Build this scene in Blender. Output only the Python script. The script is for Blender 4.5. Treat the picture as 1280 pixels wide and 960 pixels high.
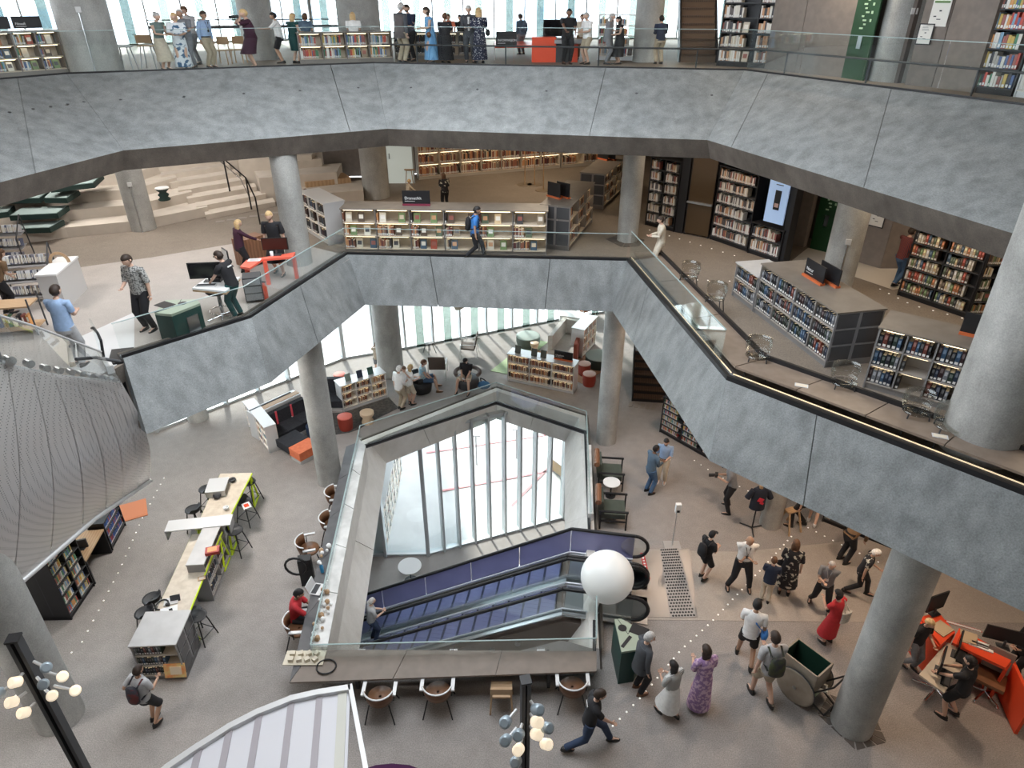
import bpy, bmesh, math, random
from mathutils import Vector, Matrix
from mathutils.geometry import tessellate_polygon
R = math.radians
random.seed(7)
for o in list(bpy.data.objects): bpy.data.objects.remove(o)
C = bpy.context.scene.collection
# ---------------------------------------------------------------- camera
FPX, TH, ZC = 850.0, R(29.7), 12.3
cam = bpy.data.cameras.new('camera'); camo = bpy.data.objects.new('camera', cam); C.objects.link(camo)
cam.sensor_width = 36; cam.lens = FPX/1280*36; cam.clip_end = 400
camo.location = (0, 0, ZC); camo.rotation_euler = (R(90)-TH, 0, 0)
bpy.context.scene.camera = camo
# ---------------------------------------------------------------- light
w = bpy.data.worlds.new('world'); bpy.context.scene.world = w; w.use_nodes = True
bg = w.node_tree.nodes['Background']; bg.inputs[0].default_value = (.86, .93, 1, 1); bg.inputs[1].default_value = 8.5
sun = bpy.data.lights.new('sun', 'SUN'); so = bpy.data.objects.new('sun', sun); C.objects.link(so)
sun.energy = 7; sun.angle = R(4); sun.color = (1, .95, .88)
so.rotation_euler = Vector((.36, -.80, -.62)).to_track_quat('-Z', 'Y').to_euler()
def area(name, loc, sx, sy, power, col=(1, .82, .62), d=(0, 0, -1)):
    l = bpy.data.lights.new(name, 'AREA'); l.shape = 'RECTANGLE'; l.size = sx; l.size_y = sy; l.energy = power; l.color = col
    o = bpy.data.objects.new(name, l); C.objects.link(o); o.location = loc
    o.rotation_euler = Vector(d).to_track_quat('-Z', 'Y').to_euler(); return o
T, M_, L = 10.6, 6.1, -6.2
# ceiling lamps and added fill lights under the top gallery (lighting the middle floor) and under the middle floor (lighting the main floor)
for (x, y, p) in [(5.5, 18.5, 65), (8, 14, 62), (11.5, 11, 75), (1, 25, 110), (-3, 20.5, 60), (13.5, 16, 90), (8.8, 8.6, 25)]:
    area('ceiling_lamp_and_fill', (x, y, 9.9), 1.6, 1.6, p, (1, .78, .55))
for (x, y, p) in [(-9, 19, 130), (-12, 14, 160), (-13, 20, 150), (-10, 23, 90)]:
    area('ceiling_lamp_and_fill', (x, y, 10.1), 1.6, 1.6, p, (1, .94, .88))  # fill lights added to brighten the lobby, in place of window light
for (x, y, p, s) in [(6.2, 12.6, 100, .25), (8.3, 10.6, 110, .25), (9.5, 6.5, 60, .25), (5.6, 17, 80, .6)]:
    area('ceiling_lamp_and_fill', (x, y, 5.5), s, s, p, (1, .74, .54))
for (x, y, p) in [(-9.4, 8.8, 330), (-8.2, 14.5, 260), (-11.5, 6, 220)]:
    area('ceiling_lamp_and_fill', (x, y, 5.4), 1.2, 1.2, p, (1, .95, .90))  # fill lights added to brighten the left side of the main floor
for (x, y, p) in [(7.55, 17.5, 45), (9.55, 14.9, 45), (6, 21, 50)]:
    area('ceiling_lamp_and_fill', (x, y, 13.4), .2, .2, p)
area('daylight_fill', (-2.2, 11.5, 14.7), 9, 10, 1750, (.90, .95, 1))  # area light added below the roof opening in place of daylight
vs = bpy.context.scene.view_settings
vs.view_transform = 'Standard'; vs.look = 'None'; vs.gamma = 1; vs.use_curve_mapping = False; vs.exposure = 0.06

# ---------------------------------------------------------------- helpers
def at(x, y, z):
    c, s = math.cos(TH), math.sin(TH); a = (x-640)/FPX; b = (480-y)/FPX
    t = (z-ZC)/(-s+b*c); return Vector((a*t, (c+b*s)*t, z))
def px(P):
    c, s = math.cos(TH), math.sin(TH); z = P[2]-ZC; d = P[1]*c-z*s; u = P[1]*s+z*c
    return 640+FPX*P[0]/d, 480-FPX*u/d
mats = {}
def mat(name, col, rough=.6, metal=0, col2=None, scale=8, bump=0, kind='noise', emit=0, detail=6, lo=.35, hi=.65, alpha=1, spec=None):
    if name in mats: return mats[name]
    m = bpy.data.materials.new(name); m.use_nodes = True; nt = m.node_tree; p = nt.nodes['Principled BSDF']
    p.inputs['Base Color'].default_value = (*col, 1); p.inputs['Roughness'].default_value = rough; p.inputs['Metallic'].default_value = metal
    if spec is not None: p.inputs['Specular IOR Level'].default_value = spec
    if emit: p.inputs['Emission Color'].default_value = (*col, 1); p.inputs['Emission Strength'].default_value = emit
    if col2 is not None or bump:
        tc = nt.nodes.new('ShaderNodeTexCoord')
        if kind == 'noise':
            t = nt.nodes.new('ShaderNodeTexNoise'); t.inputs['Scale'].default_value = scale; t.inputs['Detail'].default_value = detail; out = t.outputs[0]
        elif kind == 'voronoi':
            t = nt.nodes.new('ShaderNodeTexVoronoi'); t.inputs['Scale'].default_value = scale; out = t.outputs['Distance']
        else:
            t = nt.nodes.new('ShaderNodeTexWave'); t.inputs['Scale'].default_value = scale; t.inputs['Distortion'].default_value = 2.5; t.inputs['Detail'].default_value = 3
            t.bands_direction = kind; out = t.outputs['Fac' if 'Fac' in t.outputs else 0]
        nt.links.new(tc.outputs['Object'], t.inputs['Vector'])
        if col2 is not None:
            r = nt.nodes.new('ShaderNodeValToRGB'); r.color_ramp.elements[0].color = (*col, 1); r.color_ramp.elements[1].color = (*col2, 1)
            r.color_ramp.elements[0].position = lo; r.color_ramp.elements[1].position = hi
            nt.links.new(out, r.inputs[0]); nt.links.new(r.outputs[0], p.inputs['Base Color'])
        if bump:
            b = nt.nodes.new('ShaderNodeBump'); b.inputs['Strength'].default_value = bump; b.inputs['Distance'].default_value = .02
            nt.links.new(out, b.inputs['Height']); nt.links.new(b.outputs[0], p.inputs['Normal'])
    mats[name] = m; return m
def glass_mat(name, tint, refl=.08, base=.0):
    m = bpy.data.materials.new(name); m.use_nodes = True; nt = m.node_tree
    for n in list(nt.nodes): nt.nodes.remove(n)
    o = nt.nodes.new('ShaderNodeOutputMaterial'); tr = nt.nodes.new('ShaderNodeBsdfTransparent'); tr.inputs[0].default_value = (*tint, 1)
    g = nt.nodes.new('ShaderNodeBsdfGlossy'); g.inputs['Roughness'].default_value = .03; g.inputs[0].default_value = (.9, .97, 1, 1)
    f = nt.nodes.new('ShaderNodeFresnel'); f.inputs[0].default_value = 1.45
    mx = nt.nodes.new('ShaderNodeMixShader'); ad = nt.nodes.new('ShaderNodeMath'); ad.operation = 'MULTIPLY_ADD'; ad.inputs[1].default_value = refl*10; ad.inputs[2].default_value = base
    nt.links.new(f.outputs[0], ad.inputs[0]); nt.links.new(ad.outputs[0], mx.inputs[0]); nt.links.new(tr.outputs[0], mx.inputs[1]); nt.links.new(g.outputs[0], mx.inputs[2]); nt.links.new(mx.outputs[0], o.inputs[0])
    mats[name] = m; return m
def concrete(name, c1, c2, streak=.25, rough=.75, fine=.35, big=.9):
    m = bpy.data.materials.new(name); m.use_nodes = True; nt = m.node_tree; p = nt.nodes['Principled BSDF']; p.inputs['Roughness'].default_value = rough
    tc = nt.nodes.new('ShaderNodeTexCoord'); mp = nt.nodes.new('ShaderNodeMapping'); mp.inputs['Scale'].default_value = (1, 1, .35)
    a = nt.nodes.new('ShaderNodeTexNoise'); a.inputs['Scale'].default_value = big; a.inputs['Detail'].default_value = 9; a.inputs['Roughness'].default_value = .65
    b = nt.nodes.new('ShaderNodeTexNoise'); b.inputs['Scale'].default_value = 4; b.inputs['Detail'].default_value = 8
    d = nt.nodes.new('ShaderNodeTexNoise'); d.inputs['Scale'].default_value = 45; d.inputs['Detail'].default_value = 3
    nt.links.new(tc.outputs['Object'], mp.inputs[0])
    for t, s in ((a, tc.outputs['Object']), (b, mp.outputs[0]), (d, tc.outputs['Object'])): nt.links.new(s, t.inputs['Vector'])
    r = nt.nodes.new('ShaderNodeValToRGB'); r.color_ramp.elements[0].position = .36; r.color_ramp.elements[1].position = .64
    r.color_ramp.elements[0].color = (*c1, 1); r.color_ramp.elements[1].color = (*c2, 1)
    nt.links.new(a.outputs[0], r.inputs[0])
    mx = nt.nodes.new('ShaderNodeMix'); mx.data_type = 'RGBA'; mx.blend_type = 'OVERLAY'; mx.inputs[0].default_value = streak*2
    nt.links.new(r.outputs[0], mx.inputs[6]); nt.links.new(b.outputs[0], mx.inputs[7])
    mx2 = nt.nodes.new('ShaderNodeMix'); mx2.data_type = 'RGBA'; mx2.blend_type = 'OVERLAY'; mx2.inputs[0].default_value = fine
    nt.links.new(mx.outputs[2], mx2.inputs[6]); nt.links.new(d.outputs[0], mx2.inputs[7]); nt.links.new(mx2.outputs[2], p.inputs['Base Color'])
    bp = nt.nodes.new('ShaderNodeBump'); bp.inputs['Strength'].default_value = .25; bp.inputs['Distance'].default_value = .01
    nt.links.new(b.outputs[0], bp.inputs['Height']); nt.links.new(bp.outputs[0], p.inputs['Normal'])
    mats[name] = m; return m
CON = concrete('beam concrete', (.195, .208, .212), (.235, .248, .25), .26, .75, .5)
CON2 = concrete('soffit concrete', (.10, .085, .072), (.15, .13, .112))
COL = concrete('column concrete', (.30, .30, .285), (.44, .44, .42), .15)
PALE = concrete('pale concrete', (.62, .60, .56), (.74, .72, .68), .12)
CARPET = concrete('grey brown carpet', (.285, .262, .247), (.325, .30, .284), .06, .95, .6, .5)
TAUPE = concrete('warm taupe floor', (.215, .18, .148), (.25, .21, .173), .05, .7, .45, .5)
STRIP = concrete('lighter floor strip', (.36, .325, .29), (.40, .36, .32), .04, .6, .3, .6)
PALEF = concrete('pale mid floor', (.40, .365, .335), (.45, .41, .38), .04, .7, .3, .5)
CREAM = mat('cream step', (.54, .485, .42), .7, col2=(.60, .54, .47), scale=3)
WHITE = mat('white laminate', (.82, .83, .83), .4)
WHITEM = mat('white metal', (.75, .76, .77), .35, .3)
GREYM = mat('grey shelf metal', (.40, .40, .41), .45, .5)
LGREY = mat('light grey metal', (.62, .62, .62), .4, .3)
TAUPEP = mat('taupe wall panel', (.20, .17, .15), .8, col2=(.235, .20, .175), scale=6)
BLACK = mat('black', (.012, .012, .014), .5)
BLACKG = mat('black gloss', (.008, .008, .01), .15)
DARK = mat('charcoal', (.05, .052, .057), .6)
WOOD = mat('pale plywood', (.62, .50, .36), .5, col2=(.72, .61, .47), scale=3, kind='X')
WOODB = mat('brown wood', (.20, .09, .045), .45, col2=(.27, .13, .07), scale=4, kind='Y')
WOODO = mat('oak', (.42, .27, .15), .5, col2=(.5, .34, .2), scale=5, kind='Y')
STEEL = mat('brushed steel', (.62, .64, .66), .28, 1)
CHROME = mat('chrome', (.8, .8, .82), .12, 1)
RED = mat('red orange laminate', (.80, .085, .03), .4)
GREEN = mat('core green', (.006, .045, .012), .5, col2=(.01, .065, .018), scale=2)
BGREEN = mat('bin green', (.01, .055, .048), .45)
LIME = mat('lime yellow metal', (.62, .80, .02), .4)
NAVY = mat('navy fabric', (.015, .02, .035), .9)
CREAMP = mat('book pages', (.80, .74, .62), .8)
LABELW = mat('spine label white', (.8, .8, .78), .7)
LEDS = mat('counter led', (1, .78, .5), .5, emit=.45)
LED = mat('led strip', (1, .80, .52), .5, emit=4)
GLASS = glass_mat('balustrade glass', (.968, .986, .982), .035, .02)
GLASSW = glass_mat('window glass', (.96, .99, .985), .05)
GLASSG = glass_mat('green glass fin', (.37, .405, .38), .03, .02)
class B:
    def __init__(s): s.v = []; s.f = []; s.m = []; s.sm = []; s.col = []
    def face(s, idx, m=0, sm=False, c=None): s.f.append(idx); s.m.append(m); s.sm.append(sm); s.col.append(c)
    def add(s, vs, fs, m=0, sm=False, c=None):
        n = len(s.v); s.v += [tuple(v) for v in vs]
        for f in fs: s.face([n+i for i in f], m, sm, c)
    def box(s, c, d, rz=0, m=0, rx=0, ry=0, col=None):
        mt = Matrix.Translation(c) @ Matrix.Rotation(rz, 4, 'Z') @ Matrix.Rotation(ry, 4, 'Y') @ Matrix.Rotation(rx, 4, 'X')
        vs = [mt @ Vector((x*d[0]/2, y*d[1]/2, z*d[2]/2)) for x in (-1, 1) for y in (-1, 1) for z in (-1, 1)]
        s.add(vs, [(0, 1, 3, 2), (4, 6, 7, 5), (0, 4, 5, 1), (2, 3, 7, 6), (0, 2, 6, 4), (1, 5, 7, 3)], m, False, col); return s
    def bx(s, x0, x1, y0, y1, z0, z1, m=0, col=None): return s.box(((x0+x1)/2, (y0+y1)/2, (z0+z1)/2), (abs(x1-x0), abs(y1-y0), abs(z1-z0)), m=m, col=col)
    def prism(s, pts, z0, z1, m=0, mside=None):
        n = len(pts)
        a = sum(pts[i][0]*pts[(i+1) % n][1]-pts[(i+1) % n][0]*pts[i][1] for i in range(n))
        if a < 0: pts = pts[::-1]
        vs = [(p[0], p[1], z0) for p in pts]+[(p[0], p[1], z1) for p in pts]
        s.add(vs, [tuple(range(n))[::-1], tuple(range(n, 2*n))], m)
        s.add(vs, [(i, (i+1) % n, n+(i+1) % n, n+i) for i in range(n)], m if mside is None else mside); return s
    def tube(s, a, b, r0, r1=None, n=8, m=0, caps=True, sm=True):
        r1 = r0 if r1 is None else r1; a = Vector(a); b = Vector(b); d = (b-a)
        if d.length < 1e-6: return s
        q = d.to_track_quat('Z', 'Y'); vs = []
        for p, r in ((a, r0), (b, r1)):
            for i in range(n): vs.append(p+q @ Vector((r*math.cos(2*math.pi*i/n), r*math.sin(2*math.pi*i/n), 0)))
        s.add(vs, [(i, (i+1) % n, n+(i+1) % n, n+i) for i in range(n)], m, sm)
        if caps: s.add(vs, [tuple(range(n))[::-1], tuple(range(n, 2*n))], m)
        return s
    def path(s, pts, r, n=6, m=0):
        for i in range(len(pts)-1): s.tube(pts[i], pts[i+1], r, r, n, m)
        return s
    def lathe(s, prof, c=(0, 0, 0), n=16, m=0, sx=1, sy=1, sm=True):
        vs = [(c[0]+sx*r*math.cos(2*math.pi*i/n), c[1]+sy*r*math.sin(2*math.pi*i/n), c[2]+z) for r, z in prof for i in range(n)]
        k = len(prof); s.add(vs, [(j*n+i, j*n+(i+1) % n, (j+1)*n+(i+1) % n, (j+1)*n+i) for j in range(k-1) for i in range(n)], m, sm)
        s.add(vs, [tuple(range(n))[::-1], tuple(range((k-1)*n, k*n))], m); return s
    def ball(s, c, r, n=10, k=7, m=0, sc=(1, 1, 1)):
        prof = [(r*math.sin(math.pi*(j+.02)/(k+.04)), -r*math.cos(math.pi*(j+.02)/(k+.04))) for j in range(k+1)]
        vs = [(c[0]+sc[0]*a*math.cos(2*math.pi*i/n), c[1]+sc[1]*a*math.sin(2*math.pi*i/n), c[2]+sc[2]*z) for a, z in prof for i in range(n)]
        s.add(vs, [(j*n+i, j*n+(i+1) % n, (j+1)*n+(i+1) % n, (j+1)*n+i) for j in range(k) for i in range(n)], m, True)
        s.add(vs, [tuple(range(n))[::-1], tuple(range(k*n, (k+1)*n))], m); return s
    def rings(s, rings, m=0, caps=True, sm=True):
        n = len(rings[0]); vs = [p for r in rings for p in r]; k = len(rings)
        s.add(vs, [(j*n+i, j*n+(i+1) % n, (j+1)*n+(i+1) % n, (j+1)*n+i) for j in range(k-1) for i in range(n)], m, sm)
        if caps: s.add(vs, [tuple(range(n))[::-1], tuple(range((k-1)*n, k*n))], m, sm)
        return s
    def mesh(s, name, ms):
        me = bpy.data.meshes.new(name); me.from_pydata(s.v, [], s.f)
        for m in (ms if isinstance(ms, (list, tuple)) else [ms]): me.materials.append(m)
        me.polygons.foreach_set('material_index', s.m); me.polygons.foreach_set('use_smooth', s.sm)
        if any(c is not None for c in s.col):
            ca = me.color_attributes.new('Col', 'FLOAT_COLOR', 'CORNER'); data = []
            for f, c in zip(s.f, s.col):
                c = c or (.5, .5, .5); data += [c[0], c[1], c[2], 1]*len(f)
            ca.data.foreach_set('color', data)
        me.update(); return me
    def obj(s, name, ms, parent=None, loc=None, rz=0):
        o = bpy.data.objects.new(name, s.mesh(name, ms)); C.objects.link(o)
        if parent: o.parent = parent
        if loc is not None: o.location = loc
        if rz: o.rotation_euler = (0, 0, rz)
        return o
def tag(o, label=None, cat=None, group=None, kind=None):
    if label: o['label'] = label
    if cat: o['category'] = cat
    if group: o['group'] = group
    if kind: o['kind'] = kind
    return o
def thing(name, label, cat, loc=(0, 0, 0), rz=0, group=None):
    o = bpy.data.objects.new(name, None); C.objects.link(o); o.location = loc; o.rotation_euler = (0, 0, rz); o.empty_display_size = .1
    return tag(o, label, cat, group)
def struct(name, loc=(0, 0, 0)):
    o = bpy.data.objects.new(name, None); C.objects.link(o); o.location = loc; o['kind'] = 'structure'; return o
def copy_tree(o, parent=None):
    c = o.copy(); C.objects.link(c); c.parent = parent
    for ch in list(o.children): copy_tree(ch, c)
    return c
def clone(proto, loc, rz, label=None, group=None):
    c = copy_tree(proto); c.location = loc; c.rotation_euler = (0, 0, rz)
    if label: c['label'] = label
    if group: c['group'] = group
    return c
def slab(name, outer, hole, z, th, ms, kind='structure'):
    b = B(); loops = [[Vector((p[0], p[1], 0)) for p in outer]]+([[Vector((p[0], p[1], 0)) for p in h] for h in hole])
    tri = tessellate_polygon(loops); flat = [p for l in loops for p in l]; n = len(flat)
    up = [(p.x, p.y, z) for p in flat]; dn = [(p.x, p.y, z-th) for p in flat]
    fu = []
    for t in tri:
        a, b_, c = (flat[i] for i in t)
        if (b_-a).cross(c-a).z < 0: t = t[::-1]
        fu.append(tuple(t))
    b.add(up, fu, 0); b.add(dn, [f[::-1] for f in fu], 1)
    k = 0
    for l in loops:
        m = len(l); b.add([up[k+i] for i in range(m)]+[dn[k+i] for i in range(m)], [(i, (i+1) % m, m+(i+1) % m, m+i) for i in range(m)], 1); k += m
    o = b.obj(name, ms); o['kind'] = kind; return o
def heading(a, b): return math.atan2(b[1]-a[1], b[0]-a[0])
# ================================================================ setting
ring = lambda pts, z: [at(x, y, z) for x, y in pts]
# main floor void
Vn = [Vector(p) for p in [(-4.15, 9.45, 0), (-4.7, 17.6, 0), (-.54, 21.1, 0), (2.5, 19.2, 0), (2.25, 14.0, 0), (1.9, 9.45, 0)]]
OUT = [(-22, -8), (-22, 12), (-14.5, 17.0), (-11.6, 18.5), (-6.6, 23.6), (-4.3, 24.5), (2.1, 27.3), (9, 30), (17, 30), (17, -8)]
slab('floor', OUT, [[(p.x, p.y) for p in Vn]], 0, .5, [CARPET, CON2])
# lighter strip of floor leading to the escalator, and warm floor zone by the shelves
def patch(name, pts, z, m, kind='structure', parent=None, th=.006):
    b = B(); b.prism([(p[0], p[1]) for p in pts], z, z+th); o = b.obj(name, m, parent); 
    if kind: o['kind'] = kind
    return o
patch('floor_strip', [at(783, 687, 0), at(925, 690, 0), at(1280, 655, 0), at(1280, 779, 0), at(1000, 777, 0), at(790, 775, 0)], .002, STRIP)
patch('floor_plate', [at(768, 687, 0), at(862, 687, 0), at(872, 772, 0), at(770, 772, 0)], .009, mat('dull floor steel', (.36, .35, .34), .35, .6))
# lower floor and street outside it
slab('floor_lower', [(-16, 6), (-16, 19.0), (-3.2, 19.3), (3.2, 21.9), (14, 24), (14, 6)], [], L, .3, [CARPET, CON2])
patch('wall_lower_left', [(-16, 6), (-15.8, 6), (-15.8, 19), (-16, 19)], L, PALE, th=5.7)
patch('wall_lower_near', [(-16, 5.8), (14, 5.8), (14, 6), (-16, 6)], L, PALE, th=5.7)
patch('wall_lower_right', [(13.8, 6), (14, 6), (14, 24), (13.8, 24)], L, PALE, th=5.7)
PLAZA = mat('plaza paving', (.72, .72, .72), .8, col2=(.80, .80, .80), scale=1.5)
slab('plaza', [(-60, 19.0), (-15.8, 19.0), (-3.2, 19.3), (3.2, 21.9), (14, 24), (60, 24), (60, 110), (-60, 110)], [], L-.05, .3, [PLAZA, PLAZA])
slab('terrace', [(-60, 10), (-22.3, 12.2), (-14.7, 17.3), (-11.8, 18.8), (-6.8, 23.9), (-4.5, 24.8), (-9, 44), (-60, 44)], [], -.06, .4, [mat('terrace paving', (.55, .55, .56), .8, col2=(.64, .64, .65), scale=1.2), CON2])
# middle floor
Vm = [at(156, 454, M_), at(316, 403, M_), at(435.5, 323, M_), at(783, 331, M_), at(906.7, 481, M_), at(1280, 628, M_)]
VmW = Vector((-8.2, 9.6, M_))
mh = [(p.x, p.y) for p in Vm]; d = (Vm[5]-Vm[4]).normalized(); e = Vm[5]+d*6
mh = mh+[(e.x, e.y), (e.x, -6), (-12.5, -6), (-12.5, 6.2), (VmW.x, VmW.y)]
OUTM = [(-22, -8), (-22, 24), (-12, 27), (-4.8, 27.4), (5, 32), (17, 32), (17, -8)]
slab('floor_middle', OUTM, [mh], M_, .35, [TAUPE, CON2])
patch('floor_lobby', [at(60, 340, M_), at(190, 322, M_), at(345, 296, M_), at(440, 322, M_), at(316, 400, M_), at(156, 452, M_), at(0, 470, M_), at(-150, 420, M_)], M_+.002, PALEF)
# top floor
Vt = [at(0, 100, T+.06), at(84, 93, T+.06), at(467, 79.5, T+.06), at(930, 88.5, T+.06), at(1280, 132.7, T+.06)]
d0 = (Vt[0]-Vt[1]).normalized(); e0 = Vt[0]+d0*9; d1 = (Vt[4]-Vt[3]).normalized(); e1 = Vt[4]+d1*9
th_ = [(e0.x, e0.y)]+[(p.x, p.y) for p in Vt]+[(e1.x, e1.y), (e1.x-2, -.6), (e0.x+2, -.6)]
OUTT = [(-24, -8), (-24, 24), (-9, 36), (17, 36), (17, -8)]
slab('floor_top', OUTT, [th_], T, .3, [TAUPE, CON2])
slab('ceiling', OUTT, [[(-7, -1), (-7, 15), (7, 15), (7, -1)]], 15.3, .5, [CON2, mat('timber ceiling', (.30, .19, .10), .6, col2=(.38, .25, .14), scale=3, kind='X')])
patch('skylight_cover', [(-7.2, -1.2), (-7.2, 15.2), (7.2, 15.2), (7.2, -1.2)], 15.31, WHITE, th=.05)  # unseen opaque panel added to keep direct sun out of the roof opening
# ---- beams made of cast panels
def offset(pts, d):
    out = []; n = len(pts)
    for i, p in enumerate(pts):
        a = (pts[i]-pts[i-1]).normalized() if i else None; c = (pts[i+1]-pts[i]).normalized() if i < n-1 else None
        ns = [Vector((-v.y, v.x, 0)) for v in (a, c) if v is not None]
        m = sum(ns, Vector((0, 0, 0))).normalized(); k = m.dot(ns[0]); out.append(p+m*(d/max(k, .4)))
    return out
def beam(name, top, bot, splits, m, thick=.22, band=None, holes=0):
    root = struct(name); to, bo, tp, bp_ = offset(top, thick), offset(bot, thick), offset(top, thick+.06), offset(bot, thick+.06)
    for i in range(len(top)-1):
        A0, A1, B0, B1 = top[i], top[i+1], bot[i], bot[i+1]
        fr = [0]+splits.get(i, [])+[1]
        back = Vector((-(A1-A0).y, (A1-A0).x, 0)).normalized()*thick
        for k in range(len(fr)-1):
            ln = (A1-A0).length; g = .009/ln
            f0 = fr[k]+(g if k else g*.3); f1 = fr[k+1]-(g if k < len(fr)-2 else g*.3)
            q = [A0.lerp(A1, f0), A0.lerp(A1, f1), B0.lerp(B1, f1), B0.lerp(B1, f0)]
            b = B(); vs = q+[to[i].lerp(to[i+1], f0), to[i].lerp(to[i+1], f1), bo[i].lerp(bo[i+1], f1), bo[i].lerp(bo[i+1], f0)]
            b.add(vs, [(0, 3, 2, 1), (4, 5, 6, 7), (0, 1, 5, 4), (3, 7, 6, 2), (1, 2, 6, 5), (0, 4, 7, 3)], 0)
            o = b.obj('concrete_panel', m, root)
            if holes:
                nn = (q[3]-q[0]).cross(q[1]-q[0]).normalized()
                if nn.y > 0: nn = -nn
                for t in [x/holes+.5/holes for x in range(max(1, int(holes*(f1-f0)+.5)))]:
                    P = q[0].lerp(q[1], t/(max(f1-f0, .2)) % 1).lerp(q[3].lerp(q[2], t/(max(f1-f0, .2)) % 1), .38)+nn*.002
                    h = B(); h.tube(P, P+nn*.003, .035, .03, 8); h.obj('tie_hole', DARK, o)
        # recessed backing strip behind the joints
        b = B(); w_ = back*.25
        q = [tp[i], tp[i+1], bp_[i+1], bp_[i]]; vs = q+[p+w_ for p in q]
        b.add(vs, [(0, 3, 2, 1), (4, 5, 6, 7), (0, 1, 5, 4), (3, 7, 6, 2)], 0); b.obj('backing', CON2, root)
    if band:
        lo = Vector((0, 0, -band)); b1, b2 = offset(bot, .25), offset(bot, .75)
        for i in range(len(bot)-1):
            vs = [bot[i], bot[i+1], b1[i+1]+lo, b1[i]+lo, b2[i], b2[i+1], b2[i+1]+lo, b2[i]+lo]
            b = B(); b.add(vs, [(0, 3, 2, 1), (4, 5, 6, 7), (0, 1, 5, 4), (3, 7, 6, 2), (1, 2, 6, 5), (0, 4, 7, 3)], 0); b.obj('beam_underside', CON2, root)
    return root
def ext(pts, n=9):
    a = pts[0]+(pts[0]-pts[1]).normalized()*n; b = pts[-1]+(pts[-1]-pts[-2]).normalized()*n; return [a]+pts+[b]
zt, zb = T+.06, 9.4
bt = ring([(0, 228), (154.5, 188), (484, 161), (884, 175), (1280, 296)], zb)
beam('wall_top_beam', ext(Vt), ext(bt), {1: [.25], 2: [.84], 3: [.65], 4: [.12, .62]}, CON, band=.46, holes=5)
mb = ring([(183, 542.6), (337.6, 478.8), (456.6, 381), (766, 389.4), (887, 576), (1280, 765)], 5.0)
tm = [p+Vector((0, 0, .1)) for p in Vm]
be = mb[-1]+(mb[-1]-mb[-2]).normalized()*6; te = tm[-1]+(tm[-1]-tm[-2]).normalized()*6
beam('wall_middle_beam', tm+[te], mb+[be], {1: [.45], 2: [.3, .73], 3: [.28], 4: [.36]}, CON)
# dark recess cap at the left end of the middle beam
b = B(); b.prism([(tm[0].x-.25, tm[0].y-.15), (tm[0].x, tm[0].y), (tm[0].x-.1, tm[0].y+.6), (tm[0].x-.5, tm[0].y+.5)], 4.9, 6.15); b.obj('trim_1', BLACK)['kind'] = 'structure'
# void lining on the main floor
vt = [at(459.7, 553, .25), at(620.6, 489, .25), at(723.8, 522, .25), at(733, 645, .25), at(737, 810, .25)]
vt = [Vector((-3.93, 9.7, .25))]+vt
vb = [at(449, 812, -1), at(483, 579, -1), at(620.6, 523.8, -1), at(706, 552, -1), at(706, 655, -1), at(704, 800, -1)]
beam('wall_void', vt, vb, {1: [.38], 2: [.5], 0: [.45]}, PALE, thick=.2)
b = B(); b.prism([(-4, 9.3), (1.7, 9.3), (1.7, 9.62), (-4, 9.62)], -1.0, .25); b.obj('wall_void_near', CON)['kind'] = 'structure'
# ---- glazed outer walls
def glazing(name, P0, P1, z0, z1, step, fin, mull, pane=True, lean=0, deep=.35, first=.5, rail=True, wf=.05):
    root = struct(name); d = P1-P0; ln = d.length; u = d.normalized(); n = Vector((-u.y, u.x, 0)); k = max(1, round(ln/step)); h = heading(P0, P1)
    for i in range(k+1):
        p = P0+u*(ln*i/k)
        b = B(); b.box((p.x, p.y, (z0+z1)/2), (wf, deep, z1-z0), h); b.obj('mullion', mull, root)
        if i < k:
            q = P0+u*(ln*(i+.5)/k)
            if pane: b = B(); b.box((q.x, q.y, (z0+z1)/2), (ln/k-wf-.01, .02, z1-z0-.1), h); b.obj('pane', GLASSW, root)
            if fin: b = B(); q2 = P0+u*(ln*(i+.5)/k)-n*.25; b.box((q2.x, q2.y, (z0+z1)/2), (.32, .04, z1-z0-.1), h); b.obj('glass_fin', GLASSG, root)
    b = B(); m_ = P0.lerp(P1, .5); b.box((m_.x, m_.y, z0+.04), (ln, .2, .08), h).box((m_.x, m_.y, z1-.06), (ln, .2, .12), h)
    if rail: b.box((m_.x, m_.y, z0+2.6), (ln, .07, .06), h)
    b.obj('window_frame', mull, root); return root
ALU = mat('window aluminium', (.50, .53, .54), .4, .4)
FIN = mat('pale green mullion', (.50, .62, .58), .35)
W = [Vector(p) for p in [(-22, 12, 0), (-14.5, 17.0, 0), (-11.6, 18.5, 0), (-6.6, 23.6, 0), (-4.3, 24.5, 0), (2.1, 27.3, 0), (9, 30, 0)]]
for i, (st, fn, mm) in enumerate([(1.6, False, ALU), (1.6, False, ALU), (1.25, False, ALU), (1.3, False, ALU), (1.08, True, ALU), (1.1, True, ALU)]):
    glazing('window_%d' % (i+1), W[i], W[i+1], 0, M_-.35, st, fn, mm, deep=.34, rail=False, wf=.07)
Wt = [Vector(p) for p in [(-24, 22.5, 0), (-9, 34.5, 0), (11.5, 34.5, 0)]]
glazing('window_7', Wt[0], Wt[1], T, 14.4, 1.35, True, ALU, wf=.06)
glazing('window_8', Wt[1], Wt[2], T, 14.4, 1.35, True, ALU, wf=.06)
# lower window wall seen down through the void
Wl = [Vector((-3.2, 19.35, 0)), Vector((3.2, 21.9, 0))]
glazing('window_9', Wl[0], Wl[1], L, -.5, .62, False, ALU, rail=False, wf=.07)
glazing('window_10', Vector((-16, 19.05, 0)), Wl[0], L, -.5, 1.6, False, ALU, rail=False, wf=.1)
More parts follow.
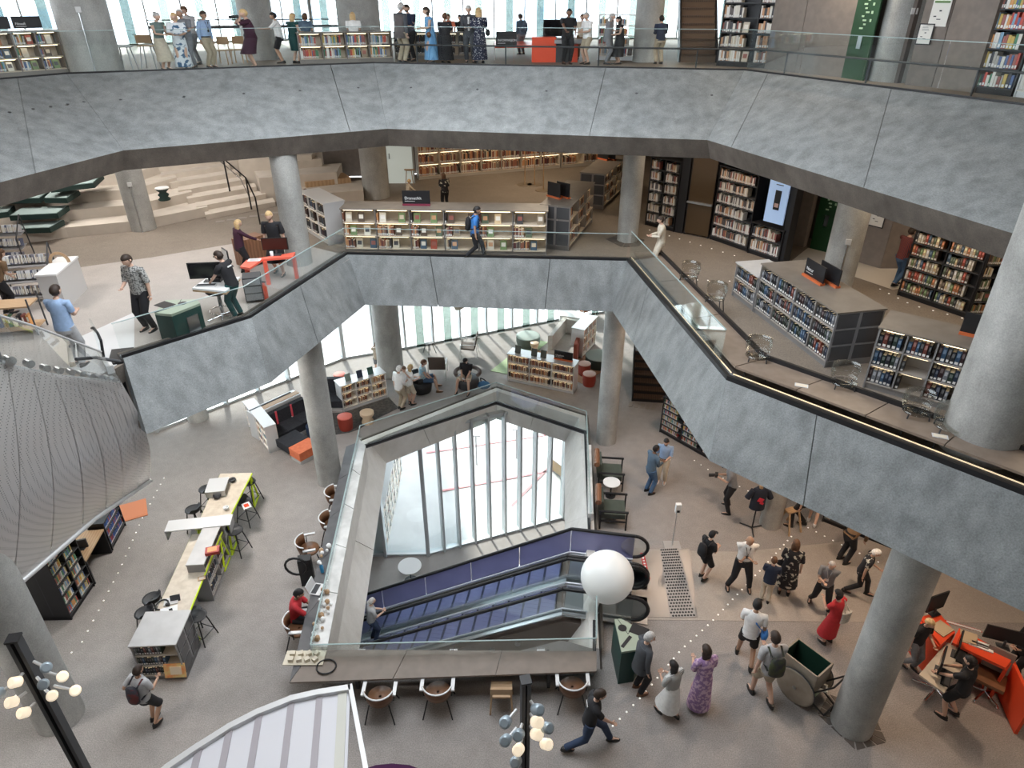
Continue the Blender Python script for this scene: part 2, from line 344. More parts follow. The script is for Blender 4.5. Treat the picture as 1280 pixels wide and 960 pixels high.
# solid walls of the core on the right
def wallseg(name, pts, z0, z1, m, th=.2, split=None):
    root = struct(name)
    for i in range(len(pts)-1):
        a, c = pts[i], pts[i+1]; ln = (c-a).length; h = heading(a, c); k = split or 1
        for j in range(k):
            p = a.lerp(c, (j+.5)/k); n = Vector((-math.sin(h), math.cos(h), 0))*th/2
            b = B(); b.box((p.x+n.x, p.y+n.y, (z0+z1)/2), (ln/k-.015, th, z1-z0), h); b.obj('wall_panel', m, root)
    return root
cm = [at(987, 305, M_), at(1004, 309.5, M_), at(1034, 315, M_), at(1069, 327, M_), at(1100, 336, M_), at(1180, 336, M_)]
wallseg('wall_core_middle', [cm[0], cm[1]], M_, 9.3, TAUPEP)
wallseg('wall_core_middle', [cm[3], cm[4], cm[5]], M_, 9.3, TAUPEP)
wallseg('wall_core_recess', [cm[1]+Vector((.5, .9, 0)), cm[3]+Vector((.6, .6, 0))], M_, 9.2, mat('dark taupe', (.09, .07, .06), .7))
ct = [at(955, 86, T), at(993, 91, T), at(1053, 97, T), at(1080, 101, T), at(1130, 106, T), at(1164, 109, T), at(1215, 116, T)]
wallseg('wall_core_top', [ct[0], ct[1], ct[2]], T, 14.4, TAUPEP)
wallseg('wall_core_top', [ct[4], ct[5], ct[6]], T, 14.4, TAUPEP)
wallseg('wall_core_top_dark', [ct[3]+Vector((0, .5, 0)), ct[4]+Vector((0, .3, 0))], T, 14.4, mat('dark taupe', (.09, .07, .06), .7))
patch('floor_core', [at(1010, 310, M_), at(1034, 316, M_), at(1160, 330, M_), at(1240, 350, M_), at(1115, 362, M_), at(1062, 344, M_), at(985, 330, M_)], M_+.003, mat('cream floor', (.66, .60, .52), .7))
wallseg('wall_right', [Vector((17, 32, 0)), Vector((17, -8, 0))], 0, 14.4, TAUPEP, split=1)
wallseg('wall_left', [Vector((-22, -8, 0)), Vector((-22, 12, 0))], 0, M_-.35, PALE)
wallseg('wall_left_middle', [Vector((-22, -8, 0)), Vector((-22, 24, 0))], M_, T-.31, PALE)
wallseg('wall_back', [Vector((17, -8, 0)), Vector((-22, -8, 0))], 0, 14.4, PALE)
# back wall of middle floor
wallseg('wall_far_middle', [Vector((-22, 24, 0)), Vector((-12, 27, 0)), Vector((-4.8, 27.6, 0)), Vector((5, 32, 0)), Vector((17, 32, 0))], M_, T-.31, TAUPEP)
wallseg('wall_far_main', [Vector((5.2, 24.5, 0)), Vector((6.0, 20.6, 0)), Vector((17, 20.6, 0))], 0, M_-.35, TAUPEP)
wallseg('wall_far_top', [Vector((11.5, 34.5, 0)), Vector((17, 34.5, 0))], T, 14.4, TAUPEP)
# ---- columns
def column(p, z0, z1, r, label, box=None, group=None):
    t = thing('concrete_column', label, 'column', (p.x, p.y, z0), 0, group)
    b = B(); b.lathe([(r, 0), (r, z1-z0)], n=40); o = b.obj('shaft', COL, t)
    if box:
        a = R(box); q = Vector((math.cos(a)*r, math.sin(a)*r, 0))
        b = B(); b.tube(q*1.02, q*1.02+Vector((0, 0, 1.35)), .018, n=8); b.obj('conduit', STEEL, t)
        b = B(); b.box((q.x*1.04, q.y*1.04, 1.42), (.07, .12, .12), a); b.obj('sensor_box', LGREY, t)
    return t
column(at(413, 601, 0), 0, M_-.36, .345, 'slim round concrete column left of the void by the black sofa')
column(at(489, 466, 0), 0, M_-.36, .48, 'thick round concrete column in front of the main floor windows')
column(at(757, 551, 0), 0, M_-.36, .31, 'slim round concrete column right of the void by the dark armchairs')
column(at(1064, 905, 0), 0, M_-.36, .38, 'round concrete column rising beside the wooden book cart')
column(at(76, 896, 0), 0, M_-.36, .42, 'round concrete column behind the spotlight pole at lower left')
column(at(248, 523, 0), 0, M_-.36, .33, 'short visible foot of a round column under the middle beam')
column(at(962, 655, 0), 0, M_-.36, .27, 'grey column foot beside the dressed mannequin stand')
column(at(180, 286, M_), M_, T-.31, .36, 'round concrete column standing at the foot of the seating steps', -70)
column(at(375, 329, M_), M_, 9.5, .33, 'round concrete column beside the orange desk on the middle floor')
column(at(471, 246, M_), M_, T-.31, .46, 'wide round concrete column behind the long display bookcase')
column(at(784, 300, M_), M_, 9.5, .30, 'round concrete column beside the man in a pale suit', None)
column(at(1041, 369, M_), M_, T-.31, .36, 'round concrete column behind the black sign on a grey bookcase', -110)
column(at(1221, 560, M_), M_, T-.31, .56, 'large dark round column at the right edge of the middle floor')
column(at(122, 90, T), T, 14.4, .62, 'round concrete column on the top floor behind the left bookcase', -65)
column(at(328, 74, T), T, 14.4, .50, 'round concrete column behind the woman photographing on the top floor')
column(at(453, 71.5, T), T, 14.4, .66, 'wide round concrete column behind the blonde head on the top floor')
column(at(807, 77, T), T, 14.4, .40, 'pale round column near the black bookcase on the top floor')
column(at(1112, 101, T), T, 14.4, .45, 'round concrete column beside the green lift panel on the top floor', -100)
# dark base plate slabs around two columns
def tile_ring(c, label, pts, n=3):
    t = thing('floor_grille', label, 'floor grille', (c.x, c.y, c.z))
    P = [at(x, y, c.z)-c for x, y in pts]
    for i in range(len(P)):
        a, d = P[i], P[(i+1) % len(P)]
        for k in range(n):
            f0, f1 = k/n+.03, (k+1)/n-.03
            q = [a.lerp(d, f0), a.lerp(d, f1), a.lerp(d, f1)*.55, a.lerp(d, f0)*.55]
            b = B(); b.prism([(p.x, p.y) for p in q], 0, .012); b.obj('tile', mat('dark grille tile', (.10, .085, .075), .6), t)
tile_ring(at(1064, 905, 0), 'ring of dark square floor tiles around the column by the book cart', [(1036, 868), (1022, 893), (1070, 938), (1108, 928), (1090, 888)])
tile_ring(at(784, 300, M_), 'dark tiled ring around the column by the pale suited man', [(772, 294), (757, 299), (778, 309), (798, 308), (806, 300)], 2)
# ================================================================ balustrades
def balustrade(name, label, pts, h, pane, clamp=True, z=None, thick=.02, rail=None, group=None):
    t = thing(name, label, 'glass balustrade', (0, 0, 0), 0, group)
    for i in range(len(pts)-1):
        a, c = pts[i], pts[i+1]; ln = (c-a).length; k = max(1, round(ln/pane)); u = (c-a).normalized(); hd = heading(a, c)
        for j in range(k):
            p = a+u*(ln*(j+.5)/k)
            b = B(); b.box((p.x, p.y, p.z+h/2), (ln/k-.02, thick, h), hd); b.obj('glass_pane', GLASS, t)
        m = a.lerp(c, .5); b = B(); b.box((m.x, m.y, m.z+.03), (ln, .07, .07), hd); b.obj('base_rail', BLACK, t)
        b = B(); b.box((m.x, m.y, m.z+h), (ln, thick+.008, .012), hd); b.obj('top_edge', mat('glass edge', (.36, .46, .46), .2), t)
    return t
lift = lambda pts, z: [Vector((p.x, p.y, z)) for p in pts]
gt = lift(offset([Vt[0]+(Vt[0]-Vt[1]).normalized()*5]+Vt+[Vt[4]+d1*5], .12), T+.03)
balustrade('glass_balustrade', 'long clear glass balustrade along the edge of the top floor', gt, .95, 2.0)
hr = lift(offset(Vt[2:]+[Vt[4]+d1*5], .75), T)
t = thing('handrail', 'dark metal handrail on posts behind the top floor glass', 'handrail', (0, 0, 0))
b = B(); b.path([p+Vector((0, 0, .5)) for p in hr], .022, 8); b.obj('rail', DARK, t)
for i in range(len(hr)-1):
    ln = (hr[i+1]-hr[i]).length; k = round(ln/2.6)
    for j in range(k):
        p = hr[i].lerp(hr[i+1], (j+.4)/k); b = B(); b.tube(p, p+Vector((0, 0, .5)), .02); b.obj('post', DARK, t)
gm = lift(offset([p for p in Vm[:4]], .06), M_+.1)
balustrade('glass_balustrade', 'clear glass balustrade on a black rail around the middle floor opening', gm, .72, 1.9)
g2 = lift(offset([Vm[3], Vm[4]], .06), M_+.1); g2[1] = g2[0].lerp(g2[1], .93)
balustrade('glass_balustrade', 'glass balustrade beside the sloping desk ledge, reflecting the windows', g2, .8, 1.8)
# black kerb rail right-hand edge and long counter desk behind it
rt = [Vm[3], Vm[4], Vm[5], Vm[5]+d*5]
t = thing('study_counter', 'long brown study counter with a dark rear edge along the right opening', 'counter', (0, 0, 0))
def strip(pts, o0, o1, z0, z1, name, m, parent, gap=.01, seg=None):
    A = lift(offset(pts, o0), 0); Z = lift(offset(pts, o1), 0)
    for i in range(len(pts)-1):
        k = seg[i] if seg else 1
        for j in range(k):
            f0, f1 = j/k+gap/2, (j+1)/k-gap/2
            q = [A[i].lerp(A[i+1], f0), A[i].lerp(A[i+1], f1), Z[i].lerp(Z[i+1], f1), Z[i].lerp(Z[i+1], f0)]
            b = B(); b.prism([(p.x, p.y) for p in q], z0, z1); b.obj(name, m, parent)
CNT = mat('brown counter laminate', (.235, .18, .14), .35, col2=(.28, .22, .175), scale=5)
strip(rt, .0, .07, M_+.1, M_+.19, 'kerb_rail', BLACK, t, 0)
strip(rt, .16, .80, M_+.30, M_+.34, 'counter_top', CNT, t, .004, [3, 4, 4])
strip(rt, .80, .86, M_+.20, M_+.42, 'rear_edge', BLACK, t, 0)
strip(rt, .70, .76, M_, M_+.30, 'support_panel', DARK, t, .5, [3, 4, 4])
strip(rt, .10, .118, M_+.2, M_+.215, 'led_strip', LEDS, t, .01)
for i, f, s_ in [(1, .24, 0), (1, .72, 0), (2, .1, 0)]:
    A = lift(offset(rt, .34), 0); p = A[i].lerp(A[i+1], f)
    b = B(); b.box((0, 0, .004), (.22, .12, .008), -.4).box((0, 0, .0095), (.18, .09, .003), -.4, 1); o = b.obj('sensor_plate', [WHITEM, mat('warm white plastic', (.85, .76, .62), .5)], None, (p.x, p.y, M_+.34))
    tag(o, 'small pale rectangular plate lying on the brown counter, %s' % ['first from the corner', 'second from the corner', 'beyond the frame edge'][[(1, .24), (1, .72), (2, .1)].index((i, f))], 'plate')
# glass around the main floor void
gv = [Vector((-4.0, 9.2, .2)), Vector((-4.62, 17.15, .2)), Vector((-.53, 20.0, .2)), Vector((2.42, 18.2, .2)), Vector((2.1, 13.5, .2))]
gg = [at(388, 806, 1.1), at(450, 532, 1.1), at(620, 478, 1.1), at(733, 514, 1.1), at(739, 640, 1.1)]
balustrade('glass_balustrade', 'clear glass balustrade around the five-sided opening in the main floor', lift(gg, .3), .8, 2.0)
gg2 = [at(745.7, 745, 1.1), at(745.7, 797.7, 1.1), at(388, 806, 1.1)]
balustrade('glass_balustrade', 'clear glass screen along the near edge of the opening behind the counter', lift(gg2, .3), .8, 2.3)
kb = [Vector((p.x, p.y, 0)) for p in [gg[4], gg[3], gg[2], gg[1], gg[0], gg2[1], gg2[0]]]
t = thing('opening_kerb', 'dark kerb around the five-sided opening in the main floor', 'kerb', (0, 0, 0))
strip(kb, -.01, .03, .25, .29, 'kerb', mat('dark kerb', (.06, .06, .065), .4), t, 0)
# counter desk wrapping the left and near sides
cw = [at(432.7, 558, .72), at(361.7, 853, .72), at(746, 839, .72)]
ci = [at(446, 553, .72), at(391, 812, .72), at(746, 814, .72)]
t = thing('void_counter', 'dark grey work counter wrapping the left and near sides of the floor opening', 'counter', (0, 0, 0))
CT = mat('dark counter laminate', (.085, .085, .09), .45, col2=(.11, .11, .115), scale=4)
CTB = mat('taupe counter laminate', (.20, .165, .14), .4, col2=(.235, .195, .165), scale=4)
for (i, k, m) in [(0, 5, CT), (1, 3, CTB)]:
    for j in range(k):
        q = [cw[i].lerp(cw[i+1], j/k+.001), cw[i].lerp(cw[i+1], (j+1)/k-.001), ci[i].lerp(ci[i+1], (j+1)/k-.001), ci[i].lerp(ci[i+1], j/k+.001)]
        b = B(); b.prism([(p.x, p.y) for p in q], .68, .72); b.obj('counter_top', m, t)
        p = q[3].lerp(q[2], .5).lerp(q[0].lerp(q[1], .5), .25); b = B(); b.box((p.x, p.y, .34), (.06, .4, .68), heading(q[0], q[1])); b.obj('support_panel', DARK, t)
# marble-topped lit ledge between glass and counter
ld = [at(449, 548, .80), at(390, 808, .80)]; li = [at(457, 556, .8), at(409, 808, .8)]
MARB = mat('white marble', (.60, .60, .59), .25, col2=(.86, .86, .85), scale=2.2, detail=9)
t = thing('marble_ledge', 'white veined marble ledge behind the left counter of the opening', 'ledge', (0, 0, 0))
for j in range(5):
    f0, f1 = j/5+.002, (j+1)/5-.002; q = [ld[0].lerp(ld[1], f0), ld[0].lerp(ld[1], f1), li[0].lerp(li[1], f1), li[0].lerp(li[1], f0)]
    b = B(); b.prism([(p.x, p.y) for p in q], .74, .78); b.obj('marble_slab', MARB, t)
b = B(); q = ld+li[::-1]; b.prism([(p.x, p.y) for p in q], 0, .74); b.obj('ledge_base', PALE, t)
# white strip on the right side of the opening
rl = [at(727, 524, .8), at(739, 560, .8), at(743, 640, .8), at(733, 640, .8)]
t = thing('marble_ledge', 'narrow white marble ledge on the right side of the opening', 'ledge', (0, 0, 0))
b = B(); b.prism([(p.x, p.y) for p in [at(734, 556, .5), at(739, 556, .5), at(742, 642, .5), at(735, 642, .5)]], 0, .5); b.obj('slab', MARB, t)
# clamps on near glass
for x in (452, 567, 676):
    p = at(x, 815, .5); b = B(); b.box((0, 0, 0), (.16, .05, .12)).box((0, -.1, -.16), (.16, .05, .06)).tube((0, 0, 0), (0, -.1, -.16), .02)
    tag(b.obj('glass_clamp', WHITEM, None, p), 'white clamp on the near glass edge %s' % {452: 'at the left end', 567: 'in the middle', 676: 'at the right end'}[x], 'clamp')
# ================================================================ escalators
BLUE = mat('escalator side panel', (.33, .34, .60), .35, .1, col2=(.37, .38, .66), scale=1.5)
STEPM = mat('escalator step', (.20, .215, .40), .45, .1)
BLUEL = mat('bright steel skirt', (.62, .66, .80), .2, .9)
e_top = at(715, 655, 1.0); e_top.z = 0; e_dir = Vector((-5.25, .9, 0)).normalized(); e_n = Vector((-e_dir.y, e_dir.x, 0))
if e_n.y > 0: e_n = -e_n
rz = math.atan2(e_dir.y, e_dir.x)
RISM = mat('step riser', (.03, .035, .08), .6)
TRIM = mat('bright trim', (.80, .83, .90), .3, .4)
def esc_line(s, z=0):       # height of the step line at distance s from the top nose
    return z if s < 0 else (z-min(s, 10.4)*math.tan(R(30)))
SMK = glass_mat('smoked glass', (.55, .56, .60), .10, .06)
def escalator(label, o0, panel, ext_m, far=True, near=True, w=.95):
    t = thing('escalator', label, 'escalator', e_top, rz)
    # local x = downhill direction, local y = e_dir rotated +90 (away from the camera or towards it)
    sgn = 1 if (Matrix.Rotation(rz, 3, 'Z') @ Vector((0, 1, 0))).dot(e_n) > 0 else -1
    y0 = sgn*o0; y1 = sgn*(o0+w)
    top = -1.55
    prof = [(top, 0), (0, 0), (10.4, esc_line(10.4)), (11.6, esc_line(10.4))]
    def side(y, hh, th, m, name, z0=0.0, pr=prof, segs=1):
        for i in range(len(pr)-1):
            k = segs if i == 1 else 1
            for j in range(k):
                a = Vector((pr[i][0], 0, pr[i][1])).lerp(Vector((pr[i+1][0], 0, pr[i+1][1])), j/k+.00015*k); c = Vector((pr[i][0], 0, pr[i][1])).lerp(Vector((pr[i+1][0], 0, pr[i+1][1])), (j+1)/k-.00015*k)
                b = B(); vs = []
                for p in (a, c):
                    for yy in (y-th/2, y+th/2):
                        for zz in (z0, hh): vs.append((p.x, yy, p.z+zz))
                b.add(vs, [(0, 1, 3, 2), (4, 6, 7, 5), (0, 4, 5, 1), (2, 3, 7, 6), (0, 2, 6, 4), (1, 5, 7, 3)]); b.obj(name, m, t)
    def rail(y, lab):
        b = B(); h = .86; pts = [Vector((x, y, z+h)) for x, z in prof]
        arc = [Vector((top-.34*math.sin(a), y, .52+.34*math.cos(a))) for a in [R(15*i) for i in range(0, 13)]]
        pts = arc[::-1]+pts; b.path(pts, .042, 8); b.obj('handrail', BLACK, t)
        b = B(); b.lathe([(.32, -.015), (.32, .015)], n=20)
        d_ = b.obj('balustrade_end', ext_m, t, (top, y, .5)); d_.rotation_euler = (R(90), 0, 0)
    for y, outer in ((y0, True), (y1, False)):
        side(y, .84, .03, panel if outer else ext_m, 'balustrade_panel', .12, segs=8)
        rail(y, '')
        side(y-(.05 if y == max(y0, y1) else -.05), .13, .05, BLUEL, 'skirt', .02)
        side(y, .13, .16, STEEL, 'deck_strip', .09)
    for y in (y0, y1):
        for hz, rr in ((.17, .022), (.09, .014)):
            b = B(); b.path([Vector((x, y+(.075 if y == min(y0, y1) else -.075), z+hz)) for x, z in prof], rr, 6); b.obj('bright_trim', TRIM, t)
    # steps
    n = 26
    for i in range(n):
        s = .2+i*.4; z = esc_line(s+.2)
        b = B(); b.box(((s+.2), (y0+y1)/2, z-.02), (.40, w-.2, .05)).box((s+.0, (y0+y1)/2, z+.09), (.02, w-.2, .2), m=1)
        b.box((s+.375, (y0+y1)/2, z+.012), (.05, w-.2, .016), m=1)
        for k in range(6): b.box((s+.2, y0+(y1-y0)*(.18+.128*k), z+.008), (.39, .02, .012))
        b.obj('step', [STEPM, RISM], t)
    b = B(); b.box((top/2-.2, (y0+y1)/2, .0), (1.9, w-.14, .03)); b.obj('landing_plate', STEEL, t)
    # truss / outer cladding
    side((y0+y1)/2, -.12, w+.12, mat('escalator underside', (.19, .15, .125), .7), 'truss', -.75, pr=[(top, 0), (0, 0), (10.4, esc_line(10.4))])
    return t, y0, y1
escalator('violet-panelled escalator running down beside the window opening, the far one', .02, BLUE, GLASS)
t2, ya, yb = escalator('steel-sided escalator running down nearest the camera', 1.06, GLASS, GLASS)
b = B(); 
for k in range(8):
    s = 1.0+k*.62; b.lathe([(.07, 0), (.07, .01)], (s, (yb+(-.1 if yb < 0 else .1)), esc_line(s)-.45), 12)
b.obj('cover_disc', STEEL, t2)
# floor sign and tactile plate at the top landing
b = B(); q = [at(800, 691, .02), at(805, 691, .02), at(813, 724, .02), at(808, 724, .02)]; b.prism([(p.x, p.y) for p in q], .016, .02)
o = b.obj('floor_sticker', mat('red sticker', (.55, .02, .03), .5)); tag(o, 'red and white warning strip stuck on the floor by the escalator', 'floor sticker')
for k in range(9):
    f = (k+.5)/9; c_ = at(802.5+8*f, 692+32*f, .02); b = B(); b.box((0, 0, .0), (.05, .07 if k in (0, 1, 7, 8) else .05, .004), -.3 if k in (0, 1, 7, 8) else 0); oo = b.obj('stripe', WHITE, o, (c_.x, c_.y, .0215))
tp = [at(825, 686, .02), at(848, 685, .02), at(871, 771, .02), at(838, 772, .02)]
t = thing('tactile_plate', 'grey perforated-looking tactile plate with rows of dark studs before the escalator', 'tactile plate', (0, 0, 0))
b = B(); b.prism([(p.x, p.y) for p in tp], .016, .024); b.obj('plate', mat('tactile grey', (.34, .325, .31), .6), t)
b = B()
for i in range(24):
    for j in range(8):
        u = (j+.5+(i % 2)*.5)/8.8; v = (i+.5)/24; p = tp[0].lerp(tp[1], u).lerp(tp[3].lerp(tp[2], u), v)
        b.lathe([(.027, 0), (.02, .012)], (p.x, p.y, .024), 6)
o = b.obj('studs', BLACK, t); o['kind'] = 'stuff'
# ================================================================ perforated metal escalator housing at left
m = bpy.data.materials.new('perforated steel'); m.use_nodes = True; nt = m.node_tree; p = nt.nodes['Principled BSDF']
p.inputs['Roughness'].default_value = .38; p.inputs['Metallic'].default_value = .55
tc = nt.nodes.new('ShaderNodeTexCoord'); v = nt.nodes.new('ShaderNodeTexVoronoi'); v.inputs['Scale'].default_value = 26; v.inputs['Randomness'].default_value = 0
r = nt.nodes.new('ShaderNodeValToRGB'); r.color_ramp.elements[0].position = .22; r.color_ramp.elements[1].position = .30; r.color_ramp.elements[0].color = (.22, .22, .22, 1); r.color_ramp.elements[1].color = (.62, .60, .59, 1)
nt.links.new(tc.outputs['Object'], v.inputs[0]); nt.links.new(v.outputs[0], r.inputs[0]); nt.links.new(r.outputs[0], p.inputs['Base Color']); PERF = m
ht = [at(152, 478, 6.0), at(76, 470, 6.5), at(0, 454, 7.1), at(-110, 430, 7.8)]
hb = [at(188, 599, 3.2), at(118, 647, 3.3), at(0, 748, 3.4), at(-110, 850, 3.6)]
t = thing('escalator_housing', 'big perforated steel housing under the glass-sided escalator at far left', 'escalator housing', (0, 0, 0))
def lerpn(P, f):
    f = f*(len(P)-1); i = min(int(f), len(P)-2); return P[i].lerp(P[i+1], f-i)
npn = 9; fr = [0, .08, .17, .27, .38, .5, .63, .76, .88, 1]
for k in range(npn):
    f0, f1 = fr[k]+.0012, fr[k+1]-.0012; b = B(); rows = []
    for j in range(9):
        u = j/8; row = []
        for f in (f0, (f0+f1)/2, f1):
            A = lerpn(ht, f); Z = lerpn(hb, f); P = A.lerp(Z, u)+Vector((.55, -.3, .1))*math.sin(math.pi*u)*.55; row.append(P)
        rows.append(row)
    vs = [p for r_ in rows for p in r_]; off = Vector((-.06, .06, 0)); n = len(vs)
    fs = [(i*3+j, i*3+j+1, i*3+j+4, i*3+j+3) for i in range(8) for j in range(2)]
    b.add(vs, fs, 0, True); b.add([p+off for p in vs], [f[::-1] for f in fs], 0, True)
    b.obj('perforated_panel', PERF, t)
b = B(); b.path([p+Vector((0, 0, -.03)) for p in hb], .05, 8); b.obj('edge_trim', WHITEM, t)
b = B(); q = hb+[p+Vector((-1.6, 1.2, .0)) for p in hb[::-1]]; b.add(q, [tuple(range(8))]); b.add([p+Vector((0, 0, .1)) for p in q], [tuple(range(8))[::-1]]); b.obj('underside', WHITEM, t)
b = B(); A, Z = ht[0], hb[0]; q = [A, Z, Z+Vector((-1.7, 1.0, 0)), A+Vector((-.35, .3, 0))]; b.add(q+[p+Vector((-.02, -.05, 0)) for p in q], [(0, 1, 2, 3), (7, 6, 5, 4)]); b.obj('end_panel', DARK, t)
# glass side of that escalator with round clamps
hg = lift(ht, 0); t = thing('escalator_glass', 'green-tinted curved glass side with round steel clamps above the steel housing', 'glass balustrade', (0, 0, 0))
gtp = [at(127, 441, 6.95), at(85, 425, 7.4), at(40, 408, 7.9), at(0, 396, 8.3), at(-110, 360, 9)]
gbt = [ht[0], ht[0].lerp(ht[1], .7), ht[1].lerp(ht[2], .4), ht[2], ht[3]]
for i in range(4):
    b = B(); q = [gtp[i], gtp[i+1], gbt[i+1], gbt[i]]; off = Vector((.015, -.015, 0)); b.add(q+[p+off for p in q], [(0, 1, 2, 3), (7, 6, 5, 4), (0, 4, 5, 1), (3, 2, 6, 7)]); b.obj('glass_pane', GLASS, t)
b = B(); b.path([p+Vector((0, 0, .02)) for p in gtp], .02, 6); b.obj('top_edge', LGREY, t)
for (x, y, r_, z) in [(14, 452, 6, 7.1), (38.5, 455.5, 5, 6.8), (59, 461, 4.6, 6.6), (76, 464, 4.3, 6.45), (91, 466, 4, 6.35), (104, 468, 3.8, 6.25), (116, 470.5, 3.6, 6.2), (127, 472, 3.4, 6.15), (136, 473.5, 3.3, 6.1), (144, 475, 3.2, 6.05)]:
    p = at(x, y, z); rr = r_*(p-Vector((0, 0, ZC))).length/FPX*.85; b = B(); b.tube(p, p+Vector((-.12, .08, 0)), rr, rr, 16); b.obj('round_clamp', STEEL, t)
b = B(); b.path([at(150, 452, 6.6), at(120, 447, 6.8), at(95, 449, 7.0)], .03, 6); b.obj('handrail', DARK, t)
# handrail returns and comb plate at its foot
LP = [at(95, 424, M_), at(168, 391, M_), at(168, 442, M_), at(128, 468, M_), at(85, 462, M_)]
patch('floor_landing', LP, M_+.004, mat('pale landing plate', (.62, .62, .62), .5), th=.01)
t = thing('escalator_end', 'glass and dark rubber rounded end of the escalator balustrade on the middle floor', 'escalator end', at(137, 462, M_))
b = B(); b.path([Vector((.0, -.05, .3)), Vector((.02, .0, .62)), Vector((-.08, .12, .72)), Vector((-.25, .3, .74)), Vector((-.38, .45, .66))], .025, 8); b.obj('handrail', BLACK, t)
b = B(); b.box((-.2, .25, .42), (.75, .03, .8), R(128)); b.obj('glass_panel', GLASS, t)
b = B(); b.box((-.15, .2, .08), (.9, .12, .16), R(128)); b.obj('skirt', LGREY, t)
for k in range(5):
    c_ = at(161, 436+k*3.0, M_+.02); b = B(); b.box((0, 0, 0), (.34, .035, .012), .12); o = b.obj('comb_bar', BLACK, None, (c_.x, c_.y, M_+.02)); tag(o, 'short dark bar set in the pale escalator landing plate', 'comb bar', 'bars in the escalator landing plate')
# ================================================================ seating steps (middle floor, left)
st_pts = [[(-60, 327), (40, 300), (84, 297), (165, 290), (262, 263)], [(-60, 291), (20, 284), (92, 277), (168, 270), (252, 248)], [(-60, 270), (30, 262), (117, 255), (163, 250), (242, 231)], [(-60, 250), (40, 244), (121, 238), (153, 234), (232, 215)], [(-60, 236), (60, 226), (125, 219), (145, 217), (224, 202)]]
t = thing('seating_steps', 'wide cream stepped seating rising behind the left columns', 'seating steps', (0, 0, 0))
rise = .30
base0 = [at(x, y, M_) for x, y in [(-60, 320), (40, 303), (86, 297), (176, 288), (262, 270)]]
un = Vector((-.42, .91, 0))
for k in range(6):
    off = un*(k*.80); z1 = M_+rise*(k+1)
    sh = Vector((k*-.45, 0, 0))
    P = [p+off for p in base0]; P[4] = P[4]+sh*.9
    for i in range(4):
        q = [P[i], P[i+1], P[i+1]+un*1.2, P[i]+un*1.2]
        b = B(); b.prism([(p.x, p.y) for p in q], M_, z1); b.obj('step', CREAM, t)
# stair flight between the seating blocks
f0 = [at(258, 275, M_), at(345, 258, M_)]
for k in range(11):
    off = un*(k*.42)+Vector((-.235*k, 0, 0)); z1 = M_+.16*(k+1)
    q = [f0[0]+off, f0[1]+off, f0[1]+off+un*.6, f0[0]+off+un*.6]
    b = B(); b.prism([(p.x, p.y) for p in q], M_, z1); b.obj('stair_tread', CREAM, t)
for k in range(4):
    off = un*(k*.95)+Vector((-.5*k, 0, 0)); z1 = M_+.42*(k+1)
    a = at(352, 262, M_)+off; q = [a, a+Vector((2.6-.15*k, .9, 0)), a+Vector((2.3, 2.4, 0)), a+un*1.4]
    b = B(); b.prism([(p.x, p.y) for p in q], M_, z1); b.obj('seat_block', CREAM, t)
# glazed end panel and wooden ledge by the wall
t = thing('wooden_bench_block', 'stepped pale wood block against the taupe wall behind the left display shelf', 'bench block', at(440, 252, M_))
b = B(); b.box((-1.1, 1.0, .3), (1.6, .9, .6), .5); b.obj('lower_block', WOODO, t); b = B(); b.box((-2.3, 1.7, .55), (1.7, 1.0, 1.1), .5); b.obj('upper_block', CREAM, t)
t = thing('stair_handrail', 'black metal stair handrail with two posts and twin bars on the seating steps', 'handrail', (0, 0, 0))
hp = [at(279, 198, M_+2.1), at(307, 222, M_+1.5), at(319, 247, M_+.85)]
f_ = [at(283, 225, M_+1.0), at(305, 254, M_+.5), at(321, 271, M_)]
for a, c_ in zip(hp, f_):
    c2 = Vector((a.x, a.y, c_.z)); b = B(); b.tube(a, Vector((a.x, a.y, max(M_+.02, a.z-.95))), .025); b.obj('post', BLACK, t)
b = B(); b.path(hp, .022); b.obj('top_rail', BLACK, t); b = B(); b.path([p+Vector((-.16, 0, -.03)) for p in hp], .016); b.obj('lower_rail', CHROME, t)
for k in range(6):
    c_ = at(275+14*k, 277-2.2*k, M_); b = B(); b.box((0, 0, 0), (.26, .2, .006), .25); tag(b.obj('tactile_tile', mat('warning tile', (.30, .27, .24), .8), None, (c_.x, c_.y, M_+.006)), 'small grey tactile tile at the foot of the stairs', 'tactile tile', 'tactile tiles at the foot of the stairs')
# green cushions
CUSH = mat('dark green cushion', (.012, .035, .03), .7); CUSHT = mat('sage cushion top', (.30, .38, .37), .75)
cu = [([(78, 224), (129, 218), (117, 229), (62, 235)], 4, 'topmost'), ([(14, 242), (62, 239), (49, 248), (0, 249)], 3, 'third row, left'), ([(64, 239), (99, 238), (83, 248), (54, 248)], 3, 'third row, right'),
      ([(-28, 262), (18, 257), (10, 265), (-30, 270)], 2, 'second row, left'), ([(26, 260), (86, 257), (72, 267), (11, 270)], 2, 'second row, right'), ([(24, 280), (80, 275), (62, 285), (-5, 287)], 1, 'bottom row')]
for q, k, w_ in cu:
    z = M_+rise*k+(.02); P = [at(x, y, z+.14) for x, y in q]; b = B(); b.prism([(p.x, p.y) for p in P], z, z+.14)
    c_ = sum(P, Vector())/4; inner = [c_+(p-c_)*.94 for p in P]; b.prism([(p.x, p.y) for p in inner], z+.14, z+.155, 1)
    tag(b.obj('seat_cushion', [CUSH, CUSHT]), 'flat dark green seat cushion on the steps, %s' % w_, 'cushion')
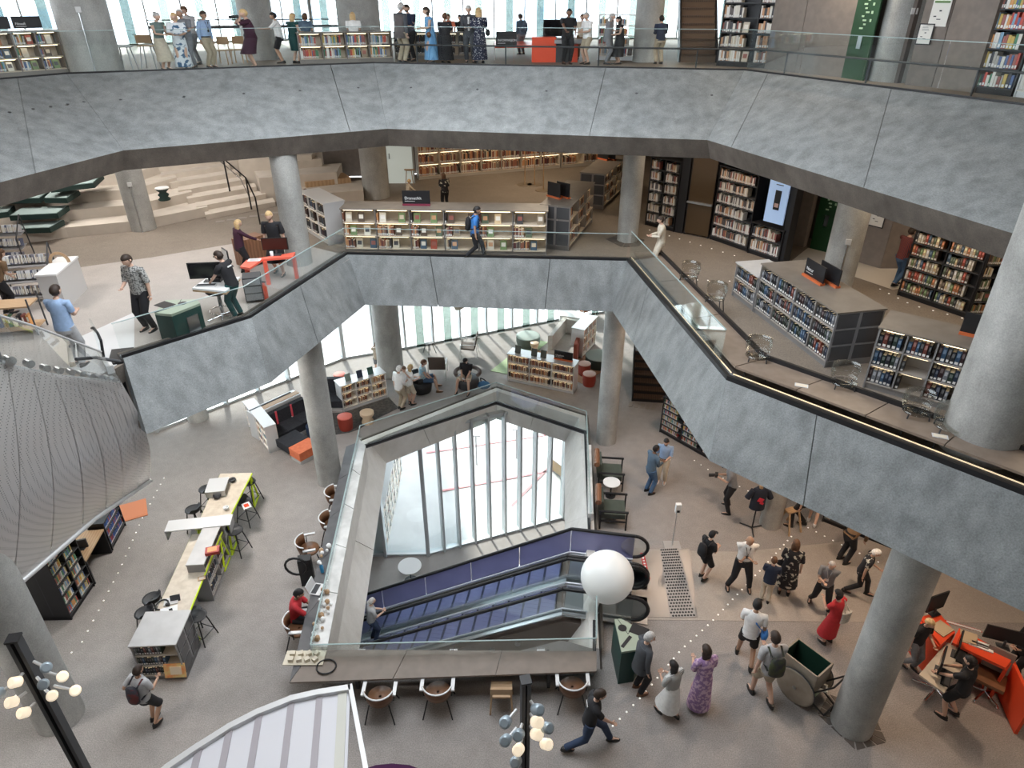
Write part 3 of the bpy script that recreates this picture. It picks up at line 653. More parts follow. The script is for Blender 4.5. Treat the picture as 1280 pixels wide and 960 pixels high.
# ================================================================ bookcases and books
PAL = {'mixed': [(.55, .08, .06), (.75, .72, .66), (.10, .16, .34), (.62, .45, .12), (.08, .25, .14), (.80, .78, .74), (.05, .05, .06), (.35, .12, .10), (.70, .34, .12), (.22, .38, .52), (.45, .42, .38)],
       'dark': [(.012, .015, .022), (.016, .026, .05), (.03, .012, .014), (.012, .026, .02), (.03, .07, .13), (.01, .01, .012), (.12, .03, .02), (.05, .05, .055), (.16, .17, .19), (.012, .014, .018)],
       'brown': [(.22, .08, .05), (.34, .13, .08), (.05, .04, .04), (.45, .30, .18), (.14, .04, .04), (.25, .20, .16), (.7, .6, .45), (.65, .32, .15)],
       'pale': [(.80, .76, .68), (.70, .66, .6), (.55, .30, .16), (.30, .10, .08), (.85, .82, .78), (.12, .10, .10), (.62, .52, .40), (.06, .06, .07)],
       'warm': [(.60, .54, .44), (.72, .68, .58), (.35, .07, .04), (.10, .07, .05), (.45, .18, .07), (.05, .05, .05), (.10, .13, .08), (.28, .22, .15), (.16, .24, .10), (.05, .09, .14), (.66, .50, .30)],
       'blue': [(.02, .06, .22), (.03, .09, .30), (.04, .12, .34), (.02, .04, .14), (.35, .05, .04)]}
def attr_mat():
    m = bpy.data.materials.new('book covers'); m.use_nodes = True; nt = m.node_tree; a = nt.nodes.new('ShaderNodeAttribute'); a.attribute_name = 'Col'
    nt.links.new(a.outputs['Color'], nt.nodes['Principled BSDF'].inputs['Base Color']); nt.nodes['Principled BSDF'].inputs['Roughness'].default_value = .55; return m
BOOKM = attr_mat()
bulk = B(); booklib = {}; n_ind = [0]
rb = random.Random(11)
def add_cover_box(b, mt, w_, d_, h_, c, label=True):
    def V(x, y, z): return mt @ Vector((x, y, z))
    vs = [V(x, y, z) for x in (0, w_) for y in (0, d_) for z in (0, h_)]
    n = len(b.v); b.v += [tuple(v) for v in vs]
    for f, cc in (((0, 4, 5, 1), c), ((1, 5, 7, 3), CREAMC), ((0, 1, 3, 2), c), ((4, 6, 7, 5), c)): b.face([n+i for i in f], 0, False, cc)
    if label and w_ > .012:
        vs = [V(w_*.12, -.002, h_*.06), V(w_*.88, -.002, h_*.06), V(w_*.88, -.002, h_*.26), V(w_*.12, -.002, h_*.26)]
        n = len(b.v); b.v += [tuple(v) for v in vs]; b.face([n, n+1, n+2, n+3], 0, False, (.78, .77, .74))
CREAMC = (.72, .66, .54)
def book_mesh(c):
    if c in booklib: return booklib[c]
    b = B()   # unit book: hollow cover with rounded spine and page block
    for x0, x1 in ((0, .09), (.91, 1)): b.bx(x0, x1, .03, 1, 0, 1, 0, col=c)
    b.bx(.05, .95, 0, .05, 0, 1, 0, col=c)
    b.bx(.09, .91, .05, .97, .02, .96, 0, col=CREAMC)
    b.add([(.15, -.01, .07), (.85, -.01, .07), (.85, -.01, .24), (.15, -.01, .24)], [(0, 1, 2, 3)], 0, False, (.8, .79, .76))
    b.add([(.2, -.01, .55), (.8, -.01, .55), (.8, -.01, .85), (.2, -.01, .85)], [(0, 1, 2, 3)], 0, False, tuple(min(1, x*1.8+.12) for x in c))
    booklib[c] = b.mesh('book', BOOKM); return booklib[c]
ST = {'white': (WHITEM, mat('lit white shelf', (.80, .76, .70), .5), 'white'), 'grey': (mat('case taupe grey', (.24, .215, .20), .5, .2), mat('pale shelf board', (.58, .50, .40), .55), 'grey'),
      'silver': (mat('case silver grey', (.33, .33, .335), .45, .4), mat('grey shelf board', (.36, .33, .30), .5), 'silver'), 'black': (BLACK, DARK, 'black'), 'light': (mat('pale wood case', (.55, .50, .43), .5), mat('lit pale board', (.75, .66, .54), .5), 'light')}
TOPP = mat('case top laminate', (.19, .165, .14), .4, col2=(.225, .198, .168), scale=4)
def bookcase(label, A, Z, z, top=None, h=None, depth=.35, bays=3, rows=3, style='grey', fill=(.6, 1), pal='mixed', ind=None, disp=0, lit=False, plinth=.12, tw=(.07, .13), back=True, slot=None, topm=None, name='bookcase', gap_top=None, extend=0, books=True, endglass=False, cat='bookcase', bookdepth=None):
    A = at(*A, z) if not isinstance(A, Vector) else A; Z = at(*Z, z) if not isinstance(Z, Vector) else Z
    Z = A+(Z-A)*(1+extend)
    if h is None:
        h = .3
        while px(A+Vector((0, 0, h)))[1] > top and h < 4: h += .01
    hd = heading(A, Z); ln = (Z-A).length
    t = thing(name, label, cat, A, hd); cm_, sm_, _ = ST[style]; mt = t.matrix_basis.copy() if False else Matrix.Translation(A) @ Matrix.Rotation(hd, 4, 'Z')
    bw = ln/bays; rh = (h-plinth)/rows; sd = min(depth, .36 if bookdepth is None else bookdepth); pt = .028
    b = B(); b.bx(0, ln, .03, depth, 0, plinth); b.obj('plinth', cm_, t)
    for x in (0, ln-pt): b = B(); b.bx(x, x+pt, 0, depth, 0, h); b.obj('side_panel', cm_, t)
    for i in range(1, bays): b = B(); b.bx(i*bw-pt/2, i*bw+pt/2, 0, sd, plinth, h); b.obj('divider', cm_, t)
    b = B(); b.bx(-.02, ln+.02, -.02, depth+.02, h, h+.03); b.obj('top_panel', topm or (TOPP if style in ('grey', 'light') else mat('pale grey case top', (.52, .51, .50), .4, col2=(.58, .57, .56), scale=4) if style == 'silver' else cm_), t)
    if back: b = B(); b.bx(0, ln, sd, sd+.02, plinth, h); b.obj('back_panel', sm_, t)
    for r_ in range(rows):
        zz = plinth+r_*rh
        for i in range(bays):
            x0 = i*bw+pt/2+.004; x1 = (i+1)*bw-pt/2-.004
            if slot and slot.get((i, r_)) == 'none': continue
            b = B(); b.bx(x0, x1, .0, sd, zz-.012, zz+.012); sh_ = b.obj('shelf', sm_, t)
            if lit and r_ < rows: b = B(); b.bx(x0+.05, x1-.05, .03, .05, zz+rh-.03, zz+rh-.018); b.obj('shelf_light', LED, sh_)
            if not books: continue
            mode = slot.get((i, r_)) if slot else None
            f = mode if isinstance(mode, (int, float)) else rb.uniform(*fill)
            x = x0+.01; xe = x0+(x1-x0)*f
            while x < xe:
                w_ = rh*rb.uniform(*tw); hh = rh*rb.uniform(.58, .84); dd = rh*.55 if sd > .25 else sd*.85
                if x+w_ > x1: break
                c = rb.choice(PAL[pal]); lean = 0
                if ind:
                    o = bpy.data.objects.new('book', book_mesh(c)); C.objects.link(o); p = mt @ Vector((x, .035, zz+.014)); o.location = p; o.rotation_euler = (0, 0, hd); o.scale = (w_*.96, dd, hh)
                    tag(o, ind[0], 'book', ind[1]); n_ind[0] += 1
                else: add_cover_box(bulk, mt @ Matrix.Translation((x, .035, zz+.014)), w_*.94, dd, hh, c)
                x += w_*rb.uniform(1.0, 1.12)
            # face-out books in the rest of the bay
            if (disp and rb.random() < disp) or mode == 'face':
                xx = max(x+.04, x0+.05)
                while xx+rh*.5 < x1:
                    c = rb.choice(PAL['warm'] if pal != 'dark' else PAL['dark']+PAL['warm']); mm = mt @ Matrix.Translation((xx, .05, zz+.014)) @ Matrix.Rotation(R(-12), 4, 'X')
                    add_cover_box(bulk, mm, rh*.48, .03, rh*.72, c, False)
                    c2 = rb.choice(PAL['pale']); vs = [mm @ Vector(v) for v in ((rh*.08, -.003, rh*.25), (rh*.4, -.003, rh*.25), (rh*.4, -.003, rh*.55), (rh*.08, -.003, rh*.55))]
                    n = len(bulk.v); bulk.v += [tuple(v) for v in vs]; bulk.face([n, n+1, n+2, n+3], 0, False, c2)
                    xx += rh*rb.uniform(.75, 1.7)
    if endglass:
        for x in (-.005, ln+.005): b = B(); [b.box((x, depth*(.25+.5*k), plinth+(h-plinth)*(.5+q)/rows), (.012, depth*.42, (h-plinth)/rows*.86)) for k in range(2) for q in range(rows)]; b.obj('end_pane', mat('smoked end pane', (.10, .10, .105), .15, .3), t)
    return t, A, hd, ln, h, mt
def text_obj(cu_, m, parent, loc, rot, name='lettering'):
    tmp = bpy.data.objects.new('tmp', cu_); me = bpy.data.meshes.new_from_object(tmp); bpy.data.objects.remove(tmp); bpy.data.curves.remove(cu_)
    me.materials.clear(); me.materials.append(m); o = bpy.data.objects.new(name, me); C.objects.link(o)
    if parent: o.parent = parent
    o.location = loc; o.rotation_euler = rot; return o
def sign(label, mt, x, y, z, w_, h_, base=None, text=None, rz=0, tcol=None, tilt=0, name='sign_board', boards=1):
    mm = mt @ Matrix.Translation((x, y, z)) @ Matrix.Rotation(rz, 4, 'Z'); t = thing(name, label, 'sign', mm.translation, mm.to_euler().z)
    for k in range(boards):
        b = B(); b.bx(-w_/2+k*w_*.28, w_/2+k*w_*.28, -.012+k*.22, .012+k*.22, .04, h_+.04); bd_ = b.obj('board', BLACK, t) if k == 0 else b.obj('board', BLACK, t) and bd_
        if base: b = B(); b.bx(-w_/2+k*w_*.28, w_/2+k*w_*.28, -.06+k*.22, .05+k*.22, 0, .045); b.obj('base', base, t)
    if text:
        cu_ = bpy.data.curves.new('lettering', 'FONT'); cu_.body = text; cu_.size = min(h_*.30, w_*1.5/len(text)); cu_.align_x = 'LEFT'; cu_.extrude = .001
        B().bx(-w_*.42, -w_*.05, -.016, -.013, h_*.30, h_*.34).obj('subline', LGREY, bd_); text_obj(cu_, tcol or WHITE, bd_, (-w_*.42, -.015, h_*.45), (R(90), 0, 0))
    return t
ORB = mat('orange sign base', (.62, .15, .05), .45)
REDB = mat('plum sign base', (.22, .03, .06), .45)
# --- middle floor
_, A_, hd_, ln_, h_, mtx = bookcase('long taupe display bookcase with three lit shelves behind the glass rail', (432, 316), (683, 320), M_, top=262, depth=.75, bays=6, rows=3, style='grey', fill=(.1, .5), pal='brown', disp=.9, lit=True, slot={(i, 2): 0.02 for i in range(6)} , endglass=False)
sign('black sign board with small white lettering on the long display bookcase', mtx, ln_*.36, .4, h_+.03, ln_*.135, .36, REDB, 'Dramatikk')
_, A_, hd_, ln_, h_, mtx = bookcase('taupe bookcase running back beside the long display bookcase, with two dark boards on top', (711, 314), (740, 278), M_, top=260, depth=.85, bays=3, rows=3, style='grey', fill=(.3, .9), pal='brown', lit=True, endglass=True)
sign('pair of dark sign boards with orange bases on the nearer angled bookcase', mtx, ln_*.3, .45, h_+.03, .5, .38, ORB, None, R(60), boards=2)
_, A_, hd_, ln_, h_, mtx = bookcase('further taupe bookcase beside the column of the pale suited man', (754, 262), (781, 236), M_, top=219, depth=.85, bays=4, rows=3, style='grey', fill=(.4, .9), pal='brown', lit=True, endglass=True)
sign('dark sign boards with orange bases on the further angled bookcase', mtx, ln_*.75, .45, h_+.03, .5, .4, ORB, None, R(60), boards=2)
bookcase('tall backlit wall of book shelves at the back of the middle floor', (524, 225), (700, 210), M_, h=2.3, depth=.4, bays=7, rows=5, style='light', fill=(.7, 1), pal='brown', lit=True)
bookcase('backlit wall shelves continuing beyond the display stands, right of the first run', (702, 210), (757, 205), M_, h=2.3, depth=.4, bays=2, rows=5, style='light', fill=(.6, 1), pal='brown', lit=True)
bookcase('white display shelf with lit books beside the column at the seating steps', (381, 288), (411, 307), M_, top=240, depth=.62, bays=3, rows=3, style='white', fill=(.4, .8), pal='dark', lit=True)
_, A_, hd_, ln_, h_, mtx = bookcase('long silver-grey double bookcase packed with dark books on the right', (941, 390), (1030, 459.7), M_, h=1.12, depth=1.0, bays=4, rows=3, style='silver', fill=(.88, 1), pal='dark', ind=('dark-spined library book standing in the long silver-grey bookcase', 'books in the long silver-grey bookcase'), tw=(.15, .24), lit=True, endglass=True, topm=TOPP)
p6 = A_
u6 = (Matrix.Rotation(hd_, 3, 'Z') @ Vector((1, 0, 0)))
bookcase('lower two-shelf end section left of the long silver-grey bookcase', p6-u6*1.02, p6-u6*.03, M_, h=.80, depth=.8, bays=1, rows=2, style='silver', fill=(.9, 1), pal='dark', ind=('dark-spined library book in the low end section', 'books in the low end section'), tw=(.15, .24), lit=True)
sign('two overlapping black sign boards with orange bases on the silver-grey bookcase', mtx, ln_*.42, .5, h_+.03, ln_*.24, .33, ORB, 'Natur', boards=2)
_, A_, hd_, ln_, h_, mtx = bookcase('silver-grey bookcase with cream empty bays left of the large dark column', (1077.7, 484), (1207, 521), M_, top=411, depth=.9, bays=4, rows=3, style='silver', fill=(.9, 1), pal='dark', ind=('dark library book with a white label in the half-empty bookcase by the dark column', 'books in the half-empty bookcase'), tw=(.13, .22), lit=True, topm=TOPP, extend=.12,
    slot={(0, 0): .95, (0, 1): .95, (0, 2): 1, (1, 0): .12, (1, 1): .14, (1, 2): 'face', (2, 0): 1, (2, 1): .9, (2, 2): 'face', (3, 0): .9, (3, 1): .25, (3, 2): 'face'})
sign('large black sign board with a copper base on the half-empty bookcase', mtx, ln_*.80, .55, h_+.03, ln_*.38, .36, ORB)
def wallcase(label, A, Z, top, bays, rows, z=M_, h=None, fill=(.7, 1), pal='mixed', disp=.15, extend=0, depth=.4, slot=None, tw=(.07, .13), ind=None):
    return bookcase(label, A, Z, z, ind=ind, top=top, h=h, depth=depth, bays=bays, rows=rows, style='black', fill=fill, pal=pal, disp=disp, lit=False, extend=extend, slot=slot, plinth=.12, tw=tw)
wallcase('tall black bookcase with pale books, left panel of the corner unit by the plaid shirt', (1121, 369), (1206, 398), 271, 2, 6, pal='warm', tw=(.14, .24), ind=('library book on the left panel of the black corner bookcase', 'books on the black corner bookcase'))
wallcase('tall black bookcase with face-out display books, right panel of the corner unit', (1208, 399), (1290, 399), 300, 3, 6, pal='warm', fill=(.3, .8), disp=.6)
wallcase('black bookcase with magazines behind the man in the pale suit', (806, 281), (841.5, 290), 197, 2, 6, fill=(.5, .9), pal='pale')
_, A_, hd_, ln_, h_, mtx = wallcase('black bookcase under the green-lettered sign', (887, 299), (933, 315), 208, 1, 6, pal='pale')
sign('black header sign with white heading and green line above the black bookcase', mtx, ln_/2, -.02, h_+.05, ln_*.75, .3, None, 'Hobby og Medisin')
b = B(); b.bx(ln_*.14, ln_*.86, -.05, -.04, h_+.1, h_+.125); 
o = b.obj('green_line', mat('sign green', (.02, .30, .10), .5)); o.matrix_world = mtx; tag(o, 'thin green line sign strip under the white heading', 'sign strip')
_, A_, hd_, ln_, h_, mtx = bookcase('black bookcase with two low shelves below the lit blue poster screen', (934, 316), (972, 329), M_, h=.85, depth=.4, bays=1, rows=2, style='black', fill=(.7, 1), pal='pale')
# black housing around shelves and screen
t = thing('black_wall_unit', 'black wall unit framing the door, shelves and screen on the middle floor', 'wall unit', (0, 0, 0))
def vbox(a, c_, z0, z1, th, name, m, parent, back=True):
    ln = (c_-a).length; h = heading(a, c_); n = Vector((-math.sin(h), math.cos(h), 0))*(th/2 if back else -th/2); p = a.lerp(c_, .5)+n
    b = B(); b.box((p.x, p.y, (z0+z1)/2), (ln, th, z1-z0), h); return b.obj(name, m, parent)
W0 = [at(x, y, M_) for x, y in [(804, 277), (843, 290), (887, 299), (934, 316), (978, 330)]]
nb = Vector((.28, .42, 0))
vbox(W0[0]+nb*1.1, W0[4]+nb*1.1, M_, T-.35, .1, 'back_board', BLACK, t)
vbox(W0[1], W0[1].lerp(W0[2], .22), M_, T-.35, .3, 'pier', BLACK, t); vbox(W0[3].lerp(W0[4], .86), W0[4], M_, T-.35, .3, 'pier', BLACK, t)
vbox(W0[0], W0[4], M_+2.55, T-.35, .25, 'header', BLACK, t)
t = thing('glass_door', 'dark framed glass door with a push bar between the black bookcases', 'door', (0, 0, 0))
a0, a1 = W0[1].lerp(W0[2], .26), W0[1].lerp(W0[2], .95)
vbox(a0, a1, M_+.05, M_+2.45, .03, 'glass_leaf', mat('smoky door glass', (.10, .065, .035), .12, .2), t); vbox(a0, a1, M_+.95, M_+1.0, -.06, 'push_bar', STEEL, t)
for f in (0, .96): vbox(a0.lerp(a1, f), a0.lerp(a1, f+.04), M_, M_+2.5, .05, 'door_frame', BLACK, t)
SCR = mat('lit screen blue', (.36, .50, .74), .3, emit=.42)
t = thing('display_screen', 'lit blue poster screen showing a dark phone-like picture in the black wall unit', 'screen', (0, 0, 0))
s0, s1 = W0[3].lerp(W0[4], .30)-nb*.02, W0[3].lerp(W0[4], .82)-nb*.02
vbox(s0, s1, M_+1.0, M_+2.15, .04, 'screen_panel', SCR, t, False)
vbox(s0.lerp(s1, .35)-nb*.08, s0.lerp(s1, .65)-nb*.08, M_+1.35, M_+1.85, .012, 'picture', BLACK, t, False); vbox(s0.lerp(s1, .40)-nb*.10, s0.lerp(s1, .60)-nb*.10, M_+1.42, M_+1.52, .012, 'picture_detail', mat('pink beige', (.6, .4, .36), .5), t, False)
vbox(s0.lerp(s1, .32)-nb*.08, s0.lerp(s1, .68)-nb*.08, M_+1.98, M_+2.0, .01, 'caption', DARK, t, False)
# studded light pillar right of the unit
t = thing('perforated_pillar', 'pale pillar with staggered dark slots right of the black wall unit', 'pillar', (0, 0, 0)); a0, a1 = at(982, 303, M_), at(990, 306, M_); vbox(a0, a1, M_, T-.35, .3, 'pillar', TAUPEP, t)
b = B(); h0 = heading(a0, a1)
for k in range(22):
    p = a0.lerp(a1, .3 if k % 2 else .7); b.box((p.x, p.y, M_+.3+k*.16), (.06, .02, .07), h0)
b.obj('slots', BLACK, t)
# green lift panels, posters
def panel(label, a, c_, z0, z1, m, nm='lift_panel', cat='panel', th=.04):
    t = thing(nm, label, cat, (0, 0, 0)); vbox(a, c_, z0, z1, th, 'panel', m, t, False); return t
GT = mat('pale green print', (.45, .62, .42), .6)
for (a, c_, z, lb, hh) in [(cm[1].lerp(cm[2], .25)+Vector((.05, .05, 0)), cm[2].lerp(cm[3], .12), M_, 'dark green lift wayfinding panel on the middle floor', 2.5), (ct[2], ct[3].lerp(ct[2], -.0), T, 'dark green lift wayfinding panel with a blue display on the top floor', 2.3)]:
    t = panel(lb, a, c_, z, z+hh, GREEN)
    n = Vector((-(c_-a).y, (c_-a).x, 0)).normalized()*-.05
    vbox(a.lerp(c_, .35)+n, a.lerp(c_, .85)+n, z+hh*.88, z+hh*.90, .006, 'white_bar', WHITE, t, False)
    for k in range(12): f = .42+.08*math.sin(k*2.1); vbox(a.lerp(c_, f)+n, a.lerp(c_, f+.1+.05*(k % 2))+n, z+hh*(.84-.035*k), z+hh*(.855-.035*k), .006, 'print_line', GT, t, False)
    for k in range(5): vbox(a.lerp(c_, .72)+n, a.lerp(c_, .8)+n, z+hh*(.80-.07*k), z+hh*(.825-.07*k), .006, 'floor_number', GT, t, False)
    vbox(a.lerp(c_, .4)+n, a.lerp(c_, .58)+n, z+hh*.28, z+hh*.40, .012, 'button_plate', STEEL, t, False)
    if z == T: vbox(a.lerp(c_, .4)+n, a.lerp(c_, .8)+n, z+hh*.93, z+hh*.985, .02, 'display', mat('blue display', (.05, .22, .85), .3, emit=1.2), t, False)
def poster(label, p, hd, w_, h_, frame=None, band=True):
    t = thing('poster', label, 'poster', p, hd)
    b = B(); b.bx(-w_/2, w_/2, -.012, 0, 0, h_); st_ = b.obj('sheet', mat('poster paper', (.82, .80, .74), .6), t)
    if frame: b = B(); [b.bx(x0, x1, -.02, 0, z0, z1) for x0, x1, z0, z1 in [(-w_/2-.02, -w_/2, -.02, h_+.02), (w_/2, w_/2+.02, -.02, h_+.02), (-w_/2, w_/2, -.02, 0), (-w_/2, w_/2, h_, h_+.02)]]; b.obj('frame', BLACK, t)
    b = B()
    if band: b.bx(-w_*.42, w_*.42, -.016, -.012, h_*.86, h_*.93, 0)
    b.bx(-w_*.05, w_*.08, -.016, -.012, h_*.55, h_*.6, 1).bx(-w_*.3, -w_*.15, -.016, -.012, h_*.35, h_*.39, 1).bx(-w_*.1, w_*.12, -.016, -.012, h_*.25, h_*.28, 1)
    if not band: [b.bx(-w_*.3, w_*(.1+.05*k), -.016, -.012, h_*(.9-.07*k), h_*(.915-.07*k), 1) for k in range(4)]
    b.obj('print', [mat('poster green', (.10, .22, .05), .6), DARK], st_)
hm = heading(cm[3], cm[4]); nn = Vector((math.sin(hm), -math.cos(hm), 0))*.03
poster('evacuation plan poster with green header on the middle floor core wall', cm[3].lerp(cm[4], .80)+nn+Vector((0, 0, 1.30)), hm, .5, .62)
poster('small framed notice left of the plan poster on the middle floor', cm[3].lerp(cm[4], .42)+nn+Vector((0, 0, 1.05)), hm, .36, .46, True, False)
hm = heading(ct[4], ct[5]); nn = Vector((math.sin(hm), -math.cos(hm), 0))*.03
poster('evacuation plan poster with green header on the top floor core wall', ct[4].lerp(ct[5], .62)+nn+Vector((0, 0, 1.15)), hm, .36, .50)
poster('small framed notice left of the plan poster on the top floor', ct[4].lerp(ct[5], .30)+nn+Vector((0, 0, .82)), hm, .27, .36, True, False)
# --- top floor
wallcase('tall black bookcase with pale box files on the top floor', (895, 82), (984, 87.5), None, 2, 6, z=T, h=2.25, fill=(.4, .8), pal='pale', disp=.2, tw=(.10, .2))
wallcase('tall black bookcase with colourful books at the top right', (1201, 114), (1263, 121), None, 1, 7, z=T, h=2.5, fill=(.75, 1), pal='mixed', tw=(.10, .2))
bookcase('white framed bookcase at the far top right edge', (1266, 121), (1310, 127), T, h=1.35, depth=.4, bays=1, rows=3, style='white', pal='mixed')
_, A_, hd_, ln_, h_, mtx = bookcase('low grey bookcase with face-out books at the top left', (-30, 100), (113, 90), T, h=.95, depth=.5, bays=5, rows=3, style='grey', fill=(.1, .5), pal='mixed', disp=.9, lit=True, endglass=True)
sign('blue-black sign board on the top left bookcase, the left one', mtx, ln_*.33, .3, h_+.03, .62, .26, None, None); sign('blue-black sign board with a small white word, the right one', mtx, ln_*.60, .3, h_+.03, .62, .26, None, 'Filosofi')
bookcase('low white-ended bookcase behind the glass in the middle of the top floor', (376, 80), (492, 77), T, h=.78, depth=.5, bays=4, rows=2, style='grey', fill=(.5, .9), pal='mixed', lit=True, disp=.4)
bookcase('low bookcase behind the grey-suited men on the top floor', (494, 74), (600, 74), T, h=.72, depth=.5, bays=4, rows=2, style='grey', fill=(.5, .9), pal='dark', lit=True)
bookcase('open white metal shelf rack beside the pale column on the top floor', (746, 75), (795, 76), T, h=1.2, depth=.4, bays=2, rows=4, style='white', fill=(.2, .6), pal='mixed', back=False, disp=.3)
# --- main floor
_, A_, hd_, ln_, h_, mtx = bookcase('grey-topped end bookcase at the near end of the long plywood table', (179, 851), (234.5, 848), 0, top=809, depth=.85, bays=1, rows=3, style='silver', fill=(.62, .72), pal='dark', ind=('dark library book in the end bookcase of the long table', 'books in the end bookcase of the long table'), tw=(.12, .2), lit=True, endglass=True, slot={(0, 0): .6, (0, 1): .62, (0, 2): .62})
b = B(); b.box((0, 0, .15), (.42, .03, .32), 0, 0, R(-14)); b.box((.03, -.02, .17), (.22, .02, .18), 0, 1, R(-14)); o = b.obj('book', [mat('orange cover', (.85, .30, .10), .5, col2=(.80, .62, .25), scale=9), mat('cream print', (.85, .7, .5), .6)]); o.matrix_world = mtx @ Matrix.Translation((ln_*.80, -.02, .14)); tag(o, 'big orange picture book leaning out of the end bookcase', 'book')
_, A_, hd_, ln_, h_, mtx = bookcase('grey bookcase built into the middle of the long plywood table', (268, 751), (289, 697), 0, h=1.15, depth=.36, bays=2, rows=3, style='silver', fill=(.7, .95), pal='dark', lit=True)
bookcase('white bookcase end by the black sofa with a tilted red book on top', (311, 533.5), (337, 567), 0, top=503, depth=.34, bays=4, rows=3, style='white', fill=(.3, .7), pal='mixed', lit=True)
_, A_, hd_, ln_, h_, mtx = bookcase('white bookcase with three lit shelves behind the stools on the dark rug', (430, 515), (485, 497), 0, top=484, depth=.5, bays=3, rows=3, style='white', fill=(.6, .95), pal='brown', lit=True)
for k, (x, c_) in enumerate([(.22, 'sage green'), (.48, 'navy'), (.72, 'dark green')]):
    b = B(); b.box((0, 0, .13), (.2, .02, .26), 0, 0, R(-15)); b.box((0, .08, .06), (.02, .16, .12)); o = b.obj('display_book', mat('cover '+c_, {'sage green': (.22, .27, .24), 'navy': (.03, .04, .08), 'dark green': (.04, .12, .10)}[c_], .5)); o.matrix_world = mtx @ Matrix.Translation((ln_*x, .2, h_+.03)); tag(o, '%s book propped upright on the white bookcase by the dark rug' % c_, 'book')
_, A_, hd_, ln_, h_, mtx = bookcase('white bookcase with brown and yellow books right of the seated man', (634.4, 476), (716, 493), 0, top=443, depth=.5, bays=3, rows=3, style='white', fill=(.85, 1), pal='brown', lit=True)
sign('black sign board with coral base on the white bookcase by the round poufs', mtx, ln_*.80, .3, h_+.03, ln_*.27, .3, ORB, 'Ungdom')
for k, x in enumerate([.13, .38, .52]):
    b = B(); b.box((0, 0, .14), (.22, .02, .28), 0, 0, R(-15)); b.box((0, .08, .06), (.02, .16, .12)); o = b.obj('display_book', mat('olive cover', (.10, .11, .09), .5)); o.matrix_world = mtx @ Matrix.Translation((ln_*x, .2, h_+.03)); tag(o, 'dark book propped on the white bookcase by the poufs, %s from the left' % ['first', 'second', 'third'][k], 'book')
bookcase('angled white bookcase with its shelves facing the dark poufs', (728, 448), (744, 430), 0, h=1.2, depth=.5, bays=3, rows=3, style='white', fill=(.5, .9), pal='brown', lit=True)
wallcase('black bookcase with white-labelled books under the right beam on the main floor', (824, 540), (884, 574), 497, 3, 6, z=0, extend=.3)
wallcase('low black bookcase under the right beam behind the crouching person', (1027, 652), (1126, 692), None, 4, 3, z=0, h=1.0, fill=(.2, .6), extend=.2)
wallcase('tall black bookcase seen end-on below the steel housing', (90, 775), (119, 732), 700, 2, 6, z=0, depth=.75, fill=(.6, .95), tw=(.09, .17))
wallcase('black bookcase with blue volumes behind the black desk', (141.6, 688), (158, 656.5), 655, 1, 3, z=0, pal='blue', fill=(.8, 1), tw=(.10, .16))
t = thing('black_desk', 'black side desk with pale wood top between two black bookcases', 'desk', at(119, 731, 0), heading(at(119, 731, 0), at(141, 689, 0)))
ln = (at(141, 689, 0)-at(119, 731, 0)).length; b = B(); b.bx(.02, ln-.02, .0, .6, .72, .76); b.obj('desktop', WOODO, t); b = B(); b.bx(.02, .06, 0, .6, 0, .72).bx(ln-.06, ln-.02, 0, .6, 0, .72).bx(.02, ln-.02, .5, .54, 0, .72); b.obj('frame', BLACK, t)
o = B().box((.5, .3, .88), (.05, .35, .24), .2).box((.5, .3, .77), (.2, .25, .02)).obj('monitor', DARK, None); o.matrix_world = Matrix.Translation(at(119, 731, 0)) @ Matrix.Rotation(t.rotation_euler.z, 4, 'Z'); tag(o, 'small dark monitor on the black side desk', 'monitor')
bookcase('long white bookcase on the lower level seen down through the opening', (484, 692), (503, 592), L, h=2.0, depth=.5, bays=7, rows=5, style='white', fill=(.7, 1), pal='pale')
o = bulk.obj('books', BOOKM); tag(o, 'remaining library books filling the other bookcases on all floors', 'books', None, 'stuff')
print('individual books', n_ind[0], 'bulk faces', len(bulk.f))
# ================================================================ furniture
def rzpx(a, b, z=0): return heading(at(*a, z), at(*b, z))
BLKP = mat('black shell plastic', (.018, .019, .022), .5)
SEATW = mat('brown seat leather', (.16, .075, .035), .5, col2=(.21, .10, .05), scale=6)
# long plywood tables
TOPL = mat('plywood tabletop', (.55, .47, .37), .45, col2=(.66, .58, .47), scale=7, detail=8)
def long_table(label, quad, z=.93):
    P = [at(x, y, z) for x, y in quad]; c = at(*[sum(v)/4 for v in zip(*quad)], 0); t = thing('long_table', label, 'table', (0, 0, 0))
    b = B(); b.prism([(p.x, p.y) for p in P], z-.04, z); b.obj('tabletop', TOPL, t)
    e = B(); a, d_ = P[1], P[2]; e.tube(a+Vector((0, 0, -.03)), d_+Vector((0, 0, -.03)), .028, n=4); a, d_ = P[0], P[3]; e.tube(a+Vector((0, 0, -.03)), d_+Vector((0, 0, -.03)), .02, n=4); e.obj('edge_band', LIME, t)
    for f in (.06, .94):
        l, r_ = P[0].lerp(P[3], f), P[1].lerp(P[2], f); u = (P[3]-P[0]).normalized()*.35
        for q in (l, r_):
            g = Vector((q.x, q.y, 0)); b = B(); b.tube(g-u*.7+Vector((0, 0, .02)), q-Vector((0, 0, .04)), .03, n=4).tube(g+u*.7+Vector((0, 0, .02)), q-Vector((0, 0, .04)), .03, n=4).tube(g-u*.75+Vector((0, 0, .03)), g+u*.75+Vector((0, 0, .03)), .03, n=4); b.obj('trestle_leg', LIME, t)
    return t
long_table('upper long plywood table with lime yellow edge nearest the windows', [(275.5, 592), (314.5, 591), (282, 655), (244.5, 661)])
long_table('lower long plywood table with lime yellow edge behind the end bookcase', [(240, 668), (277, 664), (229, 782), (184, 788)])
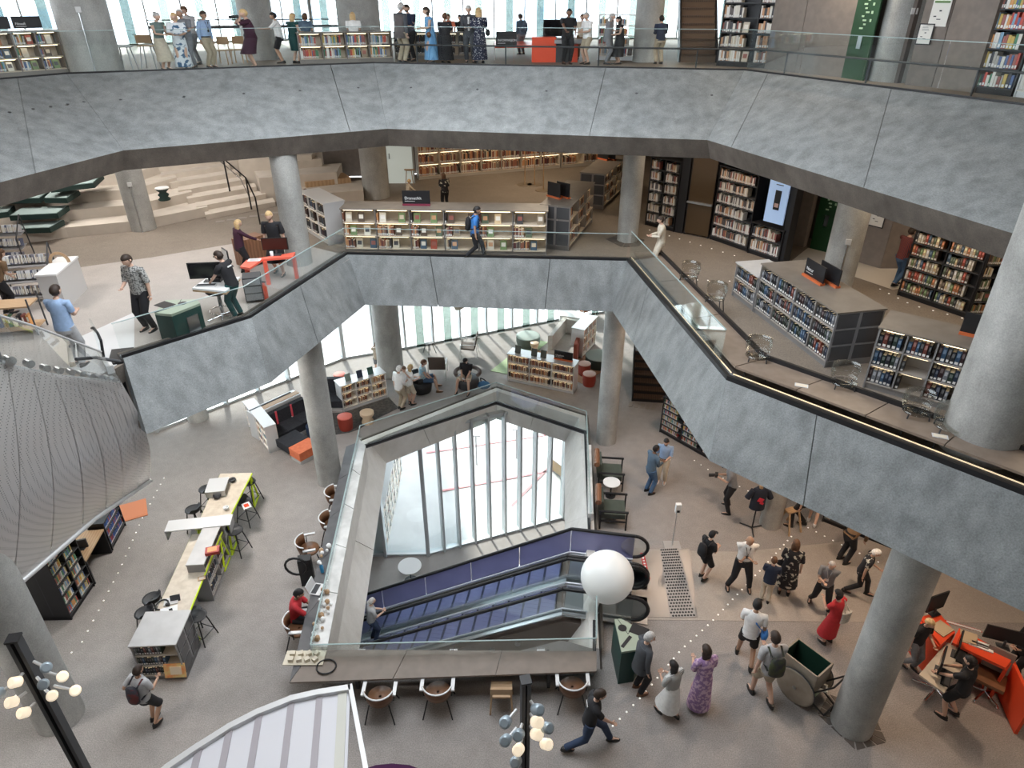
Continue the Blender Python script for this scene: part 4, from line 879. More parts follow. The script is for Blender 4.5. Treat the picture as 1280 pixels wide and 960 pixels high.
def put(name, label, cat, x, y, z, b, ms, rz=0, parts=None):
    p = at(x, y, z); o = b.obj(name, ms, None, p, rz); return tag(o, label, cat)
zt_ = .932
# bridging cabinet tops on the table
th = rzpx((240, 668), (277, 664))
t = thing('raised_shelf', 'white raised shelf bridging the two plywood tables', 'shelf', at(252, 664, zt_), th); b = B(); b.bx(-.75, .75, -.2, .2, .24, .27); b.obj('top', LGREY, t); b = B(); b.bx(-.74, -.71, -.2, .2, 0, .24).bx(.71, .74, -.2, .2, 0, .24); b.obj('side', GREYM, t)
o = B().box((0, 0, .04), (.3, .22, .08), .3).box((0, 0, .085), (.2, .15, .01), .3, 1).obj('book', [mat('dark red cover', (.40, .04, .03), .5), mat('orange cover dot', (.8, .3, .1), .5)], None, at(266, 690, 1.18)); tag(o, 'dark red book lying on the bookcase between the plywood tables', 'book')
t = thing('table_display', 'small white slanted display stand on the upper plywood table', 'display stand', at(273, 613, zt_), th); b = B(); b.bx(-.25, .25, -.3, .3, .16, .19).bx(-.24, .24, .26, .29, 0, .16).bx(-.24, .24, -.29, -.26, 0, .16); b.obj('stand', LGREY, t)
def laptop(label, x, y, z, rz=0, sc=1, col=None):
    t = thing('laptop', label, 'laptop', at(x, y, z), rz); b = B(); b.bx(-.17*sc, .17*sc, -.12*sc, .12*sc, 0, .018); b.obj('base', col or LGREY, t)
    b = B(); b.bx(-.14*sc, .14*sc, -.02*sc, .10*sc, .018, .021); b.obj('keyboard', DARK, t); b = B(); b.box((0, .16*sc, .11*sc), (.34*sc, .012, .22*sc), 0, 0, R(-18)); b.obj('screen', col or LGREY, t); return t
laptop('open grey laptop on the upper plywood table beside the raised shelf', 267, 655, zt_, th+2.6)
for (x, y, lb, r_) in [(291, 602, 'small dark bowl on the upper plywood table near the window end', .09), (272, 622, 'dark round camera-like object beside the white display stand', .10), (283, 637, 'white cup with brown rim on the upper plywood table', .07)]:
    c_ = WHITE if 'white cup' in lb else DARK; tag(B().lathe([(r_*.6, 0), (r_, .05), (r_, .09), (r_*.82, .09), (r_*.6, .02)], n=14).obj('bowl', c_, None, at(x, y, zt_)), lb, 'bowl')
put('paper_sheet', 'white paper with a phone on it at the near end of the lower plywood table', 'paper', 211, 764, zt_, B().box((0, 0, .004), (.34, .25, .008), .4).box((.05, 0, .012), (.07, .14, .01), .6, 1), [WHITE, BLACK])
put('headphones', 'black headphones with cable on the lower plywood table near the papers', 'headphones', 203, 757, zt_, B().path([Vector((.12*math.cos(R(a)), .14*math.sin(R(a)), .03)) for a in range(0, 300, 25)], .018).box((.12, 0, .03), (.08, .05, .06)), BLACK)
put('coaster', 'small square cream coaster on the lower plywood table beside the bookcase', 'coaster', 252, 723, zt_, B().box((0, 0, .006), (.16, .13, .012), .4).box((0, 0, .014), (.10, .07, .006), .4, 1), [WOODO, CREAM])
put('tablet', 'dark tablet tilted on a grey sleeve on the lower plywood table', 'tablet', 214, 752, zt_, B().box((0, 0, .01), (.28, .2, .02), .3).box((.08, .04, .05), (.2, .015, .16), .3, 1, R(-30)), [LGREY, DARK])
# bar stools
def mk_stool(label, x, y, rz, group=None):
    t = thing('bar_stool', label, 'stool', at(x, y, 0), rz, group)
    n = 16; rg = []
    for k, (r_, z_) in enumerate([(.02, .66), (.17, .665), (.205, .69), (.20, .705), (.16, .69), (.02, .685)]):
        rg.append([Vector((r_*math.cos(2*math.pi*i/n), r_*1.02*math.sin(2*math.pi*i/n), z_+(.10 if (math.sin(2*math.pi*i/n) < -.35 and r_ > .19) else 0))) for i in range(n)])
    b = B(); b.rings(rg, caps=False); b.obj('seat', BLKP, t)
    for sx in (-1, 1):
        for sy in (-1, 1): b = B(); b.tube((sx*.21, sy*.21, 0), (sx*.11, sy*.11, .67), .014); b.obj('leg', BLACK, t)
    b = B(); b.path([Vector((sx*.175, sy*.175, .2)) for sx, sy in ((-1, -1), (1, -1), (1, 1), (-1, 1), (-1, -1))], .01); b.obj('foot_ring', BLACK, t)
    return t
for (x, y, rz, lb) in [(316, 627, -1.9, 'black bar stool at the window end of the upper plywood table'), (311, 652, -1.9, 'black bar stool with a magazine on its seat, second along the table'), (300, 689, -1.9, 'black bar stool beside the lime trestle leg of the upper table'), (255, 797, -1.9, 'black bar stool at the right of the lower plywood table, nearest the end bookcase'),
                    (265, 636, 1.4, 'black bar stool at the left side of the upper table, nearer the windows'), (249, 662, 1.4, 'black bar stool at the left side of the upper table, beside the raised shelf'), (200, 775, 1.4, 'black bar stool at the left side of the lower table behind the headphones'), (191, 793, 1.4, 'black bar stool mostly hidden at the left of the end bookcase')]:
    mk_stool(lb, x, y, rz)
put('magazine', 'white and red magazine on the seat of the second bar stool', 'magazine', 308, 632, .72, B().box((0, 0, 0), (.2, .26, .012), .6).box((0, 0, .008), (.12, .14, .004), .6, 1), [WHITE, RED])
# shell armchairs at the counter
def mk_arm(label, x, y, rz, z=0, s=1):
    t = thing('armchair', label, 'chair', at(x, y, z), rz); t.scale = (s, s, s); n = 18
    rg = [[Vector((r_*math.cos(2*math.pi*i/n), r_*.95*math.sin(2*math.pi*i/n), z_)) for i in range(n)] for r_, z_ in [(.03, .40), (.22, .41), (.255, .44), (.25, .47), (.03, .46)]]
    b = B(); b.rings(rg, caps=False); b.obj('seat', SEATW, t)
    b = B(); arc = [R(a) for a in range(200, 341, 14)]; rg = []
    for k, (r_, z_) in enumerate([(.26, .46), (.29, .60), (.30, .74), (.275, .745), (.265, .60), (.245, .46)]): rg.append([Vector((r_*math.cos(a), r_*math.sin(a), z_)) for a in arc])
    vs = [p for r_ in rg for p in r_]; m = len(arc); b.add(vs, [(j*m+i, j*m+i+1, ((j+1) % 6)*m+i+1, ((j+1) % 6)*m+i) for j in range(6) for i in range(m-1)], 0, True); bk_ = b.obj('backrest', SEATW, t)
    b = B(); b.path([Vector((.30*math.cos(a), .30*math.sin(a), .75)) for a in arc], .018); b.obj('back_rail', WHITEM, bk_)
    for sx in (-1, 1):
        b = B(); b.box((sx*.30, .02, .66), (.07, .30, .035)); b.obj('arm_pad', WHITEM, t); b = B(); b.tube((sx*.30, -.05, .65), (sx*.27, -.06, .42), .012); b.obj('arm_support', BLACK, t)
        for sy in (-1, 1): b = B(); b.tube((sx*.19, sy*.17, .42), (sx*.29, sy*.29, 0), .013); b.obj('leg', BLACK, t)
    return t
mk_arm('brown shell armchair with white arm pads at the near counter, leftmost of three', 478, 889, 0)
mk_arm('brown shell armchair with white arm pads at the near counter, second from the left', 549, 883, 0)
mk_arm('brown shell armchair with white arm pads at the near counter, beside the spotlight pole', 714, 877, 0)
mk_arm('brown armchair at the left counter just behind the seated man in red', 378, 803, -1.5)
mk_arm('brown armchair pushed up beside the black stroller-like bag at the left counter', 390, 703, -1.3)
mk_arm('brown armchair at the left counter beside the marble ledge, second from the far end', 418, 673, -1.5)
mk_arm('brown armchair at the left counter, farthest from the near corner', 424, 640, -1.5)
t = thing('wooden_chair', 'small pale wooden chair at the near counter between the armchairs', 'chair', at(627, 880, 0), 0)
b = B(); b.box((0, 0, .44), (.42, .36, .04)); b.obj('seat', WOODO, t); b = B(); b.box((0, -.2, .66), (.42, .03, .16)); b.obj('backrest', WOODO, t)
for sx in (-1, 1):
    for sy in (-1, 1): b = B(); b.tube((sx*.18, sy*.17, .44 if sy > 0 else .66), (sx*.22, sy*.23, 0), .018); b.obj('leg', WOODO, t)
# lounge armchairs right of the void
LEAT = mat('dark green leather', (.06, .075, .06), .45, col2=(.085, .10, .08), scale=3)
def lounge(label, x, y, rz):
    t = thing('lounge_armchair', label, 'armchair', at(x, y, 0), rz)
    b = B(); b.box((0, 0, .38), (.62, .62, .14)); b.obj('seat_cushion', LEAT, t); b = B(); b.box((0, -.34, .62), (.62, .16, .45), 0, 0, R(8)); b.obj('back_cushion', LEAT, t)
    b = B(); b.tube((-.36, -.42, .86), (.36, -.42, .86), .08, n=12); b.obj('headrest_roll', WOODB, t)
    for sx in (-1, 1):
        b = B(); b.box((sx*.38, 0, .60), (.06, .76, .035)); b.obj('armrest', BLACK, t)
        for sy in (-1, 1): b = B(); b.box((sx*.38, sy*.34, .30), (.04, .04, .6)); b.obj('leg', BLACK, t)
        b = B(); b.box((sx*.38, 0, .28), (.03, .66, .04)); b.obj('side_rail', BLACK, t)
    return t
lounge('dark green lounge armchair with wood frame, the farther of the pair by the opening', 762, 603, R(-96)); lounge('dark green lounge armchair with wood frame, the nearer one beside the escalator', 765, 650, R(-96))
def round_table(label, x, y, r_, h_, m, z=0, leg=BLACK, name='side_table'):
    t = thing(name, label, 'table', at(x, y, z)); b = B(); b.lathe([(r_, h_-.025), (r_, h_)], n=24); b.obj('tabletop', m, t); b = B(); b.tube((0, 0, .02), (0, 0, h_-.02), .025).lathe([(r_*.6, 0), (r_*.6, .02)], n=16); b.obj('pedestal', leg, t); return t
round_table('small round white side table between the two lounge armchairs', 763, 620, .24, .5, WHITE)
round_table('small round cream table before the black sofa behind the column', 388, 517, .22, .45, mat('cream lacquer', (.78, .70, .58), .4))
round_table('round white table on the lower level behind the far escalator', 514, 726, .42, .75, WHITE, L)
# soft seating on main floor
RUG = mat('dark rug', (.045, .045, .045), .95, col2=(.10, .095, .09), scale=12)
def rug(label, pts, m, z=0): c_ = at(pts[0][0], pts[0][1], z); b = B(); P = [at(x, y, z) for x, y in pts]; b.prism([(p.x, p.y) for p in P], z+.004, z+.018); return tag(b.obj('rug', m), label, 'rug')
rug('dark oval rug under the black sofa and stools', [(362, 535), (367, 545), (374, 551), (384, 553), (397, 551), (405, 546), (412, 545), (422, 543), (436, 541), (448, 537), (470, 524), (498, 510), (486, 497), (430, 516), (400, 518)], RUG)
GR = mat('pale green mat', (.36, .46, .26), .9, col2=(.42, .52, .32), scale=8)
rug('pale green floor mat left of the bookcase with the coral sign', [(613, 464), (634, 468), (685, 428), (664, 424)], GR); rug('terracotta floor mat around the round poufs', [(640, 439), (655, 443), (728, 480), (757, 462), (760, 446), (740, 440)], mat('terracotta mat', (.36, .19, .11), .9, col2=(.42, .24, .15), scale=6))
def box_px(label, name, cat, quad, z0, z1, m, parts=None, mt_=None):
    t = thing(name, label, cat, (0, 0, 0)); P = [at(x, y, z1) for x, y in quad]; b = B(); b.prism([(p.x, p.y) for p in P], z0, z1); b.obj('body', m, t); return t, P
SOFA = mat('black sofa fabric', (.022, .024, .032), .9, col2=(.035, .038, .048), scale=20)
t = thing('sofa', 'black L-shaped sofa with coral straps against a white case', 'sofa', (0, 0, 0))
P = [at(330, 511, .8), at(389, 492, .8), at(392, 498, .8), at(334, 518, .8)]
def quad_prism(t, name, pts, z0, z1, m): b = B(); b.prism([(p.x, p.y) for p in pts], z0, z1); return b.obj(name, m, t)
sa, sb_ = at(342, 548, .42), at(398, 520, .42); u = (sb_-sa).normalized(); v = Vector((-u.y, u.x, 0)); LN = (sb_-sa).length
for k in range(3): quad_prism(t, 'seat', [sa+u*(LN*k/3+.01), sa+u*(LN*(k+1)/3-.01), sa+u*(LN*(k+1)/3-.01)+v*.75, sa+u*(LN*k/3+.01)+v*.75], .16, .42, SOFA)
for k in range(3): quad_prism(t, 'backrest', [sa+u*(LN*k/3+.01)+v*.62, sa+u*(LN*(k+1)/3-.01)+v*.62, sa+u*(LN*(k+1)/3-.01)+v*.80, sa+u*(LN*k/3+.01)+v*.80], .42, .86, SOFA)
quad_prism(t, 'chaise', [sa-v*.1, sa+u*.72-v*.1, sa+u*.72-v*.75, sa-v*.75], .16, .42, SOFA); quad_prism(t, 'plinth', [sa-v*.05, sa+u*LN-v*.0, sa+u*LN+v*.8, sa+v*.8], .02, .16, LGREY)
CORAL = mat('coral strap', (.75, .09, .12), .7)
for f in (.34, .67): quad_prism(t, 'strap', [sa+u*(LN*f-.03)+v*.60, sa+u*(LN*f+.03)+v*.60, sa+u*(LN*f+.03)+v*.63, sa+u*(LN*f-.03)+v*.63], .42, .88, CORAL)
c_ = sa-v*1.05+u*.36; t = thing('ottoman', 'orange-topped square ottoman at the end of the black sofa', 'ottoman', (c_.x, c_.y, 0), heading(sa, sb_)); b = B(); b.bx(-.36, .36, -.27, .27, .14, .42); b.obj('cushion', mat('orange fabric', (.80, .22, .10), .85, col2=(.72, .18, .08), scale=10), t); b = B(); b.bx(-.34, .34, -.25, .25, 0, .14); b.obj('plinth', LGREY, t)
t = thing('back_case', 'white low case with wood top inlay behind the black sofa', 'case', (0, 0, 0)); quad_prism(t, 'body', [sa+v*.84-u*.05, sa+u*LN+v*.84, sa+u*LN+v*1.25, sa+v*1.25-u*.05], 0, .95, WHITEM); quad_prism(t, 'top_inlay', [sa+v*.9, sa+u*LN+v*.9, sa+u*LN+v*1.1, sa+v*1.1], .95, .965, WOODO); quad_prism(t, 'slot', [sa+v*1.12, sa+u*LN*.9+v*1.12, sa+u*LN*.9+v*1.18, sa+v*1.18], .95, .975, BLACK)
t = thing('sofa', 'short black sofa section right of the slim column beside the white bookcase', 'sofa', at(414, 508, 0), heading(sa, sb_)-.9); b = B(); b.bx(-.5, .5, -.35, .35, .16, .42); b.obj('seat', SOFA, t); b = B(); b.bx(-.5, .5, .25, .4, .42, .95); b.obj('backrest', SOFA, t); b = B(); b.bx(-.45, .45, -.3, .35, 0, .16); b.obj('plinth', LGREY, t)
put('book', 'small open white book lying on the black sofa seat', 'book', 361, 519, .43, B().box((-.08, 0, .01), (.15, .2, .02)).box((.08, 0, .01), (.15, .2, .02)).box((0, 0, .022), (.2, .12, .004), 0, 1), [WHITE, mat('pink print', (.7, .4, .4), .5)])
def pouf(label, x, y, r_, h_, m, mt_=None, z=0, name='pouf', waist=1):
    t = thing(name, label, 'stool', at(x, y, z)); b = B(); b.lathe([(r_*.86, 0), (r_*.9, .04), (r_*waist, h_*.45), (r_, h_-.1), (r_*.98, h_-.03)], n=24); b.obj('body', m, t); b = B(); b.lathe([(r_*.99, h_-.03), (r_, h_-.01), (r_*.9, h_), (r_*.1, h_+.005)], n=24); b.obj('cushion_top', mt_ or m, t); return t
DRED = mat('brick red stool', (.28, .035, .02), .6); CRED = mat('coral stool', (.62, .14, .10), .6)
pouf('coral red drum stool behind the white bookcase near the window', 426, 481, .21, .46, CRED); pouf('brick red drum stool with coral top on the dark rug', 433, 536, .24, .5, DRED, CRED); pouf('cream hourglass stool on the dark rug', 460, 528, .23, .42, mat('cream stool', (.66, .50, .34), .5), waist=.62)
pouf('navy blue pouf half hidden behind the slim column', 396, 545, .3, .42, mat('navy pouf', (.02, .04, .09), .8)); GP = mat('dark green pouf', (.03, .05, .045), .8); GPT = mat('sage pouf top', (.30, .36, .33), .8)
pouf('large round sage pouf near the window fins', 660, 432, .48, .46, mat('grey green pouf', (.14, .17, .15), .8), GPT); pouf('large round dark green pouf beside the slim right column', 748, 457, .52, .46, GP, GPT)
pouf('small cream stool beside the sage pouf', 668, 440, .17, .42, mat('cream stool', (.66, .50, .34), .5), waist=.7); pouf('brick red drum stool with pale top, the farther of two by the bookcase', 730, 468, .23, .48, DRED, mat('pinkish top', (.62, .42, .36), .7)); pouf('brick red drum stool with pale top, the nearer of two by the bookcase', 736, 481, .24, .48, DRED, mat('pinkish top', (.62, .42, .36), .7))
t = thing('booth_sofa', 'pale grey high-backed booth sofa behind the bookcase with the coral sign', 'sofa', (0, 0, 0)); GF = mat('pale grey felt', (.50, .49, .46), .9, col2=(.58, .57, .54), scale=10)
P = [at(684, 450, 0), at(716, 455, 0), at(724, 432, 0), at(702, 427, 0)]; quad_prism(t, 'seat', P, .1, .45, GF); quad_prism(t, 'side_wall', [P[0], P[0]+Vector((.18, 0, 0)), P[3]+Vector((.18, 0, 0)), P[3]], .1, 1.05, GF); quad_prism(t, 'back_wall', [P[3], P[2], P[2]+Vector((0, .2, 0)), P[3]+Vector((0, .2, 0))], .1, 1.05, GF); quad_prism(t, 'end_wall', [P[1], P[1]+Vector((.15, 0, 0)), P[2]+Vector((.15, 0, 0)), P[2]], .1, .85, mat('rust felt', (.30, .08, .05), .9))
quad_prism(t, 'top_ledge', [P[3]+Vector((-.1, .2, 0)), P[2]+Vector((.2, .2, 0)), P[2]+Vector((.2, .9, 0)), P[3]+Vector((-.1, .9, 0))], .8, 1.08, WHITE)
def lowchair(label, x, y, rz, m, z=0):
    t = thing('lounge_chair', label, 'chair', at(x, y, z), rz); b = B(); b.box((0, 0, .40), (.60, .55, .06), 0, 0, R(6)); b.obj('seat', m, t); b = B(); b.box((0, -.33, .66), (.60, .05, .52), 0, 0, R(14)); b.obj('backrest', m, t)
    for sx in (-1, 1): b = B(); b.path([Vector((sx*.32, .30, 0)), Vector((sx*.32, .26, .58)), Vector((sx*.32, -.34, .60)), Vector((sx*.32, -.40, 0))], .014); b.obj('frame', WHITEM, t)
    return t
BRN = mat('taupe sling', (.11, .085, .07), .8)
lowchair('taupe sling chair with white frame seen from behind near the window fins', 548, 468, 0, BRN); lowchair('taupe sling chair with white frame beside the floor lamp', 585, 444, R(90), BRN)
lowchair('rust coloured chair under the beam at the far right window', 730, 396, R(30), mat('rust leather', (.42, .16, .07), .6))
t = thing('folding_stool', 'small dark folding tripod stool near the window fins', 'stool', at(537, 441, 0)); b = B(); b.box((0, 0, .42), (.34, .2, .03), .5); b.obj('seat', DARK, t); 
for a in range(4): b = B(); b.tube((.12*math.cos(a*1.57), .1*math.sin(a*1.57), .42), (.26*math.cos(a*1.57), .22*math.sin(a*1.57), 0), .016); b.obj('leg', DARK, t)
t = thing('floor_lamp', 'tall floor lamp with tilted beige drum shade by the window', 'lamp', at(583, 432, 0)); b = B(); b.lathe([(.26, 0), (.26, .03)], n=20); b.obj('base', WHITEM, t); b = B(); b.path([Vector((0, 0, 0)), Vector((0, 0, 1.2)), Vector((-.18, 0, 1.75))], .018); b.obj('pole', WHITEM, t)
sh = B().lathe([(.26, -.28), (.22, .28)], n=20).obj('shade', mat('beige shade', (.42, .37, .29), .8), t); sh.location = (-.26, 0, 1.95); sh.rotation_euler = (0, R(-20), 0)
t = thing('tub_chair', 'dark round tub chair under the man in a black t-shirt', 'chair', at(585, 484, 0)); b = B(); n = 20; b.lathe([(.36, .05), (.42, .3), (.38, .42), (.2, .40)], n=20); b.obj('seat', DARK, t); b = B(); arc = [R(a) for a in range(-30, 211, 20)]; b.path([Vector((.44*math.cos(a), .44*math.sin(a), .62)) for a in arc], .07, 8); b.obj('back_rim', mat('brown grey felt', (.14, .11, .10), .9), t)
t = thing('tub_chair', 'black armchair under the man in a blue tank top', 'chair', at(527, 490, 0), R(-70)); b = B(); b.lathe([(.36, .08), (.40, .30), (.36, .42), (.1, .42)], n=20); b.obj('seat', BLACK, t); b = B(); arc = [R(a) for a in range(180, 361, 20)]; b.path([Vector((.42*math.cos(a), .42*math.sin(a), .66)) for a in arc], .09, 8); b.obj('back_rim', BLACK, t)
t = thing('shoulder_bag', 'blue bag on the floor beside the tub chair', 'bag', at(605, 486, 0)); b = B(); b.ball((0, 0, .16), .2, sc=(1.2, .7, .8)); b.obj('body', mat('denim blue', (.05, .16, .32), .8), t); b = B(); b.path([Vector((-.1, 0, .3)), Vector((-.12, 0, .45)), Vector((0, .02, .38)), Vector((.1, .02, .28))], .02); b.obj('strap', BLACK, t)
t = thing('planter_vase', 'pale twisted ceramic vase on the far right of the window area', 'vase', at(713, 413, 0)); b = B(); b.lathe([(.14, 0), (.2, .3), (.12, .55), (.19, .75), (.1, .85)], n=18); b.obj('body', mat('taupe ceramic', (.42, .36, .31), .5), t); b = B(); b.path([Vector((.13*math.cos(R(a)), 0, .95+.12*math.sin(R(a)))) for a in range(0, 361, 30)], .035); b.obj('ring', mat('taupe ceramic', (.42, .36, .31), .5), t)
# ---- globe lamp
t = thing('globe_lamp', 'large glowing white globe lamp above the near escalator', 'lamp', at(759, 721, 1.15)); b = B(); rr = 32.5/FPX*((at(759, 721, 1.15)-Vector((0, 0, ZC))).length)*.97; b.ball((0, 0, 0), rr, 40, 24); b.obj('globe', mat('opal globe', (.84, .86, .84), .35, emit=.12), t)
q = at(745.7, 760, .7)-t.location; b = B(); b.tube(q, q*.4, .025).tube(q, q+Vector((0, 0, -.66)), .03); b.obj('stalk', WHITEM, t)
# ---- recycling bins
SAGE = mat('sage bin top', (.36, .42, .33), .5)
def bin_(label, quad, z, zt, holes, body=BGREEN, plates=False):
    t = thing('recycling_bin', label, 'bin', (0, 0, 0)); P = [at(x, y, zt) for x, y in quad]; b = B(); b.prism([(p.x, p.y) for p in P], z, zt-.05); b.obj('body', body, t)
    b = B(); b.prism([(p.x, p.y) for p in P], zt-.05, zt); ld_ = b.obj('lid', SAGE, t)
    for k, (x, y, kind) in enumerate(holes):
        p = at(x, y, zt+.003); b = B()
        if kind == 'round': b.lathe([(.09, 0), (.09, .004)], n=16)
        elif kind == 'slot': b.box((0, 0, 0), (.34, .07, .006), .9)
        else: b.box((0, 0, 0), (.36, .26, .006), -.5)
        b.obj('opening', BLACK, ld_, p)
    c0 = sum(P, Vector())/len(P)
    for i in (0, 1): q = P[i].lerp(P[(i+1) % len(P)], .5); b = B(); b.tube((c0.x, c0.y, zt+.001), (q.x, q.y, zt+.001), .006, n=4); b.obj('lid_joint', BLACK, ld_)
    return t, P
bin_('dark green three-sided recycling bin with sage lid beside the man in a grey suit', [(768, 774), (776, 773), (808, 791), (797, 812), (777, 815)], 0, .98, [(778, 785, 'round'), (799, 788, 'square'), (783, 802, 'slot')])
t, P = bin_('dark green recycling bin with sage lid by the middle floor glass rail', [(193, 391), (207, 375), (246, 374), (250, 379), (214, 393)], M_, M_+.64, [(206, 381, 'square'), (203, 387, 'slot'), (228, 379, 'round')])
b = B(); p0, p1 = P[4], P[3]; q = p0.lerp(p1, .45); h0 = heading(p0, p1); n = Vector((math.sin(h0), -math.cos(h0), 0))*.02; c_ = p0.lerp(p1, .62)+n; b.box((c_.x, c_.y, M_+.28), (.26, .02, .36), h0); b.obj('steel_door', STEEL, t)
# ---- hand sanitiser stand, mannequin
t = thing('sanitiser_stand', 'white hand sanitiser dispenser on a thin pole with square steel base', 'sanitiser stand', at(840, 682, 0)); b = B(); b.box((0, 0, .01), (.42, .32, .02)); b.obj('base', GREYM, t); b = B(); b.tube((0, 0, 0), (0, 0, 1.2), .015); b.obj('pole', STEEL, t); b = B(); b.box((0, -.03, 1.27), (.13, .1, .26)); b.obj('dispenser', WHITE, t); b = B(); b.box((0, -.085, 1.2), (.07, .012, .06)); b.obj('sensor', BLACK, t)
t = thing('mannequin_stand', 'headless mannequin stand wearing a dark t-shirt with a red print by the grey column', 'mannequin', at(939.7, 661, 0)); b = B(); b.tube((0, 0, .03), (0, 0, .85), .02)
for a in (20, 140, 260): b.tube((0, 0, .05), (.34*math.cos(R(a)), .34*math.sin(R(a)), .02), .018)
b.obj('stand', BLACK, t)
def torso_rings(prof, n=16, m=Matrix.Identity(4)): return [[m @ Vector((rx*math.cos(2*math.pi*i/n), ry*math.sin(2*math.pi*i/n), z)) for i in range(n)] for z, rx, ry in prof]
b = B(); b.rings(torso_rings([(.72, .20, .14), (.95, .19, .13), (1.15, .2, .13), (1.3, .2, .12), (1.37, .12, .08)])); b.tube((.18, 0, 1.3), (.30, 0, 1.05), .075, .08, 10); b.tube((-.18, 0, 1.3), (-.30, 0, 1.05), .075, .08, 10); b.obj('tshirt', NAVY, t)
b = B(); b.box((0, -.14, 1.08), (.14, .012, .12), 0, 0, 0, .4).box((.04, -.14, .98), (.1, .012, .06), 0, 0, 0, .4); b.obj('print', mat('red print', (.6, .03, .06), .6), t); b = B(); b.lathe([(.05, 1.37), (.05, 1.46)], n=10); b.obj('neck_cap', WOODO, t)
t = thing('wooden_trestle', 'pale wooden trestle chair behind the grey column foot', 'chair', at(985, 660, 0), .4); b = B(); b.box((0, 0, .62), (.4, .2, .04)); b.obj('seat', WOODO, t)
for sx in (-1, 1):
    for sy in (-1, 1): b = B(); b.tube((sx*.15, sy*.06, .62), (sx*.2, sy*.26, 0), .028, n=5); b.obj('leg', WOODO, t)
# ---- wooden book cart with big wheels
CW = mat('weathered pale wood', (.30, .255, .20), .7, col2=(.37, .32, .26), scale=5); FELT = mat('green felt', (.004, .045, .025), .95)
a_, b_, c_, d_ = at(979, 814, .98), at(1022, 847, .98), at(1046, 825, .98), at(994, 801, .98)
o0 = (a_+b_+c_+d_)/4; hd_ = heading(a_, b_); ln = ((b_-a_).length+(c_-d_).length)/2; wd = ((d_-a_).length+(c_-b_).length)/2
t = thing('book_cart', 'wooden book cart with green felt inside and big disc wheels beside the column', 'cart', (o0.x, o0.y, 0), hd_)
for nm_, bxs in (('side_board', (-ln/2, ln/2, -wd/2, -wd/2+.03)), ('side_board', (-ln/2, ln/2, wd/2-.03, wd/2)), ('end_board', (-ln/2, -ln/2+.03, -wd/2, wd/2)), ('end_board', (ln/2-.03, ln/2, -wd/2, wd/2))): b = B(); b.bx(*bxs, .28, .98); b.obj(nm_, CW, t)
b = B(); b.bx(-ln/2+.03, ln/2-.03, -wd/2+.03, wd/2-.03, .34, .37); [b.bx(*q) for q in ((-ln/2+.03, ln/2-.03, -wd/2+.03, -wd/2+.036, .37, .97), (-ln/2+.03, ln/2-.03, wd/2-.036, wd/2-.03, .37, .97), (-ln/2+.03, -ln/2+.036, -wd/2+.03, wd/2-.03, .37, .97), (ln/2-.036, ln/2-.03, -wd/2+.03, wd/2-.03, .37, .97))]; b.obj('felt_lining', FELT, t)
for sy in (-1, 1):
    w_ = B().lathe([(.06, -.03), (.37, -.025), (.41, -.02), (.41, .02), (.37, .025), (.06, .03)], n=28).obj('wheel', CW, t); w_.location = (.06, sy*(wd/2+.06), .42); w_.rotation_euler = (R(90), 0, 0)
    h_ = B().lathe([(.04, -.045), (.04, .045)], n=12).obj('hub', STEEL, w_)
    r_ = B().path([Vector((.41*math.cos(R(a)), .41*math.sin(R(a)), 0)) for a in range(0, 361, 15)], .016).obj('tyre', DARK, w_)
b = B(); b.path([Vector((ln/2, -wd/2+.05, .5)), Vector((ln/2+.3, -wd/2+.05, .98)), Vector((ln/2+.3, wd/2-.05, .98)), Vector((ln/2, wd/2-.05, .5))], .018); b.path([Vector((ln/2-.1, -wd/2+.05, .25)), Vector((ln/2+.28, -wd/2+.08, .1)), Vector((ln/2+.28, wd/2-.08, .1)), Vector((ln/2-.1, wd/2-.05, .25))], .02); b.obj('handle', BLACK, t)
for k, (x, y, c__, lb) in enumerate([(.30, -.1, 'sage', 'pale green book lying in the wooden cart'), (.38, .06, 'white', 'white book lying in the wooden cart'), (.22, .02, 'grey', 'grey book leaning in the wooden cart')]):
    o = B().box((0, 0, .03), (.24, .18, .04), .5*k).box((0, 0, .052), (.16, .1, .004), .5*k, 1).obj('book', [mat('cart book '+c__, {'sage': (.45, .55, .38), 'white': (.75, .75, .72), 'grey': (.35, .38, .4)}[c__], .5), DARK]); o.matrix_world = t.matrix_basis @ Matrix.Translation((x, y, .37+.04*k)); tag(o, lb, 'book')
for o in [o for o in C.objects if o.name.startswith('book_cart')]: pass
# ---- red service desks
def desk_px(label, quad, zt, m, th_=.06, side=None, name='service_desk', ht=None, panel=None):
    t = thing(name, label, 'desk', (0, 0, 0)); P = [at(x, y, zt) for x, y in quad]; b = B(); b.prism([(p.x, p.y) for p in P], zt-th_, zt); b.obj('desktop', m, t)
    z0 = (ht or 0)
    for i in (side or []):
        a, c__ = P[i], P[(i+1) % len(P)]; b = B(); h0 = heading(a, c__); p = a.lerp(c__, .5); b.box((p.x, p.y, (z0+zt-th_)/2), ((c__-a).length-.02, .05, zt-th_-z0), h0); b.obj('side_panel', panel or m, t)
    return t, P
desk_px('red counter desk right of the pale column, left wing', [(1150, 772), (1172, 764), (1194, 790), (1176, 806)], .95, RED, side=[1, 3])
t, P = desk_px('red counter desk with white papers at the lower right, right wing', [(1199, 785), (1267, 822), (1257, 835), (1190, 803)], .95, RED, side=[0, 1])
b = B(); q = [Vector((p.x, p.y, 0)) for p in (P[1], P[1]+Vector((-.25, -1.0, 0)))]; h0 = heading(*q); p = q[0].lerp(q[1], .5); b.box((p.x, p.y, .45), (1.0, .06, .9), h0); b.obj('end_panel', RED, t)
